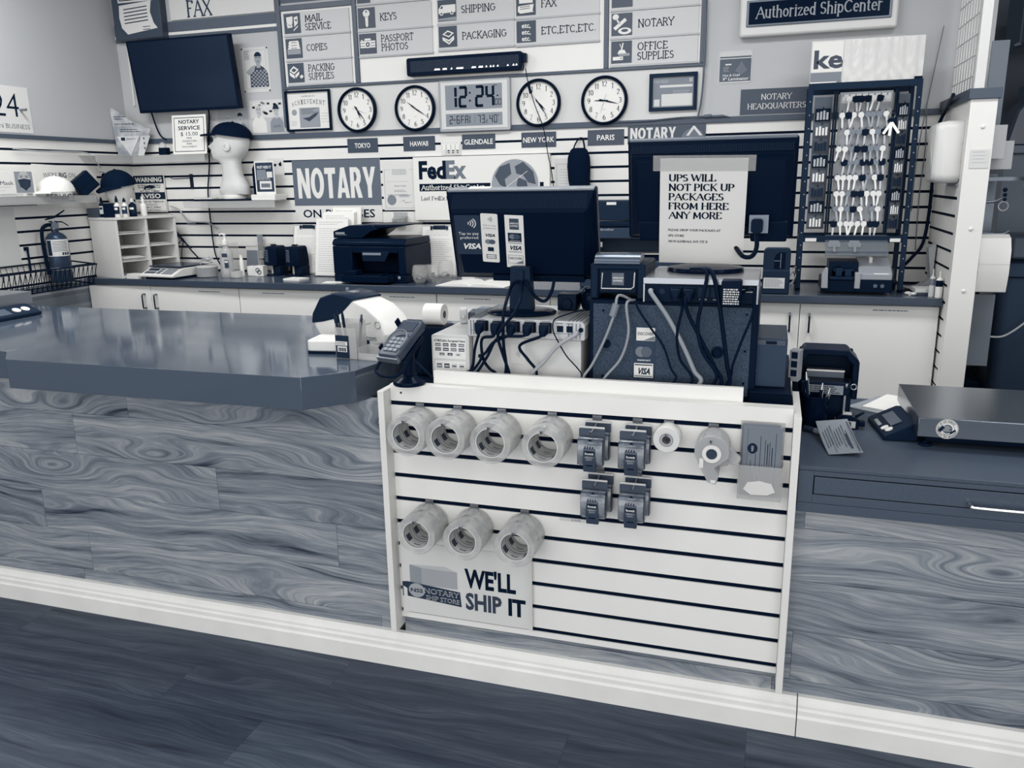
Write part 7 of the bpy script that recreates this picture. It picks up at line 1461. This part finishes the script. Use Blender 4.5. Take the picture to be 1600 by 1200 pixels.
for x in (-.1, -.01): b.M = Matrix.Translation((x, -.02, .222)) @ Matrix.Rotation(R(35), 4, 'X'); b.prism([(-.025, -.02), (.025, -.02), (.03, 0), (.02, .03), (-.02, .03), (-.03, 0)], .001, .006, 'z'); b.box(-.006, -.06, .001, .006, .0, .012)
obj('guard_knob', b, mat(150, .2, alpha=.7), t)
# grey box machine left of the rack
t = thing('grinder', 'dark grey box machine with an arched opening left of the key rack', 'machine', (1.085, 2.03, ZB))
b = MB(); b.box(-.062, -.1, 0, .062, .1, .115); b.prism(rrect(-.062, .1, .062, .215, .02), -.06, -.0, 'y'); b.box(-.062, .0, .1, .062, .09, .18); obj('housing', b, mat(50, .4), t, bev=.006)
b = MB(); b.prism([(-.012, .118), (.038, .118), (.038, .196), (.012, .196), (-.006, .184), (-.012, .165)], -.0615, -.0605, 'y', 0); b.box(.016, -.063, .12, .019, -.0615, .19, 1); b.box(-.012, -.063, .153, .018, -.0615, .156, 1); obj('opening', b, [mat(8, .6), mat(120, .3)], t)
b = MB(); b.box(-.056, -.1015, .028, .04, -.1, .078, 0); scribble(b, -.05, .072, .034, 7, .006, -.1018, 1, t=.002, seed=6); obj('label', b, [mat(206, .4), mat(110, .4)], t)
b = MB(); b.tube([(1.16, 2.2, 1.07), (1.18, 2.25, 1.08), (1.185, 2.3, 1.04), (1.17, 2.25, 1.0), (1.16, 2.2, .99)], .003, 6); b.tube([(1.155, 2.22, 1.04), (1.17, 2.3, 1.05), (1.18, 2.35, 1.01), (1.16, 2.3, .985)], .003, 6); solo('cable_bundle', b, mat(150, .4), 'thin pale wires coiled between the grey machine and the key rack', 'cable', sm=60)
# curled sheet, books and bottles at the right end
b = MB(); arc = [(.085*math.cos(R(a)), .085*math.sin(R(a))) for a in range(175, 366, 8)]
b.loft([[(x, -.04+.02*z, .087+z*.98) for x, z in arc], [(x*1.02, .1, .087+z*1.0) for x, z in arc], [(x*1.02+.002, .1, .0905+z) for x, z in arc], [(x+.002, -.04, .0905+z*.98) for x, z in arc]], close=False, cap=False); b.prism([(.08, .06), (.09, .06), (.092, .22), (.06, .2)], -.01, .06, 'y')
solo('curled_sheet', b, mat(168, .4), 'large curled grey sheet lying in the right corner of the back worktop', 'sheet', loc=(1.71, 2.2, ZB+.003), sm=50)
for i, (g, h, lb) in enumerate(((60, .012, 'dark thin book under the white book at the right end'), (200, .018, 'white book on top of the dark book at the right end'))):
    b = MB(); b.box(-.045, -.05, 0, .045, .05, h); solo('book', b, mat(g, .5), lb, 'book', loc=(1.745, 2.06, ZB+.0125*i), rz=4, group='books at the right end', bev=.001)
b = MB(); b.ball((0, 0, .008), .016, .012, .008, 12); b.ball((.02, -.02, .008), .014, .012, .008, 12); b.box(0, -.02, 0, .02, 0, .006); solo('earbuds', b, mat(206, .3), 'small pale rounded bits lying left of the books', 'trinket', loc=(1.675, 2.02, ZB), sm=60)
for i, (x, y, r, h, g, lg, lb) in enumerate(((1.765, 1.975, .013, .105, 190, 120, 'tall pale glue bottle at the right end of the back worktop'), (1.79, 1.95, .015, .1, 222, 24, 'white glue bottle with a dark top label at the right end'))):
    t = thing('glue_bottle', lb, 'bottle', (x, y, ZB), 0, 'glue bottles at the right end')
    b = MB(); b.lathe([(r, 0), (r, h*.8), (r*.6, h*.88), (r*.3, h*.92), (r*.2, h*1.2), (0, h*1.2)], 16); obj('body', b, mat(g, .35), t, sm=40)
    b = MB(); b.lathe([(r*1.02, h*.5), (r*1.02, h*.78)], 16, cap=False); obj('label', b, mat(lg, .4), t)
# cables in the right corner
b = MB(); b.tube([pt(1520, 163, y=1.87)+Vector((-.06, .1, .05)), pt(1478, 172, y=2.3), pt(1466, 200, y=2.35), pt(1459, 260, y=2.38), pt(1452, 330, y=2.4), pt(1442, 380, y=2.4), pt(1425, 402, y=2.38), pt(1412, 415, y=2.35)], .008, 8)
solo('thick_cable', b, mat(22, .4), 'thick black cable running down the right corner into the curled sheet', 'cable', sm=60)
for i, us in enumerate((((1475, 40), (1462, 100), (1447, 170), (1432, 250), (1424, 330)), ((1448, 160), (1446, 230), (1437, 300), (1430, 390)))):
    b = MB(); b.tube([pt(u, v, y=YB-.02) for u, v in us], .0022, 6); solo('thin_cable', b, mat(120, .4), ('long', 'short')[i]+' thin grey wire hanging right of the key rack', 'cable', sm=60)
# towel dispenser on the return wall
t = thing('towel_dispenser', 'white rounded paper towel dispenser on the right return wall', 'dispenser', (1.8085, 1.98, 1.62), -90)
b = MB(); b.loft([[(x*s, y, z*q) for x, z in rrect(-.13, -.135, .1, .125, .035)] for y, s, q in ((0, 1, 1), (-.06, 1, 1), (-.09, .94, .95), (-.105, .8, .86))]); obj('housing', b, mat(214, .3), t, sm=50)
b = MB(); b.box(.06, -.1065, -.11, .0625, -.02, .115); b.box(-.128, -.004, -.15, .1, -.0005, -.136); obj('seam', b, mat(160, .4), t)
b = MB(); b.prism([(-.012, -.04), (.0, -.045), (.014, -.02), (.0, .005), (-.012, -.01)], -.003, .003, 'x'); b.v = [Vector((p.x-.125, p.y-.06, p.z-.0)) for p in b.v]; obj('level_window', b, mat(28, .2), t)
# wire grid above the return wall and its white post
t = thing('wire_grid', 'white wire grid panel above the right return wall', 'grid panel', (1.828, 2.1, 1.8625))
b = MB()
for i in range(9): y = -.2+.055*i; b.cyl((0, y, 0), (0, y, 1.05), .0032, seg=6)
for k in range(13): z = .06+.083*k; b.cyl((-.004, -.215, z), (-.004, .25, z), .0025, seg=6)
obj('wires', b, mat(214, .4), t)
b = MB(); b.box(-.012, -.268, 0, .028, -.232, 1.1); obj('post', b, mat(210, .4), t, bev=.002)
b = MB()
for z in (1.71, 1.295, 1.03): b.ball((1.856+.004, 1.7995, z), .009, .005, .009, 12)
solo('bolt_caps', b, mat(224, .3), 'white round bolt caps on the face of the white post', 'bolts', sm=60)
b = MB(); b.box(-.036, -.0012, 0, .036, 0, .075, 0); scribble(b, -.028, .066, .03, 4, .014, -.0016, 1, t=.0022, seed=5); solo('post_note', b, [mat(208, .4), mat(170, .4)], 'faint printed note taped to the white post', 'note', loc=(1.861, 1.7985, 1.545))

# ------------------------------------------------------------------ room behind the post
b = MB(); b.box(1.912, 3.6, 0, 5.0, 3.7, 3.0, 0); b.box(5.0, 1.0, 0, 5.1, 3.7, 3.0, 0); struct('wall_far', b, mat(112, .7, mottle=5, mscale=2))
t = thing('storage_cabinet', 'grey cabinet with a glossy dark panel top seen beyond the white post', 'cabinet', (2.6, 2.9, 0))
b = MB(); b.box(-.42, -.1, 0, .6, .35, 1.62, 0); b.box(-.46, -.12, 1.62, .6, .36, 1.66, 0); obj('carcass', b, mat(108, .5), t, bev=.004)
b = MB(); b.box(-.3, .0, 1.6605, .6, .3, 1.98, 0); b.prism([(-.4, 1.6605), (-.3, 1.6605), (-.3, 1.9), (-.36, 1.84)], .0, .3, 'y', 0); obj('glass_case', b, mat(66, .2), t, bev=.01)
b = MB(); b.tube([(-.2, -.004, 1.67), (-.2, -.004, 1.95), (.6, -.004, 1.95)], .006, 6, smooth=0); obj('edge_trim', b, mat(196, .3), t)
b = MB(); b.box(-.4, -.05, 2.15, .6, .3, 2.45); obj('upper_bin', b, mat(66, .12, bump=.6, bscale=25), t, bev=.02)
for lb, x, y, z, w, h, g in (('tall grey board leaning right behind the white post', 1.985, 2.25, 1.6, .035, .5, 120), ('upper pale sheet clipped behind the white post', 1.945, 2.0, 1.585, .05, .14, 186), ('lower pale sheet clipped behind the white post', 1.985, 2.05, 1.54, .055, .12, 180), ('grey panel standing below the label roll', 1.98, 2.02, .66, .055, .33, 126)):
    b = MB(); b.box(-w, -.006, 0, w, .006, h); solo('hanging_sheet' if h < .2 else 'grey_board', b, mat(g, .5), lb, 'sheet' if h < .2 else 'board', loc=(x, y, z), rz=0)
b = MB(); b.box(2.06, 2.62, .0, 2.12, 2.68, 1.52); b.box(1.915, 2.1, 1.49, 2.12, 2.118, 1.506); b.tube([(1.92, 2.06, 1.4), (1.99, 2.06, 1.4), (2.02, 2.06, 1.415)], .006, 8); b.tube([(1.92, 2.03, 1.265), (2.03, 2.03, 1.26), (2.06, 2.03, 1.275)], .0045, 8); b.box(2.09, 2.118, 1.496, 2.105, 2.62, 1.506)
solo('display_rail', b, mat(120, .3, metal=.4), 'thin metal rail with empty hooks beyond the white post', 'rail', sm=50)
t = thing('label_roll', 'large white fanfold label roll hanging right of the white post', 'label roll', (1.975, 1.94, 1.14))
b = MB(); b.loft([[(x, y, z) for y, z in [(-.06, -.12), (-.075, -.04), (-.07, .06), (-.04, .11), (.0, .125), (.05, .11), (.08, .05), (.08, -.05), (.05, -.1), (.0, -.1), (-.045, -.125)]] for x in (-.055, .065)]); obj('paper', b, mat(222, .5), t, sm=35)
b = MB(); b.rect(-.054, .0, .064, .001, -.0765); obj('fold_line', b, mat(150, .5), t)
b = MB(); b.cyl((-.064, .01, .0), (-.0555, .01, .0), .085, seg=28); b.cyl((-.0695, .01, 0), (-.064, .01, 0), .02, seg=14); obj('flange', b, mat(20, .5), t)
t = thing('waste_bin', 'tall dark grey bin at the right edge beyond the counters', 'bin', (2.27, 2.35, 0))
b = MB(); b.loft([[(x*s, y*s, z) for x, y in rrect(-.2, -.2, .2, .2, .06)] for z, s in ((0, .82), (1.05, 1.0), (1.06, 1.06), (1.12, 1.06), (1.14, .95))]); obj('body', b, mat(58, .55), t, sm=40)
b = MB(); b.box(-.17, -.24, 1.1405, .2, .16, 1.24); obj('lid', b, mat(82, .5), t, bev=.012)
t = thing('plastic_bag', 'crumpled pale plastic bag hung on a dark strap at the right edge', 'bag', (2.16, 2.03, 1.43))
b = MB(); rg = random.Random(8); rr = []
for j in range(9): rr.append([((.03+.06*math.sin(math.pi*(j+.6)/9.5))*(1+.16*rg.uniform(-1, 1))*math.cos(2*math.pi*k/16)+.02, (.06*math.sin(math.pi*(j+.6)/9.5)+.01)*math.sin(2*math.pi*k/16), -.06+.03*j) for k in range(16)])
b.loft(rr); obj('bag', b, mat(170, .25, alpha=.8), t, sm=25)
b = MB(); b.tube([(-.03, -.03, .12), (-.05, -.04, .05), (-.045, -.04, -.02), (-.0, -.05, -.06)], .014, 8); obj('strap', b, mat(16, .3), t, sm=50)
t = thing('bead_charm', 'small dark bead charm with a clear ring left of the plastic bag', 'charm', (2.045, 2.12, 1.42))
b = MB(); b.ball((0, 0, .03), .01, seg=10); b.ball((.002, 0, .008), .009, seg=10); b.ball((.003, 0, -.012), .008, seg=10); obj('bead', b, mat(40, .3), t, sm=60)
b = MB(); b.torus((0, 0, -.042), .02, .004, 'y', 18, 6); obj('ring', b, mat(170, .2), t, sm=60)
b = MB(); b.box(1.95, 2.5, .0, 2.05, 2.6, .75); b.box(1.92, 2.3, .35, 2.4, 2.9, .52); solo('floor_clutter', b, mat(16, .6), 'dark equipment on the floor beyond the white post', 'equipment', bev=.01)
b = MB(); b.tube([pt(1546, 526, y=2.1), pt(1565, 526, y=2.1), pt(1585, 516, y=2.1), pt(1612, 496, y=2.1)], .005, 8); solo('white_cable', b, mat(180, .4), 'pale cable stretching to the right edge beyond the label roll', 'cable', sm=60)

# ------------------------------------------------------------------ right counter
ZK = .8005
t = thing('platform_scale', 'large stainless platform scale with a round county seal on the right counter', 'scale', (1.68, .41, ZK))
b = MB(); b.box(-.217, -.198, .03, .35, .19, .084); obj('platform', b, mat(120, .2, metal=.85, bump=.05, bscale=40, stretch=(1, 30, 30)), t, bev=.002)
b = MB(); b.box(-.19, -.17, .012, .33, .17, .0295); obj('chassis', b, mat(12, .6), t)
for x, y in ((-.19, -.17), (-.19, .165), (.3, -.17), (.3, .165)): b = MB(); b.lathe([(.018, 0), (.019, .003), (.017, .006), (.006, .007), (.006, .012)], 16); b.v = [p+Vector((x, y, 0)) for p in b.v]; obj('foot', b, mat(24, .4), t)
b = MB(); b.M = Matrix.Translation((-.145, -.1984, .0565)); b.disc((0, 0, 0), .0275, seg=36, m=0); b.torus((0, -.0002, 0), .026, .0005, 'y', 36, 4, 1); b.torus((0, -.0002, 0), .0175, .0005, 'y', 30, 4, 1); b.disc((0, -.0004, 0), .0125, seg=20, m=2)
for s, a0, sg in (('COUNTY OF LOS ANGELES', 200, -1), ('WEIGHTS AND MEASURES', 345, 1)):
    n = len(s)
    for i, c in enumerate(s):
        a = a0-8*i*(1) if sg < 0 else 190+8.*i
        rr_ = .0195 if sg < 0 else .024
        ro = R(a-90) if sg < 0 else R(a+90)
        txt(b, c, rr_*math.cos(R(a)), rr_*math.sin(R(a)), .0042, -.0005, 1, 'c', bold=.02, rot=ro)
b.poly([(-.022, -.0008, -.002), (-.012, -.0008, .01), (-.006, -.0008, .004), (-.016, -.0008, -.01)], 1); b.poly([(.008, -.0008, -.014), (.022, -.0008, -.004), (.019, -.0008, .0), (.006, -.0008, -.009)], 1); scribble(b, -.01, .008, .01, 4, .004, -.0008, 0, t=.0012, seed=2); scribble(b, -.008, -.014, .008, 2, .003, -.0006, 1, t=.001, seed=3)
obj('seal', b, [mat(222, .4), mat(40, .4), mat(90, .4)], t)
t = thing('scale_console', 'dark angled readout of the platform scale on the right counter', 'scale readout', (1.42, .355, ZK), -84)
b = MB(); b.prism([(-.045, 0), (-.045, .012), (.03, .05), (.045, .05), (.045, 0)], -.1, .1, 'x'); obj('housing', b, mat(34, .4), t, bev=.003)
b = MB(); b.M = Matrix.Translation((0, -.012, .0302)) @ Matrix.Rotation(R(26.9), 4, 'X'); b.box(-.06, -.004, 0, .05, .028, .0015, 0); b.cyl((.045, -.02, 0), (.045, -.02, .003), .011, seg=14, m=1); b.cyl((.07, -.014, 0), (.07, -.014, .003), .011, seg=14, m=1); b.box(-.05, -.03, 0, .01, -.02, .001, 2); obj('panel', b, [mat(78, .2), mat(220, .4), mat(150, .4)], t)
b = MB(); b.tube([(1.42, .41, ZK+.01), (1.45, .4, ZK+.008), (1.47, .39, ZK+.006)], .006, 8); solo('console_arm', b, mat(14, .5), 'short black cable joining the readout to the platform scale', 'cable')
PG2 = 'sheets behind the platform scale'
for i, (x, y, rz, g, lb) in enumerate(((1.43, .78, -35, 150, 'grey edged sheets behind the scale readout'), (1.47, .79, -28, 226, 'white sheet lying on the grey sheets behind the scale readout'))):
    b = MB(); b.box(-.07, -.1, 0, .07, .1, .004); solo('paper_sheet', b, mat(g, .6), lb, 'paper', loc=(x, y-.15, ZK+.0045*i), rz=rz, group=PG2)
# label printer with its dark handle frame
t = thing('thermal_printer', 'black thermal label printer with an open roll bay on the right counter', 'label printer', (1.232, .47, ZK), 0)
b = MB(); b.box(-.082, -.08, .004, .075, .12, .09); b.box(-.07, -.1, .09, .07, .1, .13); obj('body', b, mat(20, .4), t, bev=.005)
b = MB(); o1 = [(-.088, .07), (-.09, .18), (-.062, .222), (.06, .222), (.092, .19), (.092, .11), (.078, .075)]; i1 = [(-.07, .1), (-.072, .172), (-.052, .202), (.05, .202), (.074, .178), (.074, .1)]
n = len(o1)
b.box(-.09, -.07, .07, -.07, .04, .18); b.box(.074, -.07, .075, .092, .04, .19); b.prism([(-.09, .18), (-.062, .222), (-.05, .204), (-.07, .172)], -.07, .04, 'y'); b.prism([(.092, .19), (.06, .222), (.05, .204), (.074, .178)], -.07, .04, 'y'); b.box(-.062, -.07, .204, .06, .04, .222); b.box(-.075, .02, .1, .08, .04, .21); obj('frame', b, mat(16, .3), t, bev=.004)
b = MB(); b.cyl((-.07, -.03, .11), (.074, -.03, .11), .018, seg=20); obj('roller', b, mat(70, .3), t, sm=40)
b = MB(); b.M = Matrix.Translation((0, -.01, .14)); b.box(-.05, -.02, -.02, .055, .02, .012, 0); b.box(-.052, -.0215, .008, .056, -.018, .0135, 1); obj('label_stock', b, [mat(96, .4), mat(226, .4)], t)
b = MB(); b.box(-.055, -.1015, .095, .05, -.1, .122, 0); scribble(b, -.048, .119, .044, 4, .006, -.1018, 1, t=.0025, seed=5); obj('rating_plate', b, [mat(140, .35), mat(40, .4)], t)
t = thing('pen_cup', 'dark cup of pens right beside the end panel of the slatted display', 'pen cup', (1.205, .33, ZK))
b = MB(); b.lathe([(.0, 0), (.034, 0), (.036, .003), (.036, .1), (.033, .1), (.033, .006), (0, .006)], 24, cap=False); obj('cup', b, mat(14, .12, alpha=.92), t, sm=50)
for i, (dx, dy, l, tx, ty, g, lb) in enumerate(((-.012, -.015, .165, -.12, .05, 34, 'long silver-tipped pen leaning out of the dark pen cup'), (.004, -.004, .13, .1, .1, 20, 'short dark pen in the dark pen cup'), (.012, .006, .12, .22, -.02, 130, 'grey pen leaning right in the dark pen cup'))):
    t2 = thing('pen', lb, 'pen', (1.205+dx, .33+dy, ZK+.0065), 0, 'pens in the dark cup'); d = Vector((tx, ty, 1)).normalized()
    b = MB(); b.cyl((0, 0, 0), d*l*.85, .0045, seg=10); obj('barrel', b, mat(g, .3), t2, sm=40)
    b = MB(); b.cyl(d*l*.85, d*l, .0042, .002, 10); b.cyl(d*l*.6+Vector((.005, -.003, 0)), d*l*.9+Vector((.005, -.003, 0)), .0013, seg=6); obj('tip', b, mat(190, .2, metal=.7), t2, sm=40)
b = MB(); b.tube([(0, -.0, 0), (.006, .0, .1), (.012, .0, .12), (.03, .0, .125), (.055, .0, .122)], .003, 6); b.cyl((.055, 0, .122), (.06, -.002, .122), .008, seg=12); b.torus((.075, -.002, .12), .008, .002, 'y', 14, 5); b.box(.05, -.004, 0, .056, .004, .12); solo('scissors', b, mat(150, .2, metal=.7), 'metal scissors and clip standing behind the tape measure', 'scissors', loc=(1.235, .375, ZK), sm=50)
t = thing('tape_measure', 'black and pale tape measure on the right counter before the label printer', 'tape measure', (1.298, .365, ZK), -4)
b = MB(); b.prism([(-.032, 0), (.032, 0), (.034, .01), (.03, .03), (.012, .04), (-.02, .04), (-.032, .026)], -.022, .022, 'y'); b.box(.032, -.012, .006, .05, .012, .022); b.prism([(.02, .034), (.045, .05), (.047, .047), (.026, .03)], -.008, .008, 'y'); obj('case', b, mat(18, .35), t, bev=.004)
b = MB(); b.box(-.022, -.0235, .004, .024, -.0225, .024, 0); b.box(-.01, -.0245, .006, .012, -.0235, .022, 1); b.box(-.033, -.015, .012, -.0325, .01, .026, 0); b.box(-.012, -.014, .0405, .012, .014, .042, 0); obj('label', b, [mat(206, .35), mat(92, .35)], t)
t = thing('paper_slip', 'printed paper slip with a dark border on the right counter', 'slip', (1.262, .185, ZK+.002), 8)
b = MB(); b.M = Matrix.Rotation(R(10), 4, 'X'); b.loft([[(-.043, -.1+.2*i/8, .012+.012*math.sin(math.pi*i/8)*0+.006*((i-4)/4)**2) for i in range(9)], [(.043, -.1+.2*i/8, .022+.006*((i-4)/4)**2) for i in range(9)]], close=False, cap=False); obj('sheet', b, mat(140, .5), t)
b = MB(); b.M = Matrix.Rotation(R(10), 4, 'X'); f = lambda x, y: (x, y, .0175+.006*(y/.1)**2+(x/.043)*.005+.0006)
def strip(x0, y0, x1, y1): b.add([f(x0, y0), f(x1, y0), f(x1, y1), f(x0, y1)], [(0, 1, 2, 3)])
strip(.036, -.09, .0385, .085); strip(-.02, -.09, -.019, .05)
for i in range(9): strip(-.035+.0075*i, -.06+.01*(i % 3), -.0335+.0075*i, .04+.01*(i % 4))
strip(.02, -.07, .026, .02); obj('print', b, mat(66, .5), t)
t = thing('marker', 'grey capped marker pen lying beside the slip by the end panel', 'marker', (1.222, .262, ZK+.0085), -38)
b = MB(); b.cyl((-.02, 0, 0), (.055, 0, 0), .008, seg=14); obj('barrel', b, mat(136, .35), t, sm=40)
b = MB(); b.cyl((-.055, 0, 0), (-.02, 0, 0), .0082, seg=14); obj('cap', b, mat(56, .35), t, sm=40)
